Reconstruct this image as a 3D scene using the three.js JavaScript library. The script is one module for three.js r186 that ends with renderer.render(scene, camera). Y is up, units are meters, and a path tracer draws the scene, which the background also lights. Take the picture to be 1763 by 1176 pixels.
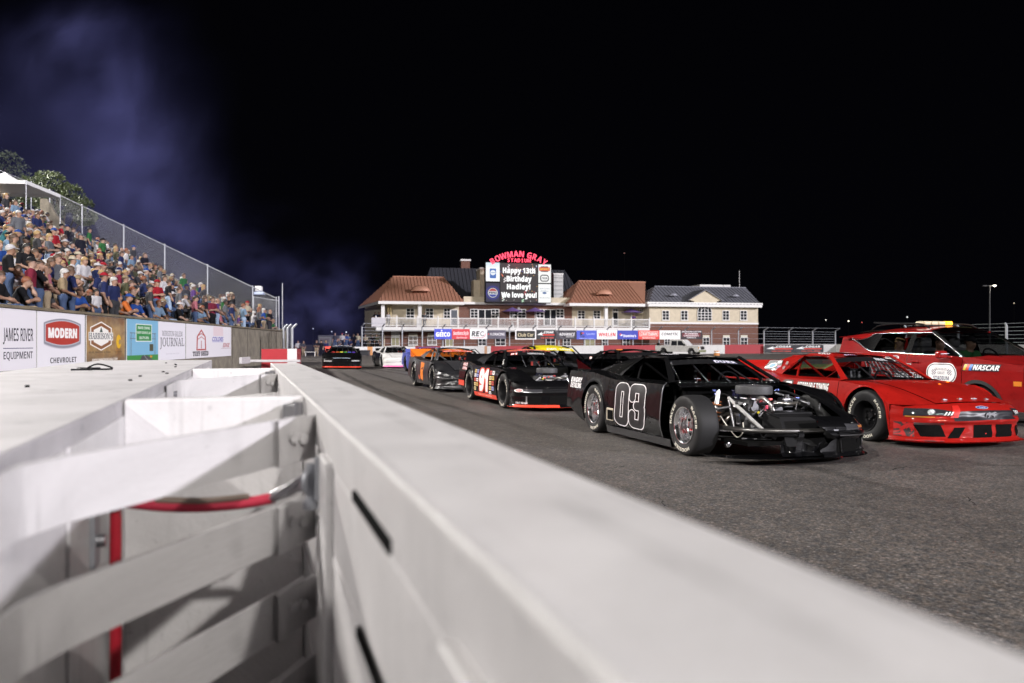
import * as THREE from 'three';
import { mergeGeometries, mergeVertices, toCreasedNormals } from 'three/addons/utils/BufferGeometryUtils.js';
import { RoundedBoxGeometry } from 'three/addons/geometries/RoundedBoxGeometry.js';
import { MarchingCubes } from 'three/addons/objects/MarchingCubes.js';
import { FontLoader } from 'three/addons/loaders/FontLoader.js';
import { TextGeometry } from 'three/addons/geometries/TextGeometry.js';
import { createNoise3D } from 'simplex-noise';

// ---------------------------------------------------------------- camera, sky, key light, exposure
const H = 1.28, FPX = 1371, CX = 881.5, CY = 591;             // eye height; focal length, principal column and horizon row of the photograph
const scene = new THREE.Scene();
const camera = new THREE.PerspectiveCamera(46.43, 1.5, 0.05, 1500);
camera.position.set(0, H, 0);
camera.lookAt(0, H + 3 / FPX, -1);
camera.focus = 9.2; camera.userData.fStop = 2.6;
const renderer = new THREE.WebGLRenderer({ antialias: true });
renderer.setSize(1024, 683);
renderer.shadowMap.enabled = true;
renderer.toneMapping = THREE.LinearToneMapping;
renderer.toneMappingExposure = 1.0;
{ // clear night sky over a lit town: nearly black, a breath of blue towards the horizon
  const w = 64, h = 64, d = new Float32Array(w * h * 4);
  for (let j = 0; j < h; j++) for (let i = 0; i < w; i++) {
    const e = (j + 0.5) / h * 2 - 1, g = Math.exp(-Math.max(0, e) * 3.2), k = (j * w + i) * 4;
    d[k] = 0.0005 + 0.0007 * g; d[k + 1] = 0.0005 + 0.0007 * g; d[k + 2] = 0.0009 + 0.0012 * g; d[k + 3] = 1;
  }
  const t = new THREE.DataTexture(d, w, h, THREE.RGBAFormat, THREE.FloatType);
  t.mapping = THREE.EquirectangularReflectionMapping; t.magFilter = THREE.LinearFilter; t.needsUpdate = true;
  scene.background = t; scene.environment = t;
}
// the straight: every car, the barrier and the stand are laid out along it. v runs to the right across the track, s away from the eye.
const TH = 18.26 * Math.PI / 180, CT = Math.cos(TH), ST = Math.sin(TH);
const W = (v, y, s) => new THREE.Vector3(CT * v - ST * s, y, -ST * v - CT * s);
// the bank of field floodlights across the infield
const sun = new THREE.DirectionalLight(0xfaf6ff, 3.4);
sun.position.copy(W(64, 27, -72)); sun.target.position.copy(W(0, 0, 0));
sun.castShadow = true; sun.shadow.radius = 3.5; sun.shadow.mapSize.set(4096, 4096);
Object.assign(sun.shadow.camera, { left: -90, right: 90, top: 60, bottom: -60, near: 1, far: 260 });
sun.name = 'field_light'; scene.add(sun, sun.target);

// ---------------------------------------------------------------- helpers
const V3 = (x, y, z) => new THREE.Vector3(x, y, z);
let seed = 7;
const rnd = () => { seed = (seed + 0x6d2b79f5) | 0; let t = Math.imul(seed ^ (seed >>> 15), 1 | seed); t = (t + Math.imul(t ^ (t >>> 7), 61 | t)) ^ t; return ((t ^ (t >>> 14)) >>> 0) / 4294967296; };
const rr = (a, b) => a + (b - a) * rnd();
const pick = (a) => a[Math.floor(rnd() * a.length)];
const clamp = (x, a = 0, b = 1) => Math.min(b, Math.max(a, x));
const lerp = (a, b, t) => a + (b - a) * t;
const sstep = (a, b, x) => { const t = clamp((x - a) / (b - a)); return t * t * (3 - 2 * t); };
const n3 = createNoise3D(() => rnd());
const fbm = (x, y, z, o = 4) => { let s = 0, a = 0.5; for (let i = 0; i < o; i++) { s += a * n3(x, y, z); x *= 2.03; y *= 2.03; z *= 2.03; a *= 0.5; } return s; };
const L = (r, g, b) => new THREE.Color().setRGB(r, g, b);
const std = (c, roughness = 0.6, o = {}) => new THREE.MeshStandardMaterial({ color: c, roughness, ...o });
const phys = (c, roughness = 0.4, o = {}) => new THREE.MeshPhysicalMaterial({ color: c, roughness, ...o });
const counts = {};
const numbered = (n) => { const k = counts[n] = (counts[n] ?? -1) + 1; return k ? n + '_' + String(k).padStart(3, '0') : n; };
function part(name, geo, m, parent, label) {
  if (Array.isArray(geo)) geo = merge(geo);
  const o = new THREE.Mesh(geo, m); o.name = name; o.castShadow = o.receiveShadow = true;
  if (label) o.userData.label = label;
  parent?.add(o); return o;
}
function tag(o, label, category, group, kind) { Object.assign(o.userData, { label, category }); if (group) o.userData.group = group; if (kind) o.userData.kind = kind; return o; }
function thing(name, label, category, pos = V3(0, 0, 0), turn = 0, group) {
  const o = new THREE.Group(); o.name = numbered(name); o.position.copy(pos); o.rotation.set(0, turn, 0, 'YXZ'); scene.add(o);
  return tag(o, label, category, group);
}
function single(name, geo, m, label, category, group) { const o = part(numbered(name), geo, m, scene); return tag(o, label, category, group); }
function struct(name, geo, m) { const o = part(numbered(name), geo, m, scene); o.userData.kind = 'structure'; return o; }
function merge(list) {
  const plain = list.map((g) => { let h = g.index ? g.toNonIndexed() : g.clone(); for (const k of Object.keys(h.attributes)) if (!['position', 'normal', 'uv'].includes(k)) h.deleteAttribute(k); if (!h.attributes.uv) h.setAttribute('uv', new THREE.BufferAttribute(new Float32Array(h.attributes.position.count * 2), 2)); if (!h.attributes.normal) h.computeVertexNormals(); return h; });
  return plain.length > 1 ? mergeGeometries(plain) : plain[0];
}
const box = (w, h, d, x = 0, y = 0, z = 0) => new THREE.BoxGeometry(w, h, d).translate(x, y, z);
const rbox = (w, h, d, r, x = 0, y = 0, z = 0, n = 2) => new RoundedBoxGeometry(w, h, d, n, r).translate(x, y, z);
const cyl = (r0, r1, h, x = 0, y = 0, z = 0, n = 20) => new THREE.CylinderGeometry(r1, r0, h, n).translate(x, y, z);
const ball = (r, x, y, z, sx = 1, sy = 1, sz = 1, n = 14) => new THREE.SphereGeometry(r, n, Math.ceil(n * 0.7)).scale(sx, sy, sz).translate(x, y, z);
function rod(a, b, r = 0.02, n = 8, r2 = r) {
  const A = V3(...a), B = V3(...b), d = B.clone().sub(A), g = new THREE.CylinderGeometry(r2, r, d.length(), n);
  return g.applyQuaternion(new THREE.Quaternion().setFromUnitVectors(V3(0, 1, 0), d.normalize())).translate((A.x + B.x) / 2, (A.y + B.y) / 2, (A.z + B.z) / 2);
}
const pipe = (pts, r, n = 24, m = 8, closed = false) => new THREE.TubeGeometry(new THREE.CatmullRomCurve3(pts.map((p) => V3(...p)), closed), n, r, m, closed);
const lathe = (pts, n = 40) => new THREE.LatheGeometry(pts.map((p) => new THREE.Vector2(...p)), n);
function patch(f, nu, nv, uv) { // f(u,v) -> [x,y,z]
  const p = [], t = [], ix = [];
  for (let j = 0; j <= nv; j++) for (let i = 0; i <= nu; i++) { const u = i / nu, v = j / nv; p.push(...f(u, v)); t.push(...(uv ? uv(u, v) : [u, v])); }
  for (let j = 0; j < nv; j++) for (let i = 0; i < nu; i++) { const a = j * (nu + 1) + i, b = a + 1, c = a + nu + 1, d = c + 1; ix.push(a, b, d, a, d, c); }
  const g = new THREE.BufferGeometry();
  g.setAttribute('position', new THREE.Float32BufferAttribute(p, 3)); g.setAttribute('uv', new THREE.Float32BufferAttribute(t, 2)); g.setIndex(ix); g.computeVertexNormals();
  return g;
}
const quad = (a, b, c, d, n = 1) => patch((u, v) => [0, 1, 2].map((k) => lerp(lerp(a[k], b[k], u), lerp(d[k], c[k], u), v)), n, n);
function plate(a, b, c, d, th = 0.02) { // a quad with thickness along its normal
  const A = V3(...a), n = V3(...b).sub(A).cross(V3(...d).sub(A)).normalize().multiplyScalar(-th), o = (p) => [p[0] + n.x, p[1] + n.y, p[2] + n.z];
  return merge([quad(a, b, c, d), quad(o(d), o(c), o(b), o(a)), quad(a, o(a), o(b), b), quad(b, o(b), o(c), c), quad(c, o(c), o(d), d), quad(d, o(d), o(a), a)]);
}
function extrude(pts, depth, o = {}) { const s = new THREE.Shape(pts.map((p) => new THREE.Vector2(...p))); return new THREE.ExtrudeGeometry(s, { depth, bevelEnabled: false, ...o }); }
function worldUV(g, k = 1) { // uv in metres by the main axis of each face
  const h = g.index ? g.toNonIndexed() : g, p = h.attributes.position, u = new Float32Array(p.count * 2), a = V3(), b = V3(), c = V3();
  for (let i = 0; i < p.count; i += 3) {
    a.fromBufferAttribute(p, i); b.fromBufferAttribute(p, i + 1); c.fromBufferAttribute(p, i + 2);
    const n = b.clone().sub(a).cross(c.clone().sub(a)), ax = Math.abs(n.x), ay = Math.abs(n.y), az = Math.abs(n.z);
    [a, b, c].forEach((q, m) => { const [s, t] = ax > ay && ax > az ? [q.z, q.y] : ay > az ? [q.x, q.z] : [q.x, q.y]; u[(i + m) * 2] = s * k; u[(i + m) * 2 + 1] = t * k; });
  }
  h.setAttribute('uv', new THREE.BufferAttribute(u, 2)); return h;
}
function canvasTex(w, h, draw, srgb = true) {
  const c = document.createElement('canvas'); c.width = w; c.height = h; const x = c.getContext('2d'); draw(x, w, h);
  const t = new THREE.CanvasTexture(c); if (srgb) t.colorSpace = THREE.SRGBColorSpace; t.wrapS = t.wrapT = THREE.ClampToEdgeWrapping; t.magFilter = THREE.LinearFilter; return t;
}
function grainTex(n, f, rep = 1, srgb = true) { // f(x,y in 0..1, i, j) -> [r,g,b] 0..1, tiling left to f
  const d = new Uint8Array(n * n * 4);
  for (let j = 0; j < n; j++) for (let i = 0; i < n; i++) { const c = f(i / n, j / n, i, j), k = (j * n + i) * 4; for (let q = 0; q < 3; q++) d[k + q] = clamp(c[q]) * 255; d[k + 3] = 255; }
  const t = new THREE.DataTexture(d, n, n); t.wrapS = t.wrapT = THREE.RepeatWrapping; t.magFilter = THREE.LinearFilter; t.repeat.set(rep, rep); if (srgb) t.colorSpace = THREE.SRGBColorSpace; t.needsUpdate = true; return t;
}
// periodic fbm on the unit square
const tfbm = (x, y, f, o = 3, z = 0) => { const a = x * 2 * Math.PI, b = y * 2 * Math.PI, r = f / 6.2832; let s = 0, k = 0.5, q = r; for (let i = 0; i < o; i++) { s += k * n3(Math.cos(a) * q + 3.1 * z, Math.sin(a) * q + Math.cos(b) * q, Math.sin(b) * q + z); q *= 2.1; k *= 0.5; } return s; };
// text on a canvas: fitted to a width and height, with optional squeeze, slant, outline
function txt(x, s, cx, cy, w, h, o = {}) {
  x.save(); x.font = (o.style ?? 'bold') + ' 100px ' + (o.font ?? 'sans-serif'); x.textAlign = 'center'; x.textBaseline = 'alphabetic';
  const m = x.measureText(s), asc = m.actualBoundingBoxAscent, desc = m.actualBoundingBoxDescent, tw = m.actualBoundingBoxLeft + m.actualBoundingBoxRight || m.width;
  x.translate(cx, cy); if (o.turn) x.rotate(o.turn); x.transform(1, 0, -(o.slant ?? 0), 1, 0, 0); x.scale(w / tw, h / (asc + desc));
  x.lineJoin = 'round';
  const dx = (m.actualBoundingBoxLeft - m.actualBoundingBoxRight) / 2, dy = (asc - desc) / 2;
  if (o.outline) { x.strokeStyle = o.outline; x.lineWidth = o.width ?? 16; x.strokeText(s, dx, dy); }
  x.fillStyle = o.fill ?? '#111'; x.fillText(s, dx, dy);
  if (o.bold) { x.strokeStyle = x.fillStyle; x.lineWidth = o.bold; x.strokeText(s, dx, dy); }
  x.restore();
}
const rrect = (x, X, Y, w, h, r) => { x.beginPath(); x.roundRect(X, Y, w, h, r); };
// a lens ray of the photograph met with things of known distance: only used to read positions off while laying out
const at = (px, py, d) => V3((px - CX) / FPX * d, H - (py - CY) / FPX * d, -d);

// shared materials
const M = {
  steel: std(L(0.33, 0.33, 0.35), 0.35, { metalness: 0.9 }), galv: std(L(0.34, 0.35, 0.38), 0.45, { metalness: 0.5 }), chrome: std(L(0.85, 0.85, 0.87), 0.16, { metalness: 1 }),
  alu: std(L(0.27, 0.27, 0.28), 0.33, { metalness: 1 }), blackPlastic: phys(L(0.010, 0.010, 0.011), 0.45, { specularIntensity: 0.15 }), flatBlack: phys(L(0.006, 0.006, 0.006), 0.9, { specularIntensity: 0.06 }), rubber: phys(L(0.016, 0.016, 0.017), 0.6, { specularIntensity: 0.5 }),
  white: std(L(0.78, 0.77, 0.76), 0.5), copperSpring: std(L(0.55, 0.2, 0.08), 0.35, { metalness: 0.6 }), red: std(L(0.55, 0.02, 0.02), 0.4), wood: std(L(0.3, 0.2, 0.12), 0.7),
};
// ---------------------------------------------------------------- floodlight masts of the stadium, outside the frame
function mast(v, s, h, aimV, aimS, power, label, ang = 0.9) {
  const base = W(v, 0, s), t = thing('floodlight_mast', label, 'floodlight', base, TH, 'stadium floodlight masts');
  part('pole', cyl(0.3, 0.18, h, 0, h / 2, 0), M.galv, t);
  const aim = W(aimV, 0, aimS), head = new THREE.Group(); head.name = 'lamp_head'; head.position.y = h; t.add(head); t.updateMatrixWorld(true); head.lookAt(aim);
  part('frame', box(4.2, 2.4, 0.3, 0, 0, -0.25), M.galv, head);
  const lampM = std(L(0.9, 0.9, 0.9), 0.4, { emissive: L(1, 0.97, 0.92), emissiveIntensity: 18 }); for (let i = 0; i < 4; i++) for (let j = 0; j < 2; j++) part('lamp', cyl(0.42, 0.42, 0.12, 0, 0, 0, 18).rotateX(Math.PI / 2).translate(-1.5 + i, -0.55 + j * 1.1, 0), lampM, head);
  const l = new THREE.SpotLight(0xfffaf4, power, 0, ang, 0.7, 2); l.name = 'flood'; l.castShadow = true; l.shadow.radius = 40;
  t.updateMatrixWorld(true); l.position.copy(head.localToWorld(V3(0, 0, 0.4))); l.target.position.copy(aim); scene.add(l, l.target);
}
mast(-30, -14, 26, 5, 44, 11500, 'floodlight mast behind the grandstand, left of the lens', 0.72);
mast(-34, 62, 30, 9, 36, 16000, 'floodlight mast behind the far corner of the grandstand', 1.05);
mast(10, -40, 31, 6, 48, 5600, 'floodlight mast behind the lens', 0.8);
mast(72, 34, 32, 34, 90, 3700, 'floodlight mast on the right of the infield', 0.62);
// ---------------------------------------------------------------- ground
const bank = (v, s) => (-0.012 * clamp(v - 4.7, -8, 4.5) - 0.035 * clamp(v - 9.7, 0, 3.3)) * (1 - sstep(44, 62, s));   // the straight leans to the infield
const gy = (v, s) => bank(v, s);
const GR = Float32Array.from({ length: 65536 }, () => rnd());
const asphaltTex = grainTex(1024, (x, y, i, j) => {
  const b = tfbm(x, y, 6, 4), cell = (q, o) => { const X = x * q, Y = y * q, i0 = Math.floor(X), j0 = Math.floor(Y), fx = X - i0, fy = Y - j0, v = (p, r) => GR[((p % q) + ((r % q) * 331) + o) & 65535]; return lerp(lerp(v(i0, j0), v(i0 + 1, j0), fx), lerp(v(i0, j0 + 1), v(i0 + 1, j0 + 1), fx), fy); };
  const g1 = cell(170, 7), g2 = cell(300, 991), g3 = cell(90, 5003);
  let k = 0.328 + 0.045 * b + 0.19 * (g1 - 0.5) + 0.13 * (g2 - 0.5) + 0.1 * (g3 - 0.5); if (g1 > 0.86) k += 0.1;
  const w = 0.03 * (g3 - 0.5);
  return [k * 1.03 + w, k * 0.985, k * 0.95 - w];
}, 0.5);
const asphaltBump = grainTex(512, (x, y) => { const k = 0.5 + 0.5 * tfbm(x, y, 90, 2, 2) + (rnd() - 0.5) * 0.5; return [k, k, k]; }, 0.9, false);
{
  const vs = [-400, -150, -60, -25, -12, -6, -3], ss = [-400, -120, -40, -15, -6, -2];
  for (let v = -1; v <= 15; v += 0.4) vs.push(v); vs.push(16, 18, 20, 23, 27, 32, 40, 50, 65, 90, 140, 240, 420);
  for (let s = 0; s <= 46; s += 0.5) ss.push(s); for (let s = 48; s <= 110; s += 2) ss.push(s); ss.push(130, 170, 240, 400, 700);
  const p = [], u = [], c = [], ix = [], nv = vs.length;
  for (const s of ss) for (const v of vs) {
    const w = W(v, gy(v, s), s); p.push(w.x, w.y, w.z); u.push(v, s);
    const lane = Math.exp(-(((v - 5.0) / 0.55) ** 2)) + Math.exp(-(((v - 6.5) / 0.5) ** 2)) + 0.8 * Math.exp(-(((v - 8) / 0.7) ** 2));
    let k = 1 + 0.22 * fbm(v * 0.35, s * 0.06, 3, 3) + 0.1 * fbm(v * 1.4, s * 0.5, 9, 2) - 0.09 * lane * (0.6 + fbm(v * 0.3, s * 0.1, 1, 2));
    c.push(k, k * 0.99, k * 1.0);
  }
  for (let j = 0; j < ss.length - 1; j++) for (let i = 0; i < nv - 1; i++) { const a = j * nv + i; ix.push(a, a + 1, a + nv + 1, a, a + nv + 1, a + nv); }
  const g = new THREE.BufferGeometry(); g.setAttribute('position', new THREE.Float32BufferAttribute(p, 3)); g.setAttribute('uv', new THREE.Float32BufferAttribute(u, 2)); g.setAttribute('color', new THREE.Float32BufferAttribute(c, 3)); g.setIndex(ix); g.computeVertexNormals();
  struct('track', g, std(0xffffff, 0.55, { map: asphaltTex, vertexColors: true, bumpMap: asphaltBump, bumpScale: 0.004 }));
}
const grassTex = grainTex(256, (x, y) => { const k = 0.5 + 0.35 * tfbm(x, y, 20, 3) + (rnd() - 0.5) * 0.3; return [0.33 * k + 0.16, 0.38 * k + 0.22, 0.16 * k + 0.08]; }, 0.4);
{ // infield grass, rounded towards the far turn
  const pts = []; for (let a = 0; a <= 24; a++) { const t = a / 24 * Math.PI; pts.push([48 - 30 * Math.cos(t), 52 + 20 * Math.sin(t)]); }
  pts.push([78, 20], [18, 20]);
  const s = new THREE.ShapeGeometry(new THREE.Shape(pts.map((p) => new THREE.Vector2(...p))));
  const P = s.attributes.position, U = [];
  for (let i = 0; i < P.count; i++) { const v = P.getX(i), q = P.getY(i); U.push(v, q); const w = W(v, -0.165, q); P.setXYZ(i, w.x, w.y, w.z); }
  s.setAttribute('uv', new THREE.Float32BufferAttribute(U, 2)); s.computeVertexNormals();
  const o = struct('infield_grass', s, std(0xffffff, 0.95, { map: grassTex }));
}
// thin cracks and rubber streaks lying on the asphalt
{
  const cracks = [];
  for (const [v, s, a, len] of [[3.6, 7.4, 0.5, 0.35], [4.6, 6.2, 1.4, 0.3], [3.1, 5.6, 1.2, 0.5], [5.6, 5.0, 0.9, 0.6], [4.2, 8.6, 0.2, 0.4], [6.4, 6.6, 0.4, 0.5], [2.4, 9.6, 0.7, 0.5]]) {
    const pts = []; for (let i = 0; i <= 10; i++) { const t = (i / 10 - 0.5) * len; const V = v + t * Math.cos(a) + 0.02 * n3(i * 0.7, v, s), S = s + t * Math.sin(a) + 0.03 * n3(i * 0.6, s, v); pts.push([V, S]); }
    cracks.push(patch((u, w) => { const f = u * 10, i = Math.min(9, Math.floor(f)), k = f - i, V = lerp(pts[i][0], pts[i + 1][0], k), S = lerp(pts[i][1], pts[i + 1][1], k) + (w - 0.5) * 0.016 * Math.sin(Math.PI * u); const q = W(V, gy(V, S) + 0.003, S); return [q.x, q.y, q.z]; }, 20, 1));
  }
  const o = struct('track_cracks', cracks, std(L(0.02, 0.02, 0.02), 0.9));
}
{ // rubber laid down by tyres, and one shadow painted before the red car: thin dark films on the asphalt
  const films = [];
  const film = (path, wd, al) => { const g = patch((u, w) => { const f = u * (path.length - 1), i = Math.min(path.length - 2, Math.floor(f)), k = f - i, V = lerp(path[i][0], path[i + 1][0], k) + (w - 0.5) * wd, S = lerp(path[i][1], path[i + 1][1], k), q = W(V, gy(V, S) + 0.004, S); return [q.x, q.y, q.z]; }, 60, 4), P = g.attributes.position, c = new Float32Array(P.count * 4); for (let i = 0; i < P.count; i++) { const u = (i % 61) / 60, w = Math.floor(i / 61) / 4; c[i * 4 + 3] = al * Math.sin(Math.PI * u) * Math.sin(Math.PI * (0.08 + 0.84 * w)) * clamp(0.75 + 0.9 * fbm(u * 9, w * 2, al * 40, 2)); } g.setAttribute('color', new THREE.BufferAttribute(c, 4)); return g; };
  for (const [v, s0, s1, dv, al] of [[3.2, 12, 40, 0.9, 0.5], [4.6, 13, 44, 0.5, 0.45], [2.2, 18, 38, 1.6, 0.4], [6.3, 24, 44, -0.8, 0.5], [3.9, 9, 22, -0.3, 0.3], [7.2, 26, 48, -1.4, 0.45], [5.4, 3.5, 12, 0.7, 0.22]]) films.push(film(Array.from({ length: 9 }, (_, i) => [v + dv * (i / 8) ** 2, lerp(s0, s1, i / 8)]), 0.26, al));
  films.push(film([[7.4, 6.6], [7.9, 6.4], [8.6, 6.3], [9.4, 6.4]].map(([v, s]) => [v, s]), 0.3, 0.35));
  const o = struct('rubber_and_shadow_marks', mergeGeometries(films), std(L(0.012, 0.012, 0.013), 0.6, { vertexColors: true, transparent: true })); o.castShadow = false;
}
// ---------------------------------------------------------------- barrier in front of the lens, and the wall behind it
const TOP = 1.133, V0 = 0.148, V1 = 0.351, VD = -0.316;        // flange height; inner and outer face of the steel barrier; face of the concrete wall
const paintTex = grainTex(512, (x, y) => { const k = 0.9 + 0.05 * tfbm(x, y, 5, 4) + (rnd() - 0.5) * 0.025, d = Math.max(0, tfbm(x, y, 14, 3, 4) - 0.5) * 0.5; const st = n3(Math.cos(x * 6.283) * 5, Math.sin(x * 6.283) * 5, 0.5 * Math.cos(y * 6.283)), q = Math.max(0, st - 0.45) * 0.16 * (0.5 + tfbm(x, y, 6, 2, 9)), sp = rnd() > 0.99985 ? 0.3 : 0; return [k - d - q - sp, k - d - q - sp, k - d * 0.95 - q - sp]; }, 1);
const paintBump = grainTex(256, (x, y) => { const k = 0.5 + 0.3 * tfbm(x, y, 30, 3, 7); return [k, k, k]; }, 2, false);
const steelWhite = std(L(0.74, 0.722, 0.728), 0.42, { map: paintTex, bumpMap: paintBump, bumpScale: 0.0012 });
const deckTex = grainTex(512, (x, y) => { const k = 0.86 + 0.07 * tfbm(x, y, 4, 4) + (rnd() - 0.5) * 0.03, d = Math.max(0, tfbm(x, y, 9, 3, 3) - 0.38) * 0.5; return [k - d, k - d, k - d * 0.9]; }, 0.7);
const deckWhite = std(L(0.62, 0.60, 0.62), 0.6, { map: deckTex, bumpMap: paintBump, bumpScale: 0.002 });
const redPaint = std(L(0.42, 0.025, 0.035), 0.5, { map: paintTex });
const onF = (v, y, s) => W(v, y, s);
const fz = (g) => worldUV(g);                                 // geometry local to the straight: x = v, z = -s
{
  const b = thing('steel_barrier', 'white steel tube barrier with a wide flat top along the track edge', 'barrier', V3(0, 0, 0), TH);
  const S0 = -1.6, S1 = 6.12, len = S1 - S0, mid = -(S0 + S1) / 2, w = V1 - V0;
  part('top_flange', fz(rbox(w, 0.072, len, 0.006, (V0 + V1) / 2, TOP - 0.036, mid)), steelWhite, b);
  for (let i = 0; i < 6; i++) {
    const y = TOP - 0.09 - i * 0.187 - 0.0865;
    part('tube', fz(rbox(w - 0.006, 0.173, len, 0.012, (V0 + V1) / 2 + 0.001, y, mid)), steelWhite, b);
  }
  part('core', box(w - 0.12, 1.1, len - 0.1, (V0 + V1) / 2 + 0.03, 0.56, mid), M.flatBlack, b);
  for (const [y, a, c] of [[TOP - 0.081, 0.88, 1.21], [TOP - 0.081, 2.6, 2.85], [TOP - 0.268, 0.8, 1.16], [TOP - 0.455, 0.6, 0.9]]) part('slot', box(0.006, 0.014, c - a, V0 + 0.001, y, -(a + c) / 2), M.flatBlack, b);  // flush black strips painted in for the shade of the open slots
  // weld fillets close most of each joint and leave slots, darkened by the black strips
  for (let i = 0; i < 5; i++) {
    const y = TOP - 0.081 - i * 0.187; let s = S0;
    const gaps = i === 0 ? [[0.88, 1.21], [2.6, 2.85], [4.4, 4.6]] : i === 1 ? [[0.8, 1.16], [2.5, 2.7]] : [[0.6, 0.9]];
    for (const [a, c] of [...gaps, [S1, S1]]) { part('weld_strip', fz(box(0.012, 0.02, a - s, V0 + 0.008, y, -(s + a) / 2)), steelWhite, b); s = c; }
  }
  for (const [s, hgt] of [[0.52, 1.03], [1.62, 1.03], [2.5, 1.03], [4.9, 1.03]]) part('splice_plate', fz(rbox(0.016, hgt, 0.15, 0.004, V0 - 0.004, TOP - 0.08 - hgt / 2, -s)), steelWhite, b);
  part('edge_bead', rod([V0 + 0.006, TOP - 0.004, -S0], [V0 + 0.006, TOP - 0.004, -S1], 0.007), steelWhite, b);
}
{
  const b = thing('concrete_wall', 'broad white painted concrete wall behind the steel barrier with a stepped flat top', 'wall', V3(0, 0, 0), TH);
  const S0 = -2, S1 = 7.6;
  part('near_course', fz(rbox(0.34, 1.131, S1 - S0, 0.008, VD - 0.17, 0.5655, -(S0 + S1) / 2)), deckWhite, b);
  part('far_course', fz(rbox(0.66, 1.121, S1 - S0 + 0.8, 0.008, VD - 0.342 - 0.33, 0.5605, -(S0 + S1) / 2 - 0.2)), deckWhite, b);
  for (const s of [0.4, 1.62, 2.9, 4.3, 5.8]) part('face_plate', fz(rbox(0.006, 1.06, 1.18, 0.002, VD + 0.003, 0.56, -s - 0.6)), steelWhite, b);
  const bolts = []; for (let i = 0; i < 9; i++) bolts.push(cyl(0.008, 0.007, 0.008, VD - rr(0.05, 0.9), 1.133, -rr(1.6, 7.4), 8));
  part('anchor_bolt', bolts, M.flatBlack, b).userData.kind = 'stuff';
}
// cross plates between wall and barrier
for (const [i, s] of [2.30, 4.93].entries()) {
  const t = thing('cross_plate', ['white steel cross plate bridging wall and barrier nearest the lens', 'white steel cross plate bridging wall and barrier, second from the lens'][i], 'plate', W(0, 0, s), TH, 'cross plates between wall and barrier');
  part('web', fz(rbox(V0 - VD - 0.012, 1.08, 0.012, 0.003, (V0 + VD) / 2, TOP - 0.545, 0)), steelWhite, t);
  part('lip', fz(rbox(V0 - VD - 0.012, 0.01, 0.05, 0.003, (V0 + VD) / 2, TOP - 0.006, -0.03)), steelWhite, t);
  part('hinge_lug', [rbox(0.05, 0.06, 0.02, 0.004, V0 - 0.035, TOP - 0.05, 0.03), cyl(0.014, 0.014, 0.09, V0 - 0.02, TOP - 0.06, 0.03)], M.steel, t);
}
// zig-zag strap braces: a stack of four flat straps in each bay
function ribbon(path, h, th) { // path of [v,s]; rounded corners by a curve
  const c = new THREE.CatmullRomCurve3(path.map(([v, s]) => V3(v, 0, -s)), false, 'catmullrom', 0.12), n = 60, q = c.getPoints(n), top = [], out = [];
  const off = q.map((p, i) => { const t = q[Math.min(n, i + 1)].clone().sub(q[Math.max(0, i - 1)]).normalize(); return V3(-t.z, 0, t.x).multiplyScalar(th / 2); });
  const ring = (sg, y) => q.map((p, i) => [p.x + sg * off[i].x, y, p.z + sg * off[i].z]);
  const rows = [ring(1, 0), ring(1, h - 0.002), ring(0.7, h), ring(-0.7, h), ring(-1, h - 0.002), ring(-1, 0), ring(1, 0)];
  return patch((u, v) => rows[Math.round(v * 6)][Math.round(u * n)], n, 6);
}
for (const [k, s] of [[0, 0], [1, 2.64]].values()) {
  const path = [[0.12, 1.905], [0.06, 1.80], [0.045, 1.785], [-0.25, 1.34], [-0.297, 1.24], [-0.308, 1.14], [-0.309, 0.72]].map(([v, q]) => [v, q + s]);
  for (let i = 0; i < 4; i++) {
    const y = TOP - 0.119 - i * 0.187;
    const words = ['topmost', 'second from the top', 'third from the top', 'lowest'][i];
    const t = thing('strap_brace', k ? `white strap brace beyond the first cross plate, ${words} of its stack` : `bent white steel strap brace nearest the lens, ${words} of its stack`, 'brace', V3(0, 0, 0), TH, 'strap braces between wall and barrier');
    part('strap', ribbon(path, 0.1, 0.008), steelWhite, t);
    const flap = ribbon([[0.142, 1.93 + s], [0.118, 1.895 + s], [0.052, 1.786 + s]], 0.1, 0.008); flap.translate(0.004, -0.0015, 0.008); part('end_flap', flap, steelWhite, t);
    for (const f of [0.34, 0.72]) for (const dy of [0.058, 0.05]) if ((f < 0.5) === (dy > 0.055)) {
      const v = lerp(0.06, 0.12, f), q = lerp(1.80, 1.905, f) + s;
      part('bolt', cyl(0.013, 0.011, 0.014).rotateX(Math.PI / 2).rotateY(0.52).translate(v + 0.012, y + dy, -(q - 0.018)), steelWhite, t);
    }
    part('wall_bolt', [cyl(0.014, 0.012, 0.014).rotateZ(Math.PI / 2).translate(-0.298, y + 0.05, -(1.02 + s))], M.steel, t);
    t.position.y = 0; t.children.forEach((c) => { if (c.name === 'strap' || c.name === 'end_flap') c.position.y = y; });
  }
}
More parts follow.
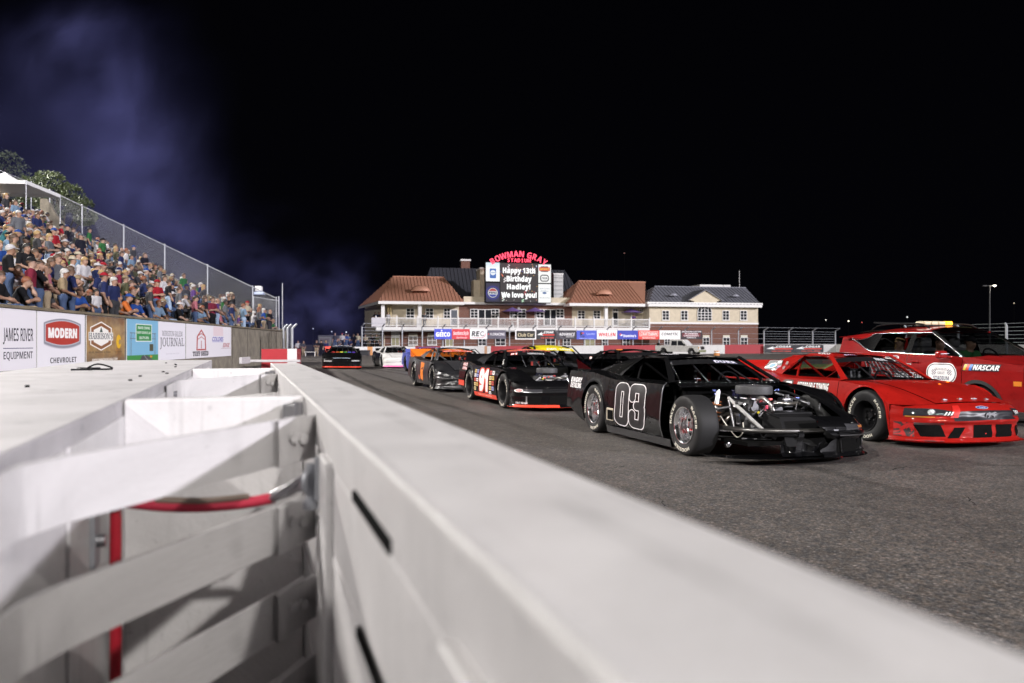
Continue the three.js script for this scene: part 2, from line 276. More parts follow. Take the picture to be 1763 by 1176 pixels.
// tension cable in a red sleeve, its bracket and the red tie rod below
{
  const t = thing('tension_cable', 'steel wire rope in a red sleeve slung between wall bracket and barrier', 'cable', V3(0, 0, 0), TH);
  part('sleeve', pipe([[-0.262, 0.945, -1.865], [-0.18, 0.93, -1.865], [-0.09, 0.925, -1.855], [0.0, 0.93, -1.845], [0.052, 0.94, -1.828]], 0.0125, 30, 10), std(L(0.42, 0.02, 0.05), 0.75), t);
  part('printed_band', pipe([[-0.19, 0.944, -1.861], [-0.09, 0.938, -1.85], [0.0, 0.943, -1.842]], 0.0075, 16, 6), std(L(0.2, 0.15, 0.12), 0.6), t);
  const eye = []; for (let k = 0; k < 5; k++) { const a = k * 1.257; eye.push(pipe([[0.045, 0.94 + 0.008 * Math.sin(a), -1.83 + 0.008 * Math.cos(a)], [0.08, 0.962 + 0.01 * Math.sin(a + 1), -1.79 + 0.008 * Math.cos(a + 1)], [0.108, 0.985 + 0.012 * Math.sin(a + 2), -1.74], [0.13, 1.005, -1.69]], 0.0055, 16, 6)); }
  part('wire_strand', eye, M.steel, t);
  const th = new THREE.TorusGeometry(0.024, 0.007, 10, 24).rotateY(0.9).translate(0.122, 0.995, -1.70); part('thimble', th, M.galv, t);
  part('shackle', [rbox(0.02, 0.09, 0.03, 0.004, 0.138, 1.0, -1.69), cyl(0.011, 0.011, 0.09, 0.122, 0.985, -1.70), cyl(0.019, 0.019, 0.016, 0.122, 0.945, -1.70, 6)], M.galv, t);
}
{
  const t = thing('tie_rod', 'upright red tie rod hanging from a bolted bracket on the concrete wall', 'rod', V3(0, 0, 0), TH);
  part('rod', rod([-0.272, 0.94, -1.89], [-0.272, 0.2, -1.89], 0.012, 12), std(L(0.42, 0.015, 0.03), 0.4), t);
  part('bracket', [rbox(0.012, 0.17, 0.06, 0.003, -0.306, 0.90, -1.85), rbox(0.06, 0.05, 0.012, 0.003, -0.28, 0.955, -1.865)], M.galv, t);
  for (const y of [0.945, 0.87]) part('nut', cyl(0.014, 0.014, 0.016, 0, 0, 0, 6).rotateZ(Math.PI / 2).translate(-0.292, y, -1.84), M.steel, t);
}
// loose leads left lying on the wall
for (const [i, [v, s, n]] of [[-0.85, 5.2, 'black coiled lead lying on top of the wall below the newspaper sign'], [-1.0, 3.1, 'thin black lead lying on the wall top below the trading post sign']].entries()) {
  const p = []; for (let k = 0; k < 8; k++) p.push([v + 0.16 * n3(k * 0.5, i, 1), 1.128 + (k === 4 ? 0.03 : 0.003), -(s + (k - 4) * 0.05 + 0.05 * n3(k * 0.6, i, 5))]);
  single('cable_lead', pipe(p, 0.005, 40, 6), M.blackPlastic, n, 'cable', 'leads on the wall').rotation.y = TH;
}
// the next stretch of wall, a hand taller, painted red and white
{
  const t = thing('painted_wall', 'low track wall beyond the steel barrier, painted red with a white end', 'wall');
  const A = at(450, 601, 6.25), B = at(511, 600.5, 6.32), C = V3(-10.6, 1.0, -40), yb = -0.3;
  const A2 = C.clone().add(V3(-0.5, 0, 0.2));
  const mk = (a, b) => quad([a.x, yb, a.z], [b.x, yb, b.z], [b.x, b.y, b.z], [a.x, a.y, a.z], 6);
  const m = A.clone().lerp(B, 0.73);
  part('red_end', worldUV(mk(A, m)), redPaint, t); part('white_end', worldUV(mk(m, B)), steelWhite, t);
  part('track_face', worldUV(mk(B, C)), redPaint, t); part('back_face', worldUV(mk(A2, A)), deckWhite, t);
  part('coping', worldUV(quad([A.x, A.y, A.z], [B.x, B.y, B.z], [C.x, C.y, C.z], [A2.x, A2.y, A2.z], 4)), deckWhite, t);
  // white posts of the joint frame
  part('joint_frame', [rbox(0.42, 0.02, 0.03, 0.004, -1.86, 1.142, -6.2), rbox(0.02, 0.05, 0.2, 0.004, -2.03, 1.15, -6.05)], deckWhite, t);
}
// ---------------------------------------------------------------- people: one continuous body per pose, meshed from a field of tapered limbs
const capsule = (p, a, b, ra, rb, fz = 1) => {
  const px = p[0] - a[0], py = p[1] - a[1], pz = (p[2] - a[2]) * fz, bx = b[0] - a[0], by = b[1] - a[1], bz = (b[2] - a[2]) * fz, l = bx * bx + by * by + bz * bz || 1e-9, t = clamp((px * bx + py * by + pz * bz) / l);
  return Math.hypot(px - bx * t, py - by * t, pz - bz * t) - lerp(ra, rb, t);
};
function bodyGeo(J, N = 64) { // J: joints; returns geometry with groups skin, shirt, trousers, shoes
  const bones = []; // [a, b, ra, rb, class, flat]
  const add = (a, b, ra, rb, c, f = 1) => bones.push([a, b, ra, rb, c, f]);
  const mid = (a, b, t) => a.map((x, i) => lerp(x, b[i], t));
  add(J.pelvis, J.chest, 0.15, 0.168, 1, 1.35); add([J.chest[0] - 0.13, J.chest[1] + 0.05, J.chest[2]], [J.chest[0] + 0.13, J.chest[1] + 0.05, J.chest[2]], 0.085, 0.085, 1);
  add([J.pelvis[0] - 0.08, J.pelvis[1] - 0.03, J.pelvis[2]], [J.pelvis[0] + 0.08, J.pelvis[1] - 0.03, J.pelvis[2]], 0.125, 0.125, 2);
  add(mid(J.chest, J.head, 0.35), mid(J.chest, J.head, 0.75), 0.058, 0.052, 0);
  add([J.head[0], J.head[1] + 0.025, J.head[2] - 0.012], [J.head[0], J.head[1] - 0.055, J.head[2] + 0.02], 0.094, 0.066, 0); add([J.head[0], J.head[1] - 0.015, J.head[2] + 0.085], [J.head[0], J.head[1] - 0.03, J.head[2] + 0.1], 0.014, 0.016, 0);
  for (const s of ['l', 'r']) {
    const sh = J[s + 'Sh'], el = J[s + 'El'], wr = J[s + 'Wr'], hp = J[s + 'Hip'], kn = J[s + 'Kn'], an = J[s + 'An'], sl = mid(sh, el, 0.8);
    add(sh, sl, 0.072, 0.06, 1); add(sl, el, 0.05, 0.044, 0); add(el, wr, 0.043, 0.03, 0);
    const hd = mid(el, wr, 1.2), d = mid([0, 0, 0], [wr[0] - el[0], wr[1] - el[1], wr[2] - el[2]], 0.16); add(wr, hd, 0.036, 0.032, 0); add(hd, [hd[0] + d[0], hd[1] + d[1] - 0.02, hd[2] + d[2] + 0.01], 0.03, 0.02, 0);
    const k2 = mid(hp, kn, J.shorts ? 0.85 : 1); add(hp, k2, 0.095, 0.07, 2); if (J.shorts) add(k2, kn, 0.058, 0.055, 0); add(kn, an, J.shorts ? 0.055 : 0.066, J.shorts ? 0.038 : 0.05, J.shorts ? 0 : 2);
    add([an[0], an[1] - 0.035, an[2] - 0.03], [an[0] + (s === 'l' ? 0.015 : -0.015), an[1] - 0.045, an[2] + 0.16], 0.045, 0.036, 3);
  }
  let lo = [9, 9, 9], hi = [-9, -9, -9]; for (const b of bones) for (const q of [b[0], b[1]]) for (let i = 0; i < 3; i++) { lo[i] = Math.min(lo[i], q[i] - 0.2); hi[i] = Math.max(hi[i], q[i] + 0.2); }
  const c = lo.map((x, i) => (x + hi[i]) / 2), R = Math.max(...hi.map((x, i) => x - lo[i])) / 2, h = N / 2, mc = new MarchingCubes(N, new THREE.MeshStandardMaterial(), false, false, 40000); mc.isolation = 0;
  const K = 0.035, dist = (p) => { let s = 0; for (const b of bones) { const d = capsule(p, b[0], b[1], b[2], b[3], b[5]); if (d < 0.25) s += Math.exp(-d / K * 1.6); } return s > 0 ? -Math.log(s) * K / 1.6 : 0.3; };
  for (let z = 0; z < N; z++) for (let y = 0; y < N; y++) for (let x = 0; x < N; x++) {
    const p = [c[0] + (x - h) / h * R, c[1] + (y - h) / h * R, c[2] + (z - h) / h * R];
    mc.field[z * N * N + y * N + x] = p[0] < lo[0] || p[0] > hi[0] || p[1] < lo[1] || p[1] > hi[1] || p[2] < lo[2] || p[2] > hi[2] ? -0.3 : -dist(p);
  }
  mc.update();
  const n = mc.count, P = new Float32Array(n * 3); for (let i = 0; i < n * 3; i++) P[i] = c[i % 3] + mc.positionArray[i] * R;
  let g = new THREE.BufferGeometry(); g.setAttribute('position', new THREE.BufferAttribute(P, 3)); g = mergeVertices(g, 1e-4);
  const ix = g.index.array, q = g.attributes.position, by = [[], [], [], []];
  for (let i = 0; i < ix.length; i += 3) { const m = [0, 1, 2].map((k) => (q.array[ix[i] * 3 + k] + q.array[ix[i + 1] * 3 + k] + q.array[ix[i + 2] * 3 + k]) / 3); let best = 9, cl = 0; for (const b of bones) { const d = capsule(m, b[0], b[1], b[2], b[3], b[5]); if (d < best) { best = d; cl = b[4]; } } by[cl].push(ix[i], ix[i + 1], ix[i + 2]); }
  g.setIndex(by.flat()); g.clearGroups(); let st = 0; by.forEach((a, i) => { g.addGroup(st, a.length, i); st += a.length; });
  g.computeVertexNormals(); g.userData.head = J.head; return g;
}
const stand = (o = {}) => ({ pelvis: [0, 0.97, 0], chest: [0, 1.33, 0], head: [0, 1.64, 0.02], lSh: [0.2, 1.42, 0], rSh: [-0.2, 1.42, 0], lEl: [0.26, 1.14, -0.03], rEl: [-0.26, 1.14, -0.03], lWr: [0.25, 0.9, 0.07], rWr: [-0.25, 0.9, 0.07], lHip: [0.1, 0.92, 0], rHip: [-0.1, 0.92, 0], lKn: [0.11, 0.5, 0.02], rKn: [-0.11, 0.5, 0.02], lAn: [0.12, 0.09, -0.02], rAn: [-0.12, 0.09, -0.02], ...o });
const sit = (o = {}) => ({ pelvis: [0, 0.54, -0.06], chest: [0, 0.9, -0.02], head: [0, 1.21, 0.04], lSh: [0.2, 0.99, -0.01], rSh: [-0.2, 0.99, -0.01], lEl: [0.27, 0.73, 0.08], rEl: [-0.27, 0.73, 0.08], lWr: [0.15, 0.62, 0.28], rWr: [-0.15, 0.62, 0.28], lHip: [0.1, 0.5, 0], rHip: [-0.1, 0.5, 0], lKn: [0.15, 0.5, 0.42], rKn: [-0.15, 0.5, 0.42], lAn: [0.13, 0.09, 0.4], rAn: [-0.13, 0.09, 0.4], ...o });
const POSES = {
  standing: stand(), 'standing in shorts': stand({ shorts: 1 }),
  'standing with folded arms': stand({ lEl: [0.27, 1.16, 0.04], rEl: [-0.27, 1.16, 0.04], lWr: [0.02, 1.16, 0.22], rWr: [-0.02, 1.19, 0.24] }),
  'standing with a hand at the mouth': stand({ rEl: [-0.24, 1.2, 0.18], rWr: [-0.05, 1.5, 0.17], lEl: [0.25, 1.15, 0.05], lWr: [0.02, 1.14, 0.22] }),
  'standing with hands in front': stand({ lEl: [0.25, 1.14, 0.03], rEl: [-0.25, 1.14, 0.03], lWr: [0.09, 1.04, 0.25], rWr: [-0.09, 1.04, 0.25], head: [0, 1.62, 0.06] }),
  seated: sit(), 'seated in shorts': sit({ shorts: 1, lWr: [0.06, 0.64, 0.3], rWr: [-0.06, 0.64, 0.3] }),
  'seated leaning forward': sit({ chest: [0, 0.87, 0.13], head: [0, 1.15, 0.26], lSh: [0.19, 0.95, 0.15], rSh: [-0.19, 0.95, 0.15], lEl: [0.24, 0.68, 0.3], rEl: [-0.24, 0.68, 0.3], lWr: [0.05, 0.72, 0.45], rWr: [-0.05, 0.74, 0.44] }),
  'seated holding a phone up': sit({ rEl: [-0.26, 0.78, 0.16], rWr: [-0.09, 0.98, 0.3], lWr: [0.06, 0.64, 0.3] }),
  'seated with head turned': sit({ lWr: [0.2, 0.6, 0.3], rWr: [-0.03, 0.68, 0.27], head: [0.03, 1.21, 0.03] }),
};
const BODY = {}; for (const k in POSES) BODY[k] = bodyGeo(POSES[k]);
const HAIR = {
  short: merge([new THREE.SphereGeometry(0.108, 16, 10, 0, 6.3, 0, 1.75).scale(0.93, 1.05, 1.06).rotateX(-0.42).translate(0, 0.035, -0.014)]),
  long: merge([new THREE.SphereGeometry(0.112, 16, 10, 0, 6.3, 0, 1.8).scale(0.95, 1.05, 1.06).rotateX(-0.42).translate(0, 0.03, -0.012), ball(0.1, 0, -0.1, -0.065, 1.0, 1.7, 0.5)]),
  bun: merge([new THREE.SphereGeometry(0.109, 16, 10, 0, 6.3, 0, 1.75).scale(0.93, 1.05, 1.06).rotateX(-0.42).translate(0, 0.035, -0.014), ball(0.05, 0, 0.08, -0.13), ball(0.03, 0, -0.05, -0.13, 1, 3, 1)]),
  cap: merge([new THREE.SphereGeometry(0.113, 16, 8, 0, 6.3, 0, 1.5).scale(0.94, 0.98, 1.05).translate(0, 0.035, -0.01), new THREE.CylinderGeometry(0.085, 0.085, 0.012, 16).scale(0.95, 1, 0.85).rotateX(0.14).translate(0, 0.04, 0.115)]),
  hat: merge([new THREE.SphereGeometry(0.112, 16, 8, 0, 6.3, 0, 1.5).scale(0.94, 0.95, 1.05).translate(0, 0.045, -0.01), new THREE.CylinderGeometry(0.19, 0.2, 0.014, 20).translate(0, 0.05, 0)]),
  bald: ball(0.02, 0.098, -0.01, -0.01, 0.5, 1.2, 1),
};
const EYE = ball(0.013, 0, 0.006, 0.083, 1.2, 0.8, 0.6, 8), MOUTH = rbox(0.05, 0.01, 0.012, 0.003, 0, -0.062, 0.083);
const SKIN = [[0.5, 0.29, 0.2], [0.44, 0.25, 0.17], [0.56, 0.35, 0.26], [0.38, 0.2, 0.12], [0.12, 0.06, 0.035], [0.22, 0.12, 0.075]].map((c) => std(L(...c.map((q) => q * 0.52)), 0.6));
const CLOTH = { black: [0.012, 0.012, 0.014], charcoal: [0.045, 0.045, 0.05], grey: [0.11, 0.115, 0.13], white: [0.45, 0.44, 0.46], navy: [0.018, 0.025, 0.08], blue: [0.02, 0.06, 0.24], 'pale blue': [0.16, 0.24, 0.34], red: [0.28, 0.015, 0.025], maroon: [0.15, 0.018, 0.035], pink: [0.32, 0.11, 0.14], purple: [0.10, 0.05, 0.18], green: [0.03, 0.12, 0.04], olive: [0.07, 0.07, 0.04], tan: [0.25, 0.19, 0.12], orange: [0.45, 0.12, 0.03], teal: [0.04, 0.14, 0.16], cream: [0.42, 0.37, 0.28] };
const CMAT = {}; for (const k in CLOTH) CMAT[k] = phys(L(...CLOTH[k].map((q) => q * 0.8)), 0.9, { specularIntensity: 0.2 });
const TROU = { denim: phys(L(0.05, 0.075, 0.14), 0.9, { specularIntensity: 0.2 }), black: CMAT.black, khaki: std(L(0.22, 0.17, 0.11), 0.85), charcoal: CMAT.charcoal, 'pale denim': std(L(0.22, 0.29, 0.4), 0.85), white: CMAT.white };
const HCOL = { brown: std(L(0.06, 0.032, 0.018), 0.6), black: std(L(0.012, 0.01, 0.009), 0.6), blond: std(L(0.28, 0.18, 0.075), 0.6), grey: std(L(0.35, 0.34, 0.33), 0.6), auburn: std(L(0.16, 0.05, 0.02), 0.6) };
const LIP = std(L(0.22, 0.08, 0.07), 0.6), DARKEYE = std(L(0.02, 0.012, 0.01), 0.4), SHOE = [std(L(0.5, 0.5, 0.5), 0.6), std(L(0.02, 0.02, 0.02), 0.6)];
function person(pos, turn, o) { // o: pose, shirt, legs, skin, top: 'cap'|..., topColor, scale, label, group, eyes
  const t = thing('person', o.label, 'person', pos, turn, o.group);
  t.scale.setScalar(o.scale ?? 1);
  const g = BODY[o.pose];
  part('body', g, [SKIN[o.skin ?? 0], CMAT[o.shirt], TROU[o.legs ?? 'denim'], SHOE[o.shoe ?? 1]], t);
  const h = part(o.top === 'cap' || o.top === 'hat' ? o.top : 'hair', HAIR[o.top], o.top === 'cap' || o.top === 'hat' ? CMAT[o.topColor] : o.top === 'bald' ? SKIN[o.skin ?? 0] : HCOL[o.topColor], t); h.position.set(...g.userData.head);
  if (o.top === 'cap' || o.top === 'hat') { const u = part('hair', HAIR.short, HCOL[o.under ?? 'brown'], t); u.position.set(...g.userData.head); u.scale.setScalar(0.985); }
  if (o.eyes) { const h = g.userData.head; for (const e of [-0.036, 0.036]) part('eye', EYE, DARKEYE, t).position.set(h[0] + e, h[1], h[2]); part('mouth', MOUTH, LIP, t).position.set(...h); }
  return t;
}
// ---------------------------------------------------------------- grandstand. e runs along it away from the eye, k goes up into it
const SO = V3(-10.93, 0, -17), SA = V3(-0.1172, 0, -0.9931), SN = V3(0.9931, 0, -0.1172), STURN = Math.atan2(0.9931, -0.1172);
const SG = (e, y, k) => SO.clone().addScaledVector(SA, e).addScaledVector(SN, -k).setY(y);
const eAt = (px, k = 0) => { const t = (px - CX) / FPX; return (-10.93 - 0.9931 * k - 17 * t + 0.1172 * k * t) / (0.9931 * t + 0.1172); };
const kEnd = (px) => { const t = (px - CX) / FPX; return (-15.2 - 53.25 * t) / (0.9931 - 0.1172 * t); };
const E0 = -14, E1 = 36.5, ROWS = 20, PITCH = 0.74, rowY = (i) => 1.62 + 0.358 * i, rowK = (i) => 0.62 + PITCH * i;
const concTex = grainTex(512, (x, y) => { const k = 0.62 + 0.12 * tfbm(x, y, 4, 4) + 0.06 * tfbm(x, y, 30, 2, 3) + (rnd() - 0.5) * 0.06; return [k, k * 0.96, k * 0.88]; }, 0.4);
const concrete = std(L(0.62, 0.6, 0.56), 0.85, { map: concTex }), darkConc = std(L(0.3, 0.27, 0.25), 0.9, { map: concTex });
const linkTex = (() => { // chain link: woven wire as a cut-out sheet
  const n = 128, d = new Uint8Array(n * n * 4);
  for (let j = 0; j < n; j++) for (let i = 0; i < n; i++) { const u = i / n, v = j / n, a = Math.abs(((u + v) % 1) - 0.5), b = Math.abs(((u - v + 1) % 1) - 0.5), w = Math.min(a, b) < 0.062 ? 255 : 0, k = (j * n + i) * 4; d[k] = d[k + 1] = d[k + 2] = 255; d[k + 1] = w; d[k] = d[k + 2] = w; d[k + 3] = 255; }
  const t = new THREE.DataTexture(d, n, n); t.wrapS = t.wrapT = THREE.RepeatWrapping; t.magFilter = THREE.LinearFilter; t.needsUpdate = true; return t;
})();
const linkMat = std(L(0.22, 0.225, 0.24), 0.5, { metalness: 0.3, alphaMap: linkTex, transparent: true, side: THREE.DoubleSide });
const meshUV = (g, k = 9) => worldUV(g, k);
{
  const t = thing('grandstand', 'concrete grandstand terrace of stepped rows on the left of the track', 'grandstand', SO.clone(), STURN);
  const steps = []; // profile in (k, y) swept along e
  const prof = [[0.35, 1.0]]; for (let i = 0; i < ROWS; i++) { const k = rowK(i) - PITCH / 2; prof.push([k, i ? rowY(i - 1) : 1.0], [k, rowY(i)]); } prof.push([rowK(ROWS) + 2.6, rowY(ROWS - 1)]);
  for (let i = 0; i < prof.length - 1; i++) { const [a, b] = [prof[i], prof[i + 1]]; steps.push(quad([E0, a[1], -a[0]], [E1, a[1], -a[0]], [E1, b[1], -b[0]], [E0, b[1], -b[0]])); }
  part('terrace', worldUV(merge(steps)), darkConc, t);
  const bench = worldUV(merge([rbox(E1 - E0 - 1.2, 0.045, 0.26, 0.008, (E0 + E1) / 2 - 0.4, 0, 0), ...Array.from({ length: 24 }, (_, i) => box(0.05, 0.36, 0.18, E0 + 1 + i * 2.05, -0.2, 0))]));
  const bm = std(L(0.3, 0.3, 0.31), 0.5, { metalness: 0.3 });
  for (let i = 0; i < ROWS; i++) { const b = part('bench', bench, bm, t); b.position.set(0, rowY(i) + 0.40, -(rowK(i) + 0.13)); }
  // end wall with its sweeping top
  const top = (k) => 2.12 + 0.482 * k + (k > 13.4 ? 0.5 * (k - 13.4) ** 2 : 0);
  const pts = [[-0.2, -0.3], [-0.2, 2.1]]; for (let k = 0; k <= 15; k += 0.5) pts.push([k, top(k)]); pts.push([15.4, top(15)], [15.4, -0.3]);
  const g = extrude(pts, 0.34, { curveSegments: 1 }), P = g.attributes.position; // shape (k,y), depth -> (e)
  for (let i = 0; i < P.count; i++) P.setXYZ(i, E1 + P.getZ(i), P.getY(i), -P.getX(i)); g.computeVertexNormals();
  part('end_wall', worldUV(g), concrete, t);
  part('back_wall', worldUV(box(E1 - E0, 1.3, 0.3, (E0 + E1) / 2, 9.05, -15.5)), std(L(0.36, 0.3, 0.26), 0.9, { map: concTex }), t);
}
{ // front wall under the crowd
  const t = thing('front_wall', 'bare concrete front wall of the grandstand carrying the row of advertising signs', 'wall', SO.clone(), STURN);
  part('wall', worldUV(box(E1 - E0, 2.2, 0.28, (E0 + E1) / 2, 0.94, -0.16)), concrete, t);
  part('coping', worldUV(rbox(E1 - E0, 0.07, 0.42, 0.01, (E0 + E1) / 2, 2.085, -0.14)), std(L(0.5, 0.45, 0.36), 0.8, { map: concTex }), t);
  for (let i = 0; i < 5; i++) part('joint', box(0.02, 1.7, 0.01, 21.5 + i * 3.4, 1.15, -0.017), M.flatBlack, t);
}
// advertising signs
const SIGN = (w, h, f) => canvasTex(w, h, f);
function wallSign(name, px0, px1, label, draw, tw = 768, cat = 'sign') {
  const e0 = eAt(px0), e1 = eAt(px1), t = thing(name, label, cat, SO.clone(), STURN);
  const tex = SIGN(tw, 512, draw), hgt = 1.36;
  part('panel', rbox(e1 - e0, hgt, 0.02, 0.004, (e0 + e1) / 2, 1.36, 0.012), M.white, t);
  part('print', patch((u, v) => [lerp(e0 + 0.004, e1 - 0.004, u), 0.684 + v * (hgt - 0.01), 0.0245 + 0.006 * Math.sin(u * 9 + v * 3) * 0.3], 8, 4), std(0xffffff, 0.55, { map: tex }), t);
  return t;
}
const fillBg = (x, w, h, c) => { x.fillStyle = c; x.fillRect(0, 0, w, h); };
wallSign('advertising_sign', -26, 60.5, 'white sign reading James River Equipment in tall thin black letters', (x, w, h) => {
  fillBg(x, w, h, '#e6e3e8'); const c = w * 0.62; txt(x, 'JAMES RIVER', c, h * 0.44, w * 0.62, h * 0.26, { style: '', bold: 3, fill: '#1d1b28' }); x.fillStyle = '#2c2a55'; x.fillRect(w * 0.31, h * 0.635, w * 0.62, 6);
  txt(x, 'EQUIPMENT', c, h * 0.77, w * 0.6, h * 0.15, { style: '', bold: 3, fill: '#1d1b28' });
});
wallSign('advertising_sign', 62.5, 144.5, 'white sign with a red Modern badge above the word Chevrolet', (x, w, h) => {
  fillBg(x, w, h, '#e9e7ec'); const X = (f) => f * w, Y = (f) => f * h;
  const badge = (i, c) => { x.fillStyle = c; x.beginPath(); x.moveTo(X(0.12 + i), Y(0.19 + i)); x.quadraticCurveTo(X(0.52), Y(0.02 + i * 1.6), X(0.9 - i), Y(0.19 + i)); x.lineTo(X(0.9 - i), Y(0.55 - i)); x.quadraticCurveTo(X(0.52), Y(0.72 - i * 1.6), X(0.12 + i), Y(0.55 - i)); x.closePath(); x.fill(); };
  x.shadowColor = 'rgba(40,40,60,0.6)'; x.shadowBlur = 14; x.shadowOffsetY = 8; badge(0, '#8f9099'); x.shadowColor = 'transparent'; badge(0.02, '#b9bac4'); badge(0.035, '#b23a2f');
  txt(x, 'MODERN', w * 0.51, h * 0.37, w * 0.6, h * 0.17, { fill: '#f4f2f0', bold: 9 }); txt(x, 'CHEVROLET', w * 0.52, h * 0.87, w * 0.56, h * 0.1, { fill: '#26242c' });
});
wallSign('advertising_sign', 147, 213, "rusty brown trading sign reading Harrison's on a white hexagon", (x, w, h) => {
  const g = x.createLinearGradient(0, 0, 0, h); g.addColorStop(0, '#76604f'); g.addColorStop(0.25, '#b09367'); g.addColorStop(0.7, '#a98a58'); g.addColorStop(1, '#6b5848'); x.fillStyle = g; x.fillRect(0, 0, w, h);
  for (let i = 0; i < 260; i++) { x.fillStyle = pick(['rgba(90,60,30,0.10)', 'rgba(200,170,120,0.10)', 'rgba(70,50,60,0.10)', 'rgba(150,90,30,0.12)']); x.beginPath(); x.ellipse(rr(0, w), rr(0, h), rr(8, 90), rr(8, 50), rr(0, 3), 0, 7); x.fill(); }
  const hex = (k, c) => { x.fillStyle = c; x.beginPath(); const a = [[0.1, 0.24], [0.36, 0.12], [0.62, 0.24], [0.62, 0.58], [0.36, 0.7], [0.1, 0.58]]; a.forEach(([p, q], i) => x[i ? 'lineTo' : 'moveTo']((0.36 + (p - 0.36) * k) * w, (0.41 + (q - 0.41) * k) * h)); x.closePath(); x.fill(); };
  hex(1.05, '#f2efe9'); hex(0.96, '#8b5a35'); hex(0.72, '#f2efe9'); x.fillStyle = '#f2efe9'; x.fillRect(w * 0.05, h * 0.33, w * 0.62, h * 0.17);
  txt(x, "HARRISON'S", w * 0.36, h * 0.41, w * 0.6, h * 0.13, { font: 'serif', fill: '#23303a' }); x.fillStyle = '#27433a'; x.beginPath(); x.moveTo(w * 0.36, h * 0.22); x.lineTo(w * 0.4, h * 0.33); x.lineTo(w * 0.32, h * 0.33); x.fill();
  txt(x, 'Work, Western & Wear', w * 0.33, h * 0.745, w * 0.56, h * 0.055, { fill: '#3b2f28', style: '' }); txt(x, 'WWW.HARRISONSUSA.COM', w * 0.46, h * 0.895, w * 0.66, h * 0.05, { fill: '#efeae2' });
  x.fillStyle = '#e3b324'; x.beginPath(); x.ellipse(w * 0.83, h * 0.52, w * 0.07, h * 0.15, 0, 0, 7); x.fill(); x.fillStyle = '#a98a58'; x.beginPath(); x.ellipse(w * 0.865, h * 0.53, w * 0.035, h * 0.06, 0.4, 0, 7); x.fill(); txt(x, 'carhartt', w * 0.82, h * 0.74, w * 0.2, h * 0.04, { fill: '#4a3a2c', style: '' });
});
wallSign('advertising_sign', 217, 271, 'blue sign picturing a green highway gantry above a road', (x, w, h) => {
  fillBg(x, w, h, '#7fb7d6'); x.fillStyle = '#3d8e45'; x.fillRect(0, h * 0.84, w, h); x.fillStyle = '#4a4a4e'; x.beginPath(); x.moveTo(w * 0.36, h); x.lineTo(w * 0.46, h * 0.85); x.lineTo(w * 0.62, h * 0.85); x.lineTo(w * 0.86, h); x.fill(); x.strokeStyle = '#eee'; x.lineWidth = 7; x.setLineDash([14, 12]); x.beginPath(); x.moveTo(w * 0.53, h * 0.86); x.lineTo(w * 0.68, h); x.stroke(); x.setLineDash([]);
  x.strokeStyle = '#6c7a88'; x.lineWidth = 9; for (const q of [0.09, 0.13, 0.87, 0.91]) { x.beginPath(); x.moveTo(q * w, h * 0.3); x.lineTo(q * w, h * 0.84); x.stroke(); } for (const q of [0.32, 0.45]) { x.beginPath(); x.moveTo(w * 0.09, q * h); x.lineTo(w * 0.92, q * h); x.stroke(); } x.lineWidth = 4; for (let i = 0; i < 10; i++) { x.beginPath(); x.moveTo(w * (0.1 + i * 0.08), h * 0.45); x.lineTo(w * (0.14 + i * 0.08), h * 0.32); x.lineTo(w * (0.18 + i * 0.08), h * 0.45); x.stroke(); }
  x.fillStyle = '#e8ece6'; x.fillRect(w * 0.26, h * 0.1, w * 0.52, h * 0.42); x.fillStyle = '#2f8a48'; x.fillRect(w * 0.28, h * 0.12, w * 0.48, h * 0.38);
  ['TRAFFIC CONTROL', 'SAFETY SERVICES, INC', '336-771-7876'].forEach((s, i) => txt(x, s, w * 0.52, h * (0.19 + i * 0.12), w * [0.4, 0.45, 0.3][i], h * 0.065, { fill: '#f3f5ef' }));
  x.fillStyle = '#4f4d37'; x.fillRect(w * 0.7, h * 0.58, w * 0.13, h * 0.17); x.fillStyle = '#d98c2b'; x.fillRect(w * 0.72, h * 0.86, w * 0.07, h * 0.05);
});
wallSign('advertising_sign', 271.4, 318, 'white newspaper sign reading Winston-Salem Journal in serif letters', (x, w, h) => {
  fillBg(x, w, h, '#e9e7ee'); txt(x, 'WINSTON-SALEM', w * 0.5, h * 0.3, w * 0.76, h * 0.14, { font: 'serif', fill: '#24222e', style: '' }); txt(x, 'JOURNAL', w * 0.5, h * 0.56, w * 0.9, h * 0.3, { font: 'serif', fill: '#1e1c28', style: '' }); txt(x, 'journalnow.com', w * 0.5, h * 0.84, w * 0.5, h * 0.06, { fill: '#c9c6cf', style: '' });
});
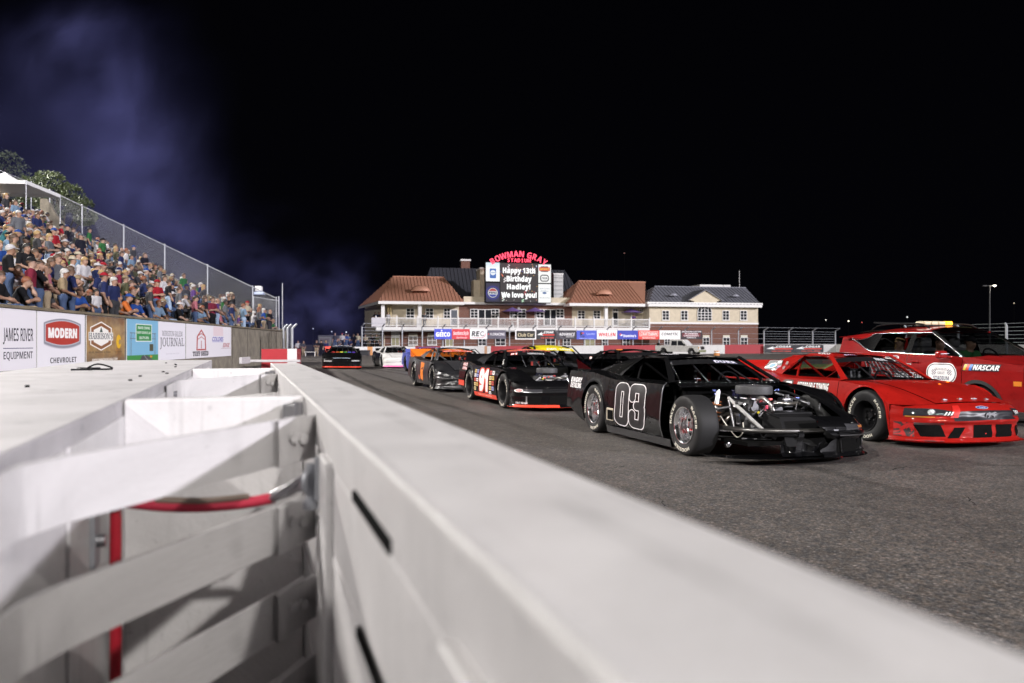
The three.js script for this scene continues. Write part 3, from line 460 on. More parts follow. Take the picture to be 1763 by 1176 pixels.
wallSign('advertising_sign', 319.5, 397, 'white sign with a red shed emblem and the words Colors Edge', (x, w, h) => {
  fillBg(x, w, h, '#e8e5ea'); x.fillStyle = 'rgba(225,190,195,0.5)'; x.fillRect(w * 0.55, h * 0.02, w * 0.24, h * 0.3); x.strokeStyle = '#b03a34'; x.lineWidth = 16; x.beginPath(); x.moveTo(w * 0.2, h * 0.76); x.lineTo(w * 0.21, h * 0.36); x.lineTo(w * 0.29, h * 0.16); x.lineTo(w * 0.37, h * 0.36); x.lineTo(w * 0.38, h * 0.76); x.closePath(); x.stroke(); x.lineWidth = 9; for (const q of [0.3, 0.4, 0.7]) { x.beginPath(); x.moveTo(w * 0.22, q * h + 20); x.lineTo(w * 0.29, q * h - (q < 0.6 ? 20 : -20)); x.lineTo(w * 0.36, q * h + 20); x.stroke(); } x.beginPath(); x.moveTo(w * 0.29, h * 0.48); x.lineTo(w * 0.29, h * 0.72); x.stroke();
  txt(x, 'TUFF SHED', w * 0.28, h * 0.87, w * 0.32, h * 0.13, { fill: '#1f1d27', font: 'serif', bold: 8 }); txt(x, 'COLORS', w * 0.66, h * 0.42, w * 0.26, h * 0.14, { fill: '#3a36a8', slant: 0.12, style: '', bold: 5 }); x.fillStyle = '#5a54b8'; x.fillRect(w * 0.53, h * 0.51, w * 0.26, 5); txt(x, 'EDGE', w * 0.87, h * 0.62, w * 0.16, h * 0.13, { fill: '#a83438', slant: 0.2, style: '', bold: 5 }); x.fillStyle = '#8a4a50'; x.fillRect(w * 0.74, h * 0.72, w * 0.24, 5);
});
{ // fence on the sloping end wall
  const t = thing('sloping_fence', 'tall chain link fence climbing the sloping end wall of the grandstand', 'fence', SO.clone(), STURN);
  const top = (k) => 2.12 + 0.482 * k, hh = 1.9, ks = [83, 139, 211, 282, 356, 434, 475].map(kEnd), e = E1 + 0.2;
  for (const k of ks) part('post', [cyl(0.04, 0.04, hh + 0.12, e, top(k) + hh / 2, -k, 10), ball(0.05, e, top(k) + hh + 0.06, -k)], M.galv, t);
  part('top_rail', rod([e, top(ks[0]) + hh, -ks[0]], [e, top(ks[6]) + hh, -ks[6]], 0.034, 10), M.galv, t);
  part('bottom_wire', rod([e, top(ks[0]) + 0.06, -ks[0]], [e, top(ks[6]) + 0.06, -ks[6]], 0.008, 6), M.galv, t);
  part('chain_link', meshUV(quad([e, top(ks[6]) + 0.03, -ks[6]], [e, top(ks[0]) + 0.03, -ks[0]], [e, top(ks[0]) + hh, -ks[0]], [e, top(ks[6]) + hh, -ks[6]]), 13), linkMat, t);
  part('return_rail', [rod([e, top(ks[0]) + hh, -ks[0]], [e - 9, top(ks[0]) + hh, -ks[0] - 0.1], 0.03), cyl(0.035, 0.035, 2.6, e - 2.5, top(ks[0]) + hh - 1.2, -ks[0])], M.galv, t);
}
{ // small gate at the foot of the stand
  const t = thing('gate_fence', 'low chain link gate panel at the foot of the grandstand end', 'fence', SO.clone(), STURN), e = E1 - 1.3, k0 = kEnd(443), k1 = kEnd(486), y1 = 4.3, z = 1;
  for (const k of [k0, k1]) part('post', cyl(0.045, 0.045, 2.4, e, 3.15, -k, 10), M.galv, t);
  part('rail', rod([e, y1, -k0], [e, 4.05, -k1], 0.03), M.galv, t); part('side_post', plate([e + 1.2, 2.2, -k1 + 0.05], [e + 1.32, 2.2, -k1 + 0.05], [e + 1.32, 5.3, -k1 + 0.05], [e + 1.2, 5.3, -k1 + 0.05], 0.05), M.galv, t);
  part('chain_link', meshUV(quad([e, 2.1, -k0], [e, 2.1, -k1], [e, 4.05, -k1], [e, y1, -k0]), 7), linkMat, t);
}
{ // flood box and bullet loudspeaker on a fence post
  const p = SG(E1 + 0.4, 0, kEnd(441));
  const t = thing('speaker_box', 'white horn loudspeaker with a pale blue tray on the fence post', 'loudspeaker', p);
  part('horn', [rbox(0.42, 0.36, 0.4, 0.05, 0.1, 4.93, 0)], M.white, t); part('tray', rbox(0.66, 0.2, 0.5, 0.05, 0.15, 4.62, 0), std(L(0.45, 0.52, 0.7), 0.5), t); part('arm', rod([0, 4.7, 0], [-0.25, 4.7, 0], 0.03), M.galv, t);
}
{ // bent catch-fence posts where the wall ends
  const t = thing('catch_fence', 'short run of bent catch fence posts at the end of the grandstand wall', 'fence');
  for (const [px, d] of [[488, 50], [494.5, 47], [503, 44]]) { const b = at(px, 600, d), y = at(px, 565, d).y; part('post', [rod([b.x, 0.3, b.z], [b.x, y, b.z], 0.07, 10), rod([b.x, y - 0.02, b.z], [b.x + 0.26, y + 0.24, b.z], 0.055, 8)], M.galv, t); }
  const a = at(488, 600, 50), c = at(503, 600, 44);
  part('chain_link', meshUV(quad([a.x, 0.6, a.z], [c.x, 0.6, c.z], [c.x, 2.3, c.z], [a.x, 2.5, a.z]), 7), linkMat, t);
}
{ // ridge tent over the top row
  const c = at(8, 330, 45.5), t = thing('canopy_tent', 'white peaked canopy tent behind the top wall of the grandstand', 'tent', V3(c.x, 0, c.z), STURN), y0 = 10.22, y1 = 11.05, w = 2.1;
  const sail = std(L(0.74, 0.74, 0.74), 0.8);
  const side = (k) => patch((u, v) => { const a = (u * 2 - 1) * w * (1 - v), sag = -0.28 * Math.sin(Math.PI * v) * 1.0, p = [a, lerp(y0, y1, v) + sag * (1 - Math.abs(u * 2 - 1) * 0.2) , w * (1 - v)]; const r = k * Math.PI / 2; return [p[0] * Math.cos(r) + p[2] * Math.sin(r), p[1], -p[0] * Math.sin(r) + p[2] * Math.cos(r)]; }, 12, 10);
  for (let k = 0; k < 4; k++) part('roof_panel', side(k), sail, t);
  for (let k = 0; k < 4; k++) { const r = k * Math.PI / 2; part('valance', box(2 * w, 0.2, 0.01, 0, y0 - 0.1, w).rotateY(r), sail, t); }
  for (const [a, b] of [[1, 1], [1, -1], [-1, 1], [-1, -1]]) part('leg', cyl(0.03, 0.03, 2.1, a * w, y0 - 1.1, b * w), M.galv, t);
}
// ---------------------------------------------------------------- trees
function leafCloud(lobes, n, size, seedK) {
  const p = [], nn = [], c = [];
  for (let i = 0; i < n; i++) {
    const b = lobes[Math.floor(rnd() * lobes.length)], th = rr(0, 6.283), cz = rr(-1, 1), r = Math.cbrt(rr(0.25, 1)), s = Math.sqrt(1 - cz * cz);
    const q = V3(b[0] + b[3] * r * s * Math.cos(th), b[1] + b[3] * 0.85 * r * cz, b[2] + b[3] * r * s * Math.sin(th));
    if (fbm(q.x * 0.8, q.y * 0.8, q.z * 0.8 + seedK, 2) < -0.12) continue;
    const d = V3(rr(-1, 1), rr(-1, 1), rr(-1, 1)).normalize(), e = V3(rr(-1, 1), rr(-1, 1), rr(-1, 1)).cross(d).normalize(), k = size * rr(0.6, 1.25), nm = d.clone().cross(e);
    const A = q.clone().addScaledVector(d, k), B = q.clone().addScaledVector(e, k * 0.45), C = q.clone().addScaledVector(d, -k), D = q.clone().addScaledVector(e, -k * 0.45), t = rr(0.6, 1.4);
    for (const v of [A, B, C, A, C, D]) { p.push(v.x, v.y, v.z); nn.push(nm.x, nm.y, nm.z); c.push(t * rr(0.95, 1.05), t, t * 0.9); }
  }
  const g = new THREE.BufferGeometry(); g.setAttribute('position', new THREE.Float32BufferAttribute(p, 3)); g.setAttribute('normal', new THREE.Float32BufferAttribute(nn, 3)); g.setAttribute('color', new THREE.Float32BufferAttribute(c, 3)); return g;
}
const leafMat = phys(L(0.062, 0.082, 0.034), 0.6, { vertexColors: true, transmission: 0.3, thickness: 0 });
const bark = std(L(0.09, 0.07, 0.05), 0.9);
function tree(pos, base, lobes, n, size, label, k) {
  const t = thing('broadleaf_tree', label, 'tree', pos, 0, 'trees behind the grandstand');
  const top = lobes[0], limbs = [rod([0, base, 0], [0.1, top[1] - 1, 0], 0.3, 10, 0.16)];
  for (const b of lobes) limbs.push(rod([0.05, lerp(base, top[1], 0.55), 0], [b[0], b[1], b[2]], 0.11, 7, 0.03));
  part('trunk', limbs, bark, t); part('crown', leafCloud(lobes, n, size, k), leafMat, t);
}
{
  const lob = (n, R, y, spread) => Array.from({ length: n }, (_, i) => [rr(-spread, spread), y + rr(-R * 0.6, R * 0.7), rr(-spread, spread), R * rr(0.55, 0.9)]);
  let p = at(8, 300, 68); tree(V3(p.x, 0, p.z), 2, [[0, 16.2, 0, 1.9], [-1.8, 15, 1, 2.2], [1.2, 14.2, 0, 1.5], [-3.4, 14.2, 0, 2.3], [0.6, 13, 1, 1.7], [-1.5, 12.4, 0, 2.4], [-4.5, 12, 0, 2.2]], 9500, 0.15, 'large dim tree behind the tent, the taller of the two', 3);
  p = at(98, 331, 54.5); tree(V3(p.x, 0, p.z), 2, [[-0.5, 12.1, 0, 1.2], [0.8, 11.4, 0, 1.0], [-1.7, 11.7, 0.4, 1.1], [1.6, 10.7, 0, 0.85], [0, 10.9, 0.5, 1.3], [-1.8, 10.5, 0, 1.3], [2.0, 9.9, 0.2, 0.75]], 7000, 0.14, 'bright green bushy tree directly behind the top of the sloping fence', 8);
}
// ---------------------------------------------------------------- field house beyond the far turn. L runs along its front, w back into it
const BA = 12 * Math.PI / 180, BO = V3((650 - CX) / FPX * 94, 0, -94);
const bL = (px, w = 0) => { const t = (px - CX) / FPX; return (t * (94 + 0.978 * w) - BO.x + 0.208 * w) / (0.978 - 0.208 * t); };
const bY = (py, l, w = 0) => H + (CY - py) / FPX * (94 + 0.208 * l + 0.978 * w);
const brickTex = grainTex(256, (x, y, i, j) => {
  const row = Math.floor(y * 32), q = (x * 10 + (row % 2) * 0.5) % 1, r = (y * 32) % 1, mortar = q < 0.06 || r < 0.16; const id = Math.sin(row * 91.7 + Math.floor(x * 10 + (row % 2) * 0.5) * 37.3) * 0.5 + 0.5;
  return mortar ? [0.5, 0.45, 0.42] : [0.40 + 0.1 * id, 0.245 + 0.07 * id, 0.20 + 0.05 * id];
}, 0.42);
const stuccoTex = grainTex(256, (x, y) => { const k = 0.92 + 0.05 * tfbm(x, y, 6, 3) + (rnd() - 0.5) * 0.03; return [k, k, k]; }, 0.3);
const brick = std(L(0.92, 0.88, 0.86), 0.9, { map: brickTex }), stucco = std(L(0.72, 0.63, 0.48), 0.85, { map: stuccoTex }), trim = std(L(0.76, 0.75, 0.74), 0.5), copper = std(L(0.54, 0.265, 0.175), 0.6, { metalness: 0.15, map: stuccoTex }), slate = std(L(0.25, 0.255, 0.30), 0.5, { metalness: 0.15, map: stuccoTex });
const darkSlate = std(L(0.035, 0.036, 0.045), 0.6), glassDark = phys(L(0.02, 0.022, 0.026), 0.08), glassLit = std(L(0.3, 0.28, 0.16), 0.4);
const B = thing('field_house', 'two storey brick and cream field house with copper and grey standing seam roofs', 'building', BO.clone(), BA);
const bx = (px0, px1, py0, py1, w, d, m, name) => { const l0 = bL(px0, w), l1 = bL(px1, w), lm = (l0 + l1) / 2, y0 = bY(py1, lm, w), y1 = bY(py0, lm, w); return part(name, worldUV(box(l1 - l0, y1 - y0, d, lm, (y0 + y1) / 2, -w - d / 2)), m, B); };
function win(px0, px1, py0, py1, w, cols = 2, rows = 3, o = {}) {
  const l0 = bL(px0, w), l1 = bL(px1, w), lm = (l0 + l1) / 2, y0 = bY(py1, lm, w), y1 = bY(py0, lm, w), W2 = l1 - l0, Hh = y1 - y0, bar = 0.075, fr = [], t = o.door ? 'door' : 'window';
  const g = new THREE.Group(); g.name = t; g.position.set(lm, y0, -w); B.add(g);
  for (let i = 0; i <= cols; i++) fr.push(box(i % cols ? bar * 0.75 : bar, Hh, 0.09, -W2 / 2 + i * W2 / cols, Hh / 2, 0.02));
  for (let j = 0; j <= rows; j++) fr.push(box(W2, j % rows ? bar * 0.75 : bar, 0.084, 0, j * Hh / rows, 0.02));
  part('frame', fr, trim, g);
  for (let i = 0; i < cols; i++) for (let j = 0; j < rows; j++) part('pane', box(W2 / cols - bar * 0.7, Hh / rows - bar * 0.7, 0.02, -W2 / 2 + (i + 0.5) * W2 / cols, (j + 0.5) * Hh / rows, 0.01), o.pane?.(i, j) ?? glassDark, g);
  part('sill', box(W2 + 0.16, 0.07, 0.16, 0, -0.04, 0.04), trim, g);
  if (o.head) part('blind', box(W2, o.head, 0.05, 0, Hh + o.head / 2, 0.03), std(L(0.62, 0.6, 0.5), 0.7), g);
  return g;
}
const lim = [bL(650), bL(1107, 0), bL(1305)];
{
  const upY0 = 3.35, eave = 6.15, wB = 2.2;
  // walls: upper storey of the left wing, brick middle, right porch, right wing
  part('wall', worldUV(box(bL(790, wB) - 1.0, eave - upY0, 0.3, (bL(790, wB) + 1.0) / 2, (eave + upY0) / 2, -wB - 0.15)), stucco, B);
  part('wall', worldUV(plate([-1.15, 0, -13], [0.85, 0, -wB], [0.85, eave, -wB], [-1.15, eave, -13], 0.3)), stucco, B);
  part('wall', worldUV(box(bL(985, wB) - bL(790, wB), eave + 0.15 - upY0, 0.3, (bL(985, wB) + bL(790, wB)) / 2, (eave + 0.15 + upY0) / 2, -wB - 0.16)), brick, B);
  part('wall', worldUV(box(bL(1120, wB) - bL(985, wB), eave - upY0, 0.3, (bL(1120, wB) + bL(985, wB)) / 2, (eave + upY0) / 2, -wB - 0.15)), stucco, B);
  part('wall', worldUV(box(bL(1110, wB) - 0.8, upY0, 0.3, (bL(1110, wB) + 0.8) / 2, upY0 / 2, -wB - 0.17)), brick, B);
  const r0 = bL(1118), r1 = bL(1305), rm = (r0 + r1) / 2, yb = bY(556.6, rm), ye = bY(525, rm) + 0.1;
  part('wall', worldUV(box(r1 - r0, yb, 13, rm, yb / 2, -6.5)), brick, B);
  part('wall', worldUV(box(r1 - r0, ye - yb, 13, rm, (yb + ye) / 2, -6.5)), stucco, B);
  part('belt_course', box(r1 - r0 + 0.1, 0.22, 13.06, rm, yb, -6.5), trim, B);
  part('cornice', rbox(r1 - r0 + 0.9, 0.3, 13.9, 0.05, rm, ye + 0.05, -6.5), trim, B);
  // balcony deck and railing
  const d0 = bL(647), d1 = bL(1118), yd = 3.22;
  part('balcony_deck', rbox(d1 - d0, 0.42, 3.0, 0.04, (d0 + d1) / 2, yd - 0.21, -1.35), trim, B);
  part('balcony_soffit', box(d1 - d0, 0.08, 2.4, (d0 + d1) / 2, yd - 0.47, -1.2), std(L(0.5, 0.5, 0.5), 0.7), B);
  const n = 14; const seg = (d1 - d0) / n;
  for (let i = 0; i <= n; i++) part('rail_post', [rbox(0.17, 1.2, 0.17, 0.02, d0 + i * seg, yd + 0.6, 0), ball(0.09, d0 + i * seg, yd + 1.24, 0)], trim, B);
  part('hand_rail', box(d1 - d0, 0.1, 0.1, (d0 + d1) / 2, yd + 1.06, 0), trim, B);
  part('hand_rail', box(d1 - d0, 0.08, 0.08, (d0 + d1) / 2, yd + 0.14, 0), trim, B);
  const bal = box(0.045, 0.86, 0.045);
  for (let i = 0; i < n; i++) { const many = []; for (let k = 1; k < 15; k++) many.push(bal.clone().translate(d0 + i * seg + k * seg / 15, yd + 0.6, 0)); part('baluster', many, trim, B).userData.kind = 'stuff'; }
  part('balcony_banner', box(1.6, 1.05, 0.03, d0 + 0.3, yd + 0.55, 0.1), std(L(0.6, 0.58, 0.62), 0.7), B);
  for (const px of [659, 722.5, 1043]) part('column', rbox(0.42, eave - yd, 0.42, 0.03, bL(px, 0.3), (eave + yd) / 2, -0.3), trim, B);
  // roofs
  const ribbed = (name, a, b, c, d, m, seams) => { // a,b along the eave; c,d ridge
    const r = part(name, worldUV(quad(a, b, c, d)), m, B), A = V3(...a), Bv = V3(...b), C = V3(...c), D = V3(...d), nrm = Bv.clone().sub(A).cross(D.clone().sub(A)).normalize(), dir = Bv.clone().sub(A), len = dir.length(); dir.normalize();
    const up = nrm.clone().cross(dir).normalize(), hgt = D.clone().sub(A).dot(up), da = D.clone().sub(A).dot(dir), cb = C.clone().sub(A).dot(dir);
    for (let i = 0; i <= seams; i++) { const x = len * i / seams, h = hgt * Math.min(1, da > 0 ? x / Math.max(da, 1e-3) : 1, cb < len ? (len - x) / (len - cb) : 1); if (h < 0.15) continue; const p = A.clone().addScaledVector(dir, x).addScaledVector(nrm, 0.03), q = p.clone().addScaledVector(up, h); part('seam', rod(p.toArray(), q.toArray(), 0.04, 5), m, r); }
  };
  const hip = (px0, px1, pyE, rx0, rx1, pyR, w0, wr, w1, m, sF, sS, dl = 0) => {
    const a = bL(px0, w0), b = bL(px1, w0), ye = bY(pyE, (a + b) / 2, w0), ra = bL(rx0, wr), rb = bL(rx1, wr), yr = bY(pyR, (ra + rb) / 2, wr);
    ribbed('roof', [a, ye, -w0], [b, ye, -w0], [rb, yr, -wr], [ra, yr, -wr], m, sF);
    ribbed('roof', [a - dl, ye, -w1], [a, ye, -w0], [ra, yr, -wr], [ra, yr, -wr - 0.01], m, sS);
    ribbed('roof', [b, ye, -w0], [b, ye, -w1], [rb, yr, -wr - 0.01], [rb, yr, -wr], m, sS);
    part('roof', quad([b, ye, -w1], [a - dl, ye, -w1], [ra, yr, -wr], [rb, yr, -wr]), m, B);
    part('ridge_cap', rod([ra, yr + 0.03, -wr], [rb, yr + 0.03, -wr], 0.08, 6), m, B);
    part('eave_fascia', [box(b - a + 0.1, 0.34, 0.16, (a + b) / 2, ye - 0.17, -w0), plate([a - dl - 0.08, ye - 0.34, -w1], [a - 0.08, ye - 0.34, -w0], [a - 0.08, ye - 0.04, -w0], [a - dl - 0.08, ye - 0.04, -w1], 0.1), box(0.16, 0.3, w1 - w0 - 0.2, b, ye - 0.19, -(w0 + w1) / 2)], trim, B);
    part('soffit', box(b - a, 0.05, w1 - w0, (a + b) / 2, ye - 0.3, -(w0 + w1) / 2), std(L(0.6, 0.55, 0.45), 0.8), B);
    return { a, b, ye, ra, rb, yr };
  };
  const h1 = hip(652, 799, 519, 676, 764.5, 477, -0.5, 6, 14, copper, 24, 18, 2.0);
  const h2 = hip(981, 1110, 522.5, 996, 1111, 485, -0.5, 6, 12.5, copper, 22, 14);
  const h3 = hip(1117, 1311, 524, 1127, 1284, 494.5, -0.55, 5, 13.6, slate, 32, 14);
  const vent = (l, y, w, r, m) => part('roof_vent', [new THREE.SphereGeometry(r, 20, 10, 0, 6.3, 0, 1.57).scale(1, 0.62, 0.5).translate(l, y, -w), box(2 * r, 0.06, 0.5, l, y, -w)], m, B);
  vent(bL(724, 1.4), bY(501, 5, 1.4), 1.4, 1.15, copper); vent(bL(1040, 1.4), bY(506, 24, 1.4), 1.4, 1.05, copper); vent(bL(1159, 1.4), bY(508, 34, 1.4), 1.4, 0.55, slate); vent(bL(1266, 1.4), bY(509, 41, 1.4), 1.4, 0.5, slate);
  part('roof_curb', box(bL(1249, 9) - bL(1197, 9), 0.5, 3, (bL(1249, 9) + bL(1197, 9)) / 2, bY(493, 38, 9), -9), trim, B);
  // cream gable with the arched window
  const gm = bL(1214.6, -0.3), gy0 = bY(523.5, gm, -0.3), gp = bY(500.5, gm, -0.3), gw = 2.2;
  const gab = extrude([[-gw * 0.72, gy0 - 0.15], [gw * 0.72, gy0 - 0.15], [gw * 0.72, gy0 + 0.35], [gw, gy0 + 0.5], [0, gp], [-gw, gy0 + 0.5], [-gw * 0.72, gy0 + 0.35]], 3.2).translate(gm, 0, -2.9); part('gable', worldUV(gab), stucco, B);
  for (const s of [-1, 1]) part('gable_roof', plate([gm, gp + 0.12, 0.5], [gm + s * (gw + 0.25), gy0 + 0.42, 0.5], [gm + s * (gw + 0.25), gy0 + 0.42, -3.2], [gm, gp + 0.12, -3.2], 0.06), slate, B);
  { // arched window
    const g = new THREE.Group(); g.name = 'window'; B.add(g); const aw = (bL(1226) - bL(1202)) / 2, y0 = bY(552, gm), ym = bY(538, gm); g.position.set(gm, y0, 0.02);
    const sh = new THREE.Shape(); sh.moveTo(-aw, 0); sh.lineTo(aw, 0); sh.lineTo(aw, ym - y0); sh.absarc(0, ym - y0, aw, 0, Math.PI); sh.lineTo(-aw, 0);
    part('pane', new THREE.ExtrudeGeometry(sh, { depth: 0.03, bevelEnabled: false, curveSegments: 20 }), glassDark, g);
    const bars = []; for (let i = 0; i <= 4; i++) { const x = -aw + i * aw / 2; bars.push(box(0.07, ym - y0 + (i % 4 ? Math.sqrt(Math.max(0, 1 - (x / aw) ** 2)) * aw : 0), 0.07, x, (ym - y0 + (i % 4 ? Math.sqrt(Math.max(0, 1 - (x / aw) ** 2)) * aw : 0)) / 2, 0.05)); }
    for (let j = 0; j <= 3; j++) bars.push(box(2 * aw, 0.07, 0.066, 0, j * (ym - y0) / 3, 0.05)); bars.push(new THREE.TorusGeometry(aw, 0.06, 6, 24, Math.PI).translate(0, ym - y0, 0.05), new THREE.TorusGeometry(aw * 0.5, 0.035, 6, 16, Math.PI).translate(0, ym - y0, 0.05));
    part('frame', bars, trim, g);
  }
  // middle: parapet and dark roof behind the scoreboard, chimney, cream stair heads
  const p0 = bL(799, 1.5), p1 = bL(985, 1.5), py = bY(521, 15, 1.5);
  part('parapet', worldUV(box(p1 - p0, 0.75, 0.4, (p0 + p1) / 2, py + 0.35, -2.0)), stucco, B); part('parapet_cap', rbox(p1 - p0, 0.3, 0.9, 0.04, (p0 + p1) / 2, py - 0.1, -1.9), trim, B);
  const s0 = bL(722, 8), s1 = bL(1004, 8), t0 = bL(741, 12), t1 = bL(972, 12), yE = bY(512, 15, 8), yT = bY(462.5, 15, 12);
  ribbed('roof', [s0, yE, -8], [s1, yE, -8], [t1, yT, -12], [t0, yT, -12], darkSlate, 44);
  part('roof', [quad([s0, yE, -17], [s0, yE, -8], [t0, yT, -12], [t0, yT, -12.1]), quad([s1, yE, -8], [s1, yE, -17], [t1, yT, -12.1], [t1, yT, -12]), quad([s1, yE, -17], [s0, yE, -17], [t0, yT, -12.1], [t1, yT, -12.1])], darkSlate, B);
  const c0 = bL(793.5, 12.6), c1 = bL(808.5, 12.6), cT = bY(446, 10, 12.6);
  part('chimney', worldUV(box(c1 - c0, cT - yE, 1.1, (c0 + c1) / 2, (cT + yE) / 2, -12.9)), brick, B); part('chimney_cap', [rbox(c1 - c0 + 0.22, 0.24, 1.4, 0.04, (c0 + c1) / 2, cT - 0.12, -12.9)], trim, B);
  bx(827, 838, 462, 512, 4, 3, stucco, 'stair_head'); bx(826, 838.5, 460.5, 463.5, 3.9, 3.2, trim, 'stair_cap'); bx(815.5, 827, 482, 512, 4.4, 2, stucco, 'stair_head');
  const tw = bx(953.5, 969.5, 472, 513, 4, 3, std(L(0.5, 0.5, 0.5), 0.6), 'stair_head'); bx(953, 970, 470.5, 473, 3.9, 3.2, trim, 'stair_cap');
  for (let i = 0; i < 5; i++) bx(954, 969, 478 + i * 7, 478.5 + i * 7, 3.97, 0.02, M.flatBlack, 'panel_joint');
  part('aerial', cyl(0.04, 0.03, 2.4, bL(1273, 6), bY(494, 41, 6) + 1.2, -6, 6), trim, B);
  // windows and doors
  const mixed = (i, j) => (j === 2 ? std(L(0.1, 0.11, 0.12), 0.1) : glassDark);
  for (const [a, b] of [[699.7, 713], [732.7, 746], [764, 775]]) win(a, b, 531, 548.5, wB - 0.03);
  win(776, 787.5, 533.5, 560, wB - 0.03, 1, 1, { door: 1, pane: () => std(L(0.12, 0.13, 0.15), 0.15) });
  for (const [a, b, c] of [[810, 822.6, 2], [846, 859, 2], [878, 905, 4], [923, 936, 2], [957.5, 970.5, 2]]) win(a, b, 532.5, 547.5, wB - 0.05, c, 3);
  for (const [a, b] of [[823.8, 834.6], [835.2, 846], [936.6, 947.2], [947.8, 957.4]]) win(a, b, 533, 560, wB - 0.05, 1, 1, { door: 1 });
  for (const [a, b] of [[994.6, 1006.7], [1021.5, 1033.3]]) win(a, b, 535, 549, wB - 0.03);
  win(1055, 1063.6, 532, 536.5, wB - 0.03, 2, 1); win(1055, 1063.6, 537.5, 560, wB - 0.03, 1, 1, { door: 1 }); win(1101.7, 1107, 532, 537.5, wB - 0.03, 2, 1);
  for (const [a, b] of [[1140.3, 1151.7], [1172.4, 1183.7], [1244, 1255], [1274.4, 1285.5]]) win(a, b, 535, 551, 0.0);
  for (const [a, b] of [[1210, 1221], [1244.6, 1256], [1275, 1286.6], [1143.9, 1154]]) win(a, b, 581, 594, 0.0, 2, 2, { head: 0.3 });
  const cream = (i, j) => (j ? std(L(0.6, 0.6, 0.58), 0.6) : glassLit);
  win(674, 687.5, 568, 595, wB - 0.04, 2, 2, { door: 1, pane: cream });
  for (const [a, b] of [[703.5, 718.4], [736.2, 751.5]]) win(a, b, 579, 594, wB - 0.04, 2, 2, { head: 0.35, pane: () => std(L(0.2, 0.17, 0.15), 0.2) });
  for (const [a, b] of [[767, 780], [1007, 1024], [1105.6, 1118]]) win(a, b, 575, 596, wB - 0.04, 2, 1, { door: 1, pane: () => glassLit });
  for (const [a, b] of [[823.6, 836], [853, 870], [940, 956], [969.5, 982], [1036.6, 1046.4], [1072, 1084]]) win(a, b, 583, 595, wB - 0.04, 2, 2);
  for (const px of [713, 893]) part('wall_lamp', rbox(0.3, 0.2, 0.2, 0.05, bL(px, 2.1), 5.7, -2.0), trim, B);
  part('porch_curtain', [0, 1].map((i) => cyl(0.1, 0.16, 1.9, bL(668 + i * 4.5, 1.6), 5.1, -1.6, 10)), std(L(0.5, 0.4, 0.22), 0.8), B);
}
// tables and parasols on the balcony
for (const [i, [px, d]] of [[882, 1], [921, 1], [1087, 1.1]].entries()) {
  const l = bL(px, 1.3), p = BO.clone().add(V3(0.978 * l - 0.208 * 1.3, 3.22, -0.208 * l - 0.978 * 1.3));
  const t = thing('parasol', ['purple parasol left of the balcony doors under the scoreboard', 'purple parasol right of the scoreboard on the balcony', 'purple parasol on the right end of the balcony by the porch'][i], 'parasol', p, BA, 'parasols on the balcony');
  part('canopy', new THREE.ConeGeometry(1.35, 0.55, 10, 1, true).translate(0, 2.25, 0), std(L(0.16, 0.1, 0.3), 0.7), t); part('pole', cyl(0.03, 0.03, 2.3, 0, 1.15, 0, 8), trim, t); part('table', [cyl(0.5, 0.5, 0.05, 0, 0.75, 0), cyl(0.25, 0.05, 0.7, 0, 0.36, 0)], M.white, t);
}
for (const [i, [px, shirt]] of [[646, 'black'], [652, 'navy'], [655, 'charcoal'], [668, 'white'], [724, 'black'], [731, 'grey'], [1091, 'purple']].entries()) {
  const l = bL(px, 0.9), p = BO.clone().add(V3(0.978 * l - 0.208 * 0.9, 3.22, -0.208 * l - 0.978 * 0.9));
  person(p, BA + rr(-0.4, 0.4), { pose: i % 2 ? 'standing' : 'standing with folded arms', shirt, top: 'short', topColor: i % 3 ? 'black' : 'brown', legs: 'black', label: `person in ${shirt} on the balcony ${px < 660 ? 'at the left corner post' : px < 700 ? 'beside the porch curtain' : px < 760 ? 'before the cream left wing wall' : 'under the right hand parasol'}`, group: 'people on the balcony' });
}
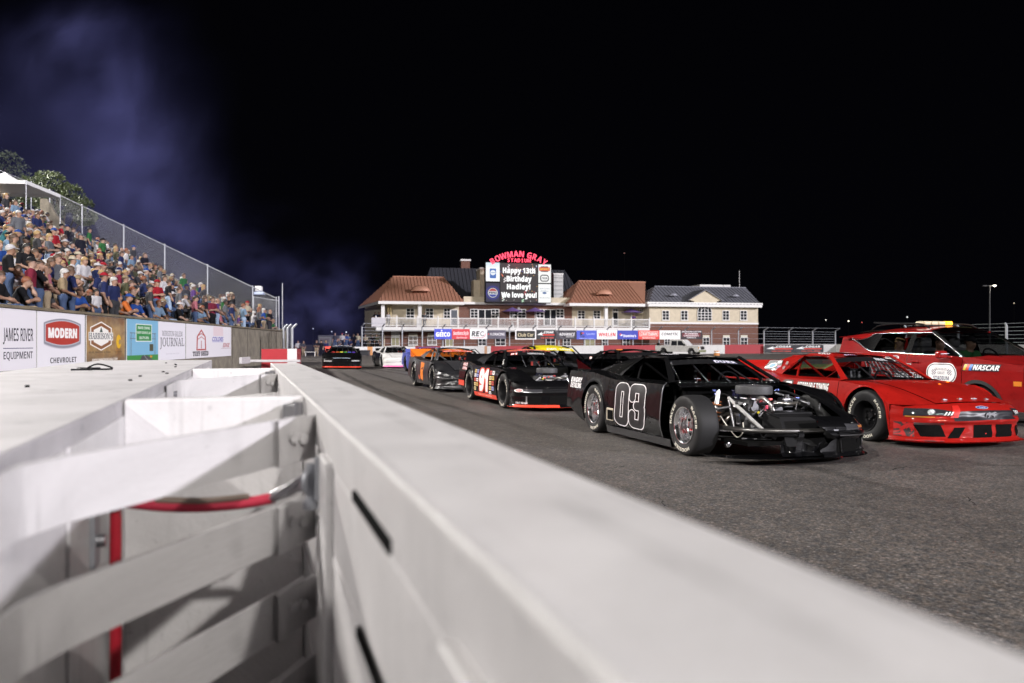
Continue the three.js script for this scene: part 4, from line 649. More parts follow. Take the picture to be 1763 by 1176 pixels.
{ // scoreboard on the roof edge, with lit letters above it
  const w = 0.4, l0 = bL(835.5, w), l1 = bL(949, w), lm = (l0 + l1) / 2, y0 = bY(521.5, lm, w), y1 = bY(452, lm, w), u = (l1 - l0) / 113.5, v = (y1 - y0) / 69.5;
  const p = BO.clone().add(V3(0.978 * lm - 0.208 * w, 0, -0.208 * lm - 0.978 * w)), t = thing('scoreboard', 'large electronic scoreboard with birthday message and red Bowman Gray letters on the roof', 'scoreboard', p, BA);
  part('cabinet', rbox(l1 - l0, y1 - y0, 0.7, 0.04, 0, (y0 + y1) / 2, -0.37), M.blackPlastic, t);
  const screen = (name, px0, px1, py0, py1, draw, glow, tw, th) => { const a = (px0 - 892.3) * u, b = (px1 - 892.3) * u, c = y0 + (521.5 - py1) * v, d = y0 + (521.5 - py0) * v, tx = canvasTex(tw, th, draw); return part(name, new THREE.PlaneGeometry(b - a, d - c).translate((a + b) / 2, (c + d) / 2, 0.02), std(L(0.01, 0.01, 0.01), 0.5, { emissive: L(1, 1, 1), emissiveMap: tx, emissiveIntensity: glow }), t); };
  screen('message_screen', 861, 925.5, 453.5, 520.5, (x, w, h) => {
    fillBg(x, w, h, '#1b1518'); for (let i = 0; i < 900; i++) { x.fillStyle = pick(['#2a2226', '#110d10', '#332a2c']); x.fillRect(rr(0, w), rr(0, h), 4, 4); }
    x.lineWidth = 7; x.lineCap = 'round'; for (const [a, b, c, col] of [[110, 20, 70, '#f3e9ee'], [60, 190, 60, '#f5eef0'], [40, 440, 60, '#e9f4ea'], [300, 470, 40, '#a9d8b4'], [452, 60, 60, '#f5e6ea'], [330, 360, 50, '#b5353f']]) { x.strokeStyle = col; x.beginPath(); for (let i = 0; i <= 10; i++) x.lineTo(a + 14 * Math.sin(i * 1.2), b + i * c / 10); x.stroke(); }
    for (let i = 0; i < 46; i++) { x.fillStyle = pick(['#e8433c', '#f0a08a', '#6f7be0', '#f5e8dc', '#d8a24a', '#ffffff']); x.beginPath(); x.arc(rr(0, w), rr(0, h), rr(3, 6), 0, 7); x.fill(); }
    x.fillStyle = '#ef7a5a'; x.beginPath(); x.moveTo(6, 130); x.lineTo(40, 165); x.lineTo(34, 182); x.fill();
    const f = { fill: '#ffffff', bold: 5 }; txt(x, 'Happy 13th', 250, 103, 430, 94, f); txt(x, 'Birthday', 250, 213, 330, 96, f); txt(x, 'Hadley!', 245, 316, 310, 92, f); txt(x, 'We love you!', 250, 424, 470, 92, f);
  }, 1.25, 500, 512);
  screen('sponsor_screen', 836.5, 860, 453, 485, (x, w, h) => { const g = x.createLinearGradient(0, 0, 0, h); g.addColorStop(0, '#cfe2ee'); g.addColorStop(0.3, '#f6f8f8'); g.addColorStop(1, '#ffffff'); x.fillStyle = g; x.fillRect(0, 0, w, h); txt(x, 'SUN DROP', w / 2, h * 0.2, w * 0.6, h * 0.1, { fill: '#e2e6ea' }); x.fillStyle = '#3a68b4'; rrect(x, w * 0.28, h * 0.32, w * 0.46, h * 0.52, 8); x.fill(); x.fillStyle = '#e9eef2'; x.beginPath(); x.ellipse(w * 0.51, h * 0.54, w * 0.19, h * 0.14, 0, 0, 7); x.fill(); x.fillStyle = '#7c96c4'; x.fillRect(w * 0.36, h * 0.52, w * 0.3, 8); }, 1.05, 160, 220);
  screen('sponsor_screen', 836.5, 860, 488, 520, (x, w, h) => { fillBg(x, w, h, '#0b0b3c'); for (let i = 6; i > 0; i--) { x.fillStyle = i % 2 ? '#1d1f86' : '#0f1050'; x.beginPath(); x.arc(w / 2, h * 0.52, i * w * 0.1, 0, 7); x.fill(); } x.save(); x.beginPath(); x.arc(w / 2, h * 0.52, w * 0.35, 0, 7); x.fillStyle = '#eef0f4'; x.fill(); x.beginPath(); x.arc(w / 2, h * 0.52, w * 0.31, 0, 7); x.clip(); x.fillStyle = '#c43a36'; x.fillRect(0, 0, w, h * 0.45); x.fillStyle = '#2a3fa8'; x.fillRect(0, h * 0.6, w, h); x.fillStyle = '#eef0f4'; x.fillRect(0, h * 0.43, w, h * 0.18); x.restore(); txt(x, 'PEPSI', w / 2, h * 0.52, w * 0.56, h * 0.11, { fill: '#14183c', bold: 6 }); }, 0.8, 160, 220);
  screen('sponsor_screen', 926.5, 948.5, 454.5, 486.5, (x, w, h) => { fillBg(x, w, h, '#f8f8f6'); x.fillStyle = '#3b3b3f'; rrect(x, w * 0.16, h * 0.1, w * 0.66, h * 0.3, 20); x.fill(); x.fillStyle = '#d8482e'; rrect(x, w * 0.06, h * 0.15, w * 0.86, h * 0.2, 6); x.fill(); txt(x, 'ADVANCE', w * 0.49, h * 0.25, w * 0.72, h * 0.12, { fill: '#f4d04a', slant: 0.2 }); x.strokeStyle = '#2f3236'; x.lineWidth = 12; rrect(x, w * 0.18, h * 0.58, w * 0.62, h * 0.32, 26); x.stroke(); txt(x, 'STADIUM', w * 0.49, h * 0.74, w * 0.44, h * 0.12, { fill: '#3c4046' }); }, 1.0, 160, 220);
  screen('sponsor_screen', 926.5, 948.5, 488.5, 520.5, (x, w, h) => { fillBg(x, w, h, '#f8f9f8'); txt(x, 'North Carolina', w * 0.49, h * 0.24, w * 0.76, h * 0.08, { fill: '#8d97a4', style: '' }); txt(x, 'Dealers', w * 0.49, h * 0.37, w * 0.64, h * 0.08, { fill: '#8090a8', style: 'italic' }); x.fillStyle = '#4a6a9c'; x.beginPath(); x.ellipse(w * 0.49, h * 0.48, w * 0.16, h * 0.06, 0, 0, 7); x.fill(); txt(x, 'ford.com', w * 0.49, h * 0.74, w * 0.8, h * 0.06, { fill: '#8b949c' }); }, 1.0, 160, 220);
  const font = await new FontLoader().loadAsync('fonts/droid/droid_sans_bold.typeface.json'), red = std(L(0.5, 0.05, 0.08), 0.5, { emissive: L(1, 0.055, 0.13), emissiveIntensity: 1.15 });
  const word = 'BOWMAN GRAY', R = 6.1, ym = y1 + 1.05 - R; // letters on an arc
  const widths = [...word].map((c) => (c === ' ' ? 0.3 : c === 'W' || c === 'M' ? 0.86 : 0.7)), tot = widths.reduce((a, b) => a + b); let run = -tot / 2;
  [...word].forEach((c, i) => { const a = (run + widths[i] / 2) / R * 1.0; run += widths[i]; if (c === ' ') return; const g = new TextGeometry(c, { font, size: 0.72, depth: 0.12, curveSegments: 4 }); g.computeBoundingBox(); g.translate(-(g.boundingBox.max.x + g.boundingBox.min.x) / 2, -0.36, 0).scale(0.95, 1, 1); part('letter', g.rotateZ(-a).translate(R * Math.sin(a), ym + R * Math.cos(a), 0.05), red, t); });
  [...'STADIUM'].forEach((c, i) => { const g = new TextGeometry(c, { font, size: 0.44, depth: 0.1, curveSegments: 4 }); g.computeBoundingBox(); g.translate(-(g.boundingBox.max.x + g.boundingBox.min.x) / 2, 0, 0); part('letter', g.translate((i - 3) * 0.43, y1 + 0.02, 0.14), red, t); });
  part('arch_frame', pipe(Array.from({ length: 9 }, (_, i) => { const x = (i / 8 - 0.5) * 7.4; return [x, ym + Math.sqrt((R - 0.55) ** 2 - x * x), -0.15]; }), 0.05, 30, 6), M.blackPlastic, t);
  // light of the lit faces
  const s = new THREE.PointLight(0xff5570, 14); s.name = 'letter_glow'; s.position.copy(t.localToWorld(V3(0, y1 + 0.6, 1.2))); t.updateMatrixWorld(true); s.position.copy(t.localToWorld(V3(0, y1 + 0.6, 1.2))); s.shadow.radius = 40; s.castShadow = true; scene.add(s);
}
// ---------------------------------------------------------------- far track wall, its fence and banners
const WP = [[600, 84.2, 613], [641, 86, 612.6], [758, 88.6, 611.8], [845, 90.5, 611], [938.6, 92.4, 610], [1039, 94.5, 609], [1137, 96.3, 608.2], [1248, 98, 607.6], [1314.6, 99, 607.2], [1440, 100.5, 606.6], [1600, 92, 606], [1763, 78, 607]];
const wallAt = (px, py) => { let i = 0; while (i < WP.length - 2 && WP[i + 1][0] < px) i++; const t = (px - WP[i][0]) / (WP[i + 1][0] - WP[i][0]); return at(px, py, lerp(WP[i][1], WP[i + 1][1], t)); };
{
  const t = thing('track_wall', 'long white and red painted concrete wall round the far turn', 'wall'), wt = std(L(0.74, 0.73, 0.72), 0.55, { map: paintTex }), og = std(L(0.62, 0.25, 0.05), 0.5, { map: paintTex }), pal = std(L(0.55, 0.3, 0.16), 0.5, { map: paintTex }), gr = std(L(0.6, 0.6, 0.6), 0.6, { map: paintTex });
  const seg = [[610, 632.5, wt], [632.5, 641.5, og], [641.5, 715, wt], [715, 758.5, redPaint], [758.5, 834, wt], [834, 838.6, pal], [838.6, 845, wt], [845, 938.6, redPaint], [938.6, 1039, wt], [1039, 1137, redPaint], [1137, 1248, wt], [1248, 1314.6, redPaint], [1314.6, 1440, wt], [1440, 1560, wt], [1560, 1763, gr], [1763, 1840, gr]];
  for (const [a, b, m] of seg) { const T0 = wallAt(a, a > 1300 ? 593 : lerp(597, 593.6, clamp((a - 641) / 600))), T1 = wallAt(b, b > 1300 ? 593 : lerp(597, 593.6, clamp((b - 641) / 600))); if (a >= 1440) { T0.y = T1.y = 1.15; } const n = V3(T1.z - T0.z, 0, T0.x - T1.x).normalize().multiplyScalar(0.3); part('wall_section', worldUV(plate([T0.x, -0.4, T0.z], [T1.x, -0.4, T1.z], [T1.x, T1.y, T1.z], [T0.x, T0.y, T0.z], 0.35)), m, t); }
}
{
  const t = thing('debris_fence', 'tall cable fence with bent steel posts along the far track wall', 'fence');
  const posts = [622.5, 658, 692, 726.6, 762, 799, 837, 877, 918, 962, 1006, 1046, 1090, 1135, 1180, 1225.6, 1272, 1316, 1359, 1400, 1439], tops = posts.map((p) => lerp(557, 565.5, (p - 622) / 820));
  const back = (px, py) => wallAt(px, py).add(V3(0, 0, -0.15));
  posts.forEach((px, i) => { const a = back(px, 597), b = back(px, tops[i] + 5), c = back(px, tops[i]).add(V3(0.35, 0, 0.5)); part('post', [rod([a.x, 0.6, a.z], b.toArray(), 0.085, 8), rod(b.toArray(), c.toArray(), 0.07, 8)], M.galv, t); });
  for (let j = 0; j < 6; j++) for (let i = 0; i < posts.length - 1; i++) { const f = (j + 0.7) / 6, a = back(posts[i], lerp(595, tops[i] + 5, f)), b = back(posts[i + 1], lerp(595, tops[i + 1] + 5, f)); if (posts[i] > 1300 || j % 2 === 0 || i === 0) part('cable', rod(a.toArray(), b.toArray(), 0.016, 5), M.galv, t); }
  for (let i = 0; i < posts.length - 1; i++) { const a = back(posts[i], tops[i]).add(V3(0.35, 0, 0.5)), b = back(posts[i + 1], tops[i + 1]).add(V3(0.35, 0, 0.5)); part('top_cable', rod(a.toArray(), b.toArray(), 0.02, 5), M.galv, t); }
}
{
  const t = thing('debris_fence', 'nearer run of cable fence with one bent post behind the red crossover', 'fence');
  const ps = [[1560, 60, 560], [1650, 56, 558.5], [1733, 52, 556], [1815, 49, 553]];
  ps.forEach(([px, d, py]) => { const a = at(px, 600, d), b = at(px, py + 5, d), c = at(px - 3, py, d); part('post', [rod([a.x, 0, a.z], b.toArray(), 0.08, 8), rod(b.toArray(), c.toArray(), 0.07, 8)], M.galv, t); });
  for (let j = 0; j < 6; j++) for (let i = 0; i < 3; i++) { const y = (p) => lerp(p[2] + 1, 596, j / 6); part('cable', rod(at(ps[i][0], y(ps[i]), ps[i][1]).toArray(), at(ps[i + 1][0], y(ps[i + 1]), ps[i + 1][1]).toArray(), 0.014, 5), M.galv, t); }
}
function banner(px0, px1, py0, py1, label, draw, low) {
  const e = 1, a = wallAt(px0, py1), b = wallAt(px1, py1), c = wallAt(px1, py0), d = wallAt(px0, py0), off = V3(0, 0, low ? 0.35 : 0.25), t = thing('fence_banner', label, 'banner');
  const tx = canvasTex(256, 128, draw), q = [a, b, c, d].map((p) => p.add(off).toArray());
  part('print', patch((u, v) => [0, 1, 2].map((k) => lerp(lerp(q[0][k], q[1][k], u), lerp(q[3][k], q[2][k], u), v) + (k === 2 ? 0.02 * Math.sin(u * 11 + v * 5) : 0)), 10, 3), std(0xffffff, 0.6, { map: tx }), t);
  if (!low) part('tie', [rod(q[3], [q[3][0], q[3][1] + 0.15, q[3][2] - 0.2], 0.012, 5), rod(q[2], [q[2][0], q[2][1] + 0.15, q[2][2] - 0.2], 0.012, 5)], M.blackPlastic, t);
}
const wr = (s, o) => (x, w, h) => { fillBg(x, w, h, o.bg); o.pre?.(x, w, h); txt(x, s, w * (o.x ?? 0.5), h * (o.y ?? 0.5), w * (o.w ?? 0.8), h * (o.h ?? 0.4), o); o.post?.(x, w, h); };
banner(748, 778, 566.4, 584, 'blue fence banner reading Geico', wr('GEICO', { bg: '#4a55c8', fill: '#fff', bold: 5, y: 0.54, post: (x) => { x.fillStyle = '#fff'; x.beginPath(); x.moveTo(96, 30); x.lineTo(108, 6); x.lineTo(118, 30); x.fill(); } }));
banner(778.4, 809, 566.6, 584, 'red fence banner with white script writing', wr("Southern Style", { bg: '#cb3a45', fill: '#fbeef0', font: 'serif', style: 'italic bold', y: 0.45, h: 0.5, w: 0.86, post: (x, w, h) => txt(x, 'barbecue', w * 0.55, h * 0.84, w * 0.6, h * 0.18, { fill: '#fbeef0', font: 'serif', style: 'italic' }) }));
banner(809.4, 839, 566.8, 584, 'white fence banner reading RE with a red ring', wr('RE', { bg: '#f0eef0', fill: '#2a2a30', x: 0.32, w: 0.42, h: 0.5, y: 0.46, slant: 0.15, bold: 4, post: (x, w, h) => { x.strokeStyle = '#4a4a50'; x.lineWidth = 9; x.beginPath(); x.arc(w * 0.72, h * 0.46, 27, 0.6, 5.6); x.stroke(); x.strokeStyle = '#cc4450'; x.lineWidth = 6; x.beginPath(); x.ellipse(w * 0.72, h * 0.6, 46, 30, -0.5, 0, 2.2); x.stroke(); x.fillStyle = '#cc4450'; x.fillRect(w * 0.1, h * 0.84, w * 0.62, 4); } }));
banner(839.4, 871, 568.4, 583.5, 'grey fence banner reading FloRacing', wr('FLORACING', { bg: '#5d5968', fill: '#e8e6ec', y: 0.46, h: 0.3, w: 0.78, x: 0.54, post: (x) => { x.fillStyle = '#c8404a'; x.fillRect(8, 48, 16, 22); } }));
banner(887, 923, 568, 584.5, 'black fence banner with white border reading Club Car', wr('Club Car', { bg: '#eeeaea', pre: (x, w, h) => { x.fillStyle = '#23211f'; rrect(x, 14, 13, w - 28, h - 26, 12); x.fill(); }, fill: '#d9c9a4', style: '', w: 0.74, h: 0.36, bold: 3 }));
const cogar = (x, w, h) => { fillBg(x, w, h, '#26242a'); x.fillStyle = '#eee'; x.beginPath(); x.moveTo(12, 70); x.lineTo(80, 22); x.lineTo(66, 46); x.lineTo(120, 40); x.lineTo(70, 60); x.lineTo(100, 80); x.lineTo(56, 72); x.fill(); txt(x, 'COGAR', w * 0.64, h * 0.25, w * 0.5, h * 0.26, { fill: '#fff', slant: 0.15 }); x.fillStyle = '#d43f33'; x.fillRect(w * 0.34, h * 0.46, w * 0.6, h * 0.15); txt(x, '336-595-3866', w * 0.56, h * 0.86, w * 0.66, h * 0.16, { fill: '#e04a38' }); };
banner(923.4, 956.4, 568, 584, 'black fence banner reading Cogar beside the Club Car banner', cogar);
banner(957, 992, 568.8, 584.2, 'charcoal fence banner reading Advance', wr('ADVANCE', { bg: '#35323a', fill: '#f0eef0', slant: 0.15, y: 0.44, w: 0.76, h: 0.32, x: 0.54, post: (x, w, h) => { x.strokeStyle = '#5a565e'; x.lineWidth = 14; x.beginPath(); x.moveTo(10, 10); x.quadraticCurveTo(40, 100, 120, 124); x.stroke(); txt(x, 'AUTO PARTS', w * 0.68, h * 0.72, w * 0.4, h * 0.12, { fill: '#ddd' }); } }));
banner(992.6, 1027, 569, 584.2, 'blue fence banner with a small racing crest', wr('SpeedNet', { bg: '#4a5ac6', fill: '#b9c4f4', style: 'italic', x: 0.7, w: 0.46, h: 0.3, y: 0.42, post: (x, w, h) => { x.fillStyle = '#1e1e30'; x.fillRect(44, 22, 26, 46); x.fillStyle = '#c24a50'; x.fillRect(62, 30, 30, 20); txt(x, '100', w * 0.28, h * 0.68, w * 0.22, h * 0.24, { fill: '#20203a' }); x.fillStyle = '#a8b2ee'; x.fillRect(30, 112, 190, 6); } }));
banner(1027.4, 1062, 569, 584.2, 'white fence banner reading Whelen in red', wr('WHELEN', { bg: '#f3f0ef', fill: '#c9303c', y: 0.46, h: 0.4, w: 0.84, bold: 3, post: (x, w, h) => { x.fillStyle = '#8a8488'; x.fillRect(30, 102, 200, 4); } }));
banner(1062.6, 1098, 569, 584.2, "blue fence banner reading Domino's", wr("Domino's", { bg: '#3b45ae', fill: '#fff', x: 0.6, w: 0.62, h: 0.3, y: 0.6, post: (x) => { x.save(); x.translate(44, 62); x.rotate(0.7); x.fillStyle = '#d04a4a'; x.fillRect(-18, -14, 18, 28); x.fillStyle = '#e8eaf8'; x.fillRect(2, -14, 18, 28); x.restore(); } }));
banner(1098.4, 1134.6, 569, 584.4, 'red fence banner reading Craftsman in an outlined bar', wr('CRAFTSMAN', { bg: '#d8413a', fill: '#fdf3ee', y: 0.38, h: 0.34, w: 0.76, post: (x, w, h) => { x.strokeStyle = '#fdf3ee'; x.lineWidth = 5; x.strokeRect(18, 18, w - 36, 62); txt(x, 'WE BUILD PRIDE', w / 2, h * 0.84, w * 0.62, h * 0.14, { fill: '#fdf3ee' }); } }));
banner(1135, 1170.6, 569, 584.4, 'white fence banner reading Cometic in black', wr('COMETIC', { bg: '#f0efee', fill: '#1f1e24', slant: 0.2, y: 0.4, h: 0.3, w: 0.82 }));
banner(1171.2, 1208, 569, 584.2, 'dark fence banner of white block writing with red centre, rightmost on the fence', (x, w, h) => { fillBg(x, w, h, '#2b1f26'); x.fillStyle = '#6b1f28'; x.fillRect(20, 40, 216, 50); ['AMERICAN CUSTOM', 'PLUMBING', 'UNIVERSITY', 'CLEMMONS, NC'].forEach((s, i) => txt(x, s, w / 2, h * (0.14 + i * 0.23), w * [0.9, 0.6, 0.7, 0.45][i], h * 0.16, { fill: '#efe9ec' })); });
banner(1315, 1366, 593.6, 606.6, 'black low banner on the wall, left of the pair by the red section', cogar, 1);
banner(1366, 1416, 593.6, 606.4, 'black low banner on the wall, right of the pair by the white section', cogar, 1);
// ---------------------------------------------------------------- cars. A car's own axes: z forward, x to the right of the picture, wheels on y = 0
const grimeTex = grainTex(256, (x, y) => { const k = 0.93 + 0.07 * tfbm(x, y, 3, 4, 2) - 0.25 * Math.max(0, tfbm(x, y, 9, 3, 6) - 0.3) + (rnd() - 0.5) * 0.03; return [k, k, k]; }), filmTex = grainTex(256, (x, y) => { const k = 0.10 + 0.30 * Math.max(0, tfbm(x, y, 4, 4, 8)) + 0.1 * rnd() * rnd(); return [k, k, k]; }, 1, false);
const paint = (c, o = {}) => phys(L(...c), 0.5, { specularIntensity: 0.1, clearcoat: 0.6, clearcoatRoughness: 0.32, clearcoatRoughnessMap: filmTex, map: grimeTex, ...o });
const gloss = paint([0.0035, 0.0035, 0.0042]), scuff = phys(L(0.012, 0.012, 0.014), 0.42, { clearcoat: 0.3, clearcoatRoughness: 0.3 }), redGloss = paint([0.38, 0.011, 0.008]), whiteGloss = paint([0.72, 0.71, 0.7]), blueGloss = paint([0.10, 0.12, 0.42]), yellowGloss = paint([0.75, 0.62, 0.02]), orangeGloss = paint([0.75, 0.17, 0.015]), neonRed = std(L(0.75, 0.06, 0.03), 0.5);
const glass = phys(L(0.62, 0.64, 0.66), 0.02, { transmission: 1, thickness: 0, ior: 1.45 }), smokedGlass = phys(L(0.35, 0.36, 0.38), 0.03, { transmission: 1, thickness: 0, ior: 1.5 });
const tinted = phys(L(0.36, 0.37, 0.375), 0.02, { transmission: 1, thickness: 0, ior: 1.5 });
const carPos = (o, v, s) => { o.position.copy(W(v, gy(v, s), s)); o.rotation.set(0, TH, -0.012 * (v < 9.2 ? 1 : 0), 'YXZ'); };
const decalMat = (tx, o = {}) => std(0xffffff, 0.45, { map: tx, transparent: true, ...o });
// --- wheels
const tyreTex = canvasTex(1024, 64, (x, w, h) => { x.clearRect(0, 0, w, h); for (const [s, c, ww] of [['RACER', 0.12, 190], ['HOOSIER', 0.45, 240], ['RACER', 0.76, 190]]) { txt(x, s, c * w, h * 0.5, ww * 0.82, h * 0.62, { fill: '#d9d4c6' }); } });
const tyreLetter = decalMat(tyreTex, { roughness: 0.7 });
const TYR = lathe([[0.2, -0.115], [0.235, -0.128], [0.28, -0.136], [0.318, -0.132], [0.335, -0.118], [0.343, -0.09], [0.345, -0.05], [0.3455, 0], [0.345, 0.05], [0.343, 0.09], [0.335, 0.118], [0.318, 0.132], [0.28, 0.136], [0.235, 0.128], [0.2, 0.115]], 56).rotateZ(Math.PI / 2);
const RIM = lathe([[0.2, 0.118], [0.214, 0.128], [0.208, 0.134], [0.196, 0.126], [0.19, 0.1], [0.176, 0.085], [0.17, 0.02], [0.168, -0.02], [0.13, -0.035], [0.11, -0.02], [0.07, -0.015], [0.0, -0.015]], 48).rotateZ(Math.PI / 2); // deep dish, axis along -x outwards
const BARREL = lathe([[0.2, -0.118], [0.19, -0.1], [0.172, -0.05], [0.17, 0.03]], 40).rotateZ(Math.PI / 2);
const HOLES = merge(Array.from({ length: 10 }, (_, i) => cyl(0.016, 0.016, 0.012, 0, 0, 0, 12).rotateZ(Math.PI / 2).translate(0.026, 0.146 * Math.cos(i * 0.6283), 0.146 * Math.sin(i * 0.6283))));
const HUB = cyl(0.045, 0.04, 0.05, 0, 0, 0, 16).rotateZ(Math.PI / 2).translate(-0.012, 0, 0);
const NUTS = merge([...Array.from({ length: 5 }, (_, i) => cyl(0.013, 0.013, 0.035, 0, 0, 0, 6).rotateZ(Math.PI / 2).translate(0.0, 0.068 * Math.cos(i * 1.2566), 0.068 * Math.sin(i * 1.2566)))]);
const LETTERS = (() => { const p = []; return patch((u, v) => { const a = u * 2 * Math.PI, r = lerp(0.248, 0.312, v), q = -0.1385 + 0.004 * Math.abs(v - 0.5) * 2 * (v > 0.5 ? 1 : 1.5); return [q, r * Math.cos(a), r * Math.sin(a)]; }, 64, 3); })();
function wheel(parent, x, z, o = {}) { // outer face to -x
  const g = new THREE.Group(); g.name = 'wheel'; g.position.set(x, 0.3455 * (o.k ?? 1), z); g.rotation.y = (o.flip ? Math.PI : 0) + (o.steer ?? 0); g.scale.setScalar(o.k ?? 1); parent.add(g);
  part('tyre', TYR, M.rubber, g); part('rim', merge([RIM, BARREL]), o.rim ?? M.chrome, g);
  if (o.letters !== false) { const l = part('lettering', LETTERS, tyreLetter, g); l.rotation.x = o.spin ?? 0.7; }
  part('hub', HUB, o.rim ?? M.alu, g); part('wheel_nut', NUTS, o.nuts ?? M.red, g); part('rim_hole', HOLES, M.flatBlack, g);
  return g;
}
// --- the body of a short track stock car
function stockCar(name, label, v, s, o) {
  const t = thing(name, label, 'race car', V3(), 0, o.group); carPos(t, v, s); if (o.yaw) t.rotation.y += o.yaw;
  const P = o.paint, R = o.roofY ?? 1.16, zn = o.nose ?? 2.22, nT = o.noseTop ?? 0.55, bot = 0.13;
  const hw = (z) => 0.975 - 0.03 * sstep(1.0, 2.0, z) - 0.03 * sstep(-1.4, -2.3, z);
  const sx = (z, y) => hw(z) - 0.05 * clamp((y - 0.42) / 0.4, 0, 1.2) ** 2 - 0.05 * clamp((0.3 - y) / 0.2) ** 2;
  const belt = (z) => z < -0.5 ? lerp(0.86, 0.785, sstep(-1.5, -0.5, z)) : z < 0.7 ? 0.785 : z < 1.3 ? lerp(0.785, 0.745, sstep(0.7, 1.3, z)) : lerp(0.745, nT, sstep(1.27, 1.66, z));
  const low = (z, b) => { for (const a of [1.25, -1.25]) { const d = z - a, r = 0.385; if (Math.abs(d) < r) return Math.max(b, 0.355 + Math.sqrt(r * r - d * d) * 0.98); } return z < -1.6 ? lerp(b, 0.3, sstep(-1.65, -2.2, z)) : b; };
  const panel = (nm, z0, z1, sg, m, mod) => { // columns crowd round the arches
    const zs = []; for (let i = 0; i <= 60; i++) zs.push(lerp(z0, z1, i / 60)); for (const a of [1.25, -1.25]) for (const e of [-0.385, 0.385]) for (const q of [-0.0006, 0.0006, 0.004 * -Math.sign(e), 0.015 * -Math.sign(e)]) { const z = a + e + q; if (z > z0 && z < z1) zs.push(z); } zs.sort((a, b) => a - b);
    return part(nm, patch((u, w) => { const z = zs[Math.round(u * (zs.length - 1))], a = low(z, bot), b = belt(z), y = lerp(a, b, w); let x = sx(z, y) * sg; const arch = a > bot + 0.1 && Math.abs(Math.abs(z) - 1.25) < 0.41 ? 0.02 * (1 - w) ** 6 : 0; x += sg * arch; if (mod) { const dd = mod(z, y); x += dd * sg; } return [x, y, z]; }, zs.length - 1, 10), m, t);
  };
  const D = o.dent ?? null;
  for (const sg of [-1, 1]) {
    if (!(o.noFender && sg < 0)) panel('front_fender', 0.715, zn - 0.556, sg, o.fenderPaint ?? P, D);
    panel('door', -0.77, 0.705, sg, o.doorPaint ?? P, D); panel('rear_quarter', -2.3, -0.78, sg, o.quarterPaint ?? P, D);
    part('shoulder', patch((u, w) => { const z = lerp(-2.3, 0.7, u), x = lerp(sx(z, belt(z)), 0.72, w); return [sg * x, belt(z) + 0.03 * Math.sin(w * 1.57), z]; }, 30, 4), o.shoulderPaint ?? P, t);
    part('inner_liner', quad([sg * 0.6, 0.14, -2.2], [sg * 0.6, 0.14, 0.7], [sg * 0.6, 0.76, 0.7], [sg * 0.6, 0.76, -2.2]), M.flatBlack, t);
    // pillars
    const hd = [sg * 0.53, R - 0.045, 0.1], cw = [sg * 0.745, 0.80, 0.68], rt = [sg * 0.54, R - 0.05, -0.5], rr2 = [sg * 0.53, R - 0.07, -0.82], dk = [sg * 0.72, 0.875, -1.62], bl = [sg * 0.76, 0.81, -0.82];
    part('front_pillar', plate(hd, [sg * 0.55, R - 0.045, 0.03], [sg * 0.775, 0.80, 0.57], cw, 0.03), o.pillarPaint ?? P, t);
    part('rear_pillar', patch((u, w) => [0, 1, 2].map((k) => lerp(lerp(bl[k], dk[k], u), lerp(rt[k], rr2[k], u), w) + (k === 0 ? sg * 0.03 * Math.sin(w * 3.14) : 0)), 8, 8), o.pillarPaint ?? P, t);
    if (o.quarterWindow) part('quarter_window', patch((u, w) => { const a = 0.14 + u * 0.66, b = 0.12 + w * 0.62 * (1 - 0.35 * u); return [0, 1, 2].map((k) => lerp(lerp(bl[k], dk[k], a), lerp(rt[k], rr2[k], a), b) + (k === 0 ? sg * (0.008 + 0.03 * Math.sin(b * 3.14)) : 0)); }, 6, 6), o.quarterWindow, t);
    part('drip_rail', rod(hd, rr2, 0.014), o.pillarPaint ?? P, t);
  }
  // roof, glass, deck, tail
  const roof = patch((u, w) => { const a = u * 2 - 1, z = lerp(0.12, -0.84, w); return [a * 0.55, R - 0.045 * a * a - (o.roofDrop ?? 0.035) * sstep(-0.5, 0.12, z) - 0.035 * sstep(-0.4, -0.84, z) + (o.roofCrown ?? 0), z]; }, 14, 14);
  part('roof', roof, o.roofPaint ?? P, t);
  if (o.roofFlap) part('roof_strip', patch((u, w) => { const a = u * 2 - 1, z = 0.115 - w * 0.16; return [a * 0.5, R - 0.04 * a * a - 0.025 + w * 0.02, z]; }, 10, 2), o.roofFlap, t);
  const wsP = (u, w, off = 0) => { const a = u * 2 - 1, x = a * lerp(0.71, 0.525, w); return [x, lerp(0.80, R - 0.07 - 0.03 * a * a, w) + off * 0.5, lerp(0.70 + 0.07 * (1 - a * a), 0.125 + 0.03 * (1 - a * a), w) + off]; };
  part('windshield', patch((u, w) => wsP(u, w), 14, 8), glass, t);
  part('visor_band', patch((u, w) => wsP(u, 0.8 + w * 0.2, 0.006), 14, 2), o.visor ?? M.blackPlastic, t);
  if (o.visorText) part('visor_print', patch((u, w) => wsP(lerp(o.visorText[1], o.visorText[2], u), lerp(o.visorText[3] ?? 0.83, o.visorText[4] ?? 0.97, w), 0.011), 10, 2), decalMat(o.visorText[0]), t);
  for (const x of [-0.22, 0.02, 0.26]) part('windshield_brace', rod([x * 1.3, 0.81, 0.68], [x, R - 0.1, 0.12], 0.011), M.steel, t);
  part('rear_window', patch((u, w) => { const a = u * 2 - 1; return [a * lerp(0.66, 0.5, w), lerp(0.885, R - 0.08, w), lerp(-1.6, -0.86, w)]; }, 8, 6), glass, t);
  part('deck_lid', patch((u, w) => { const a = u * 2 - 1, z = lerp(-1.55, -2.3, w); return [a * lerp(0.75, sx(z, 0.86), Math.min(1, w * 4)), 0.885 - 0.02 * a * a - 0.02 * w, z]; }, 10, 8), o.deckPaint ?? P, t);
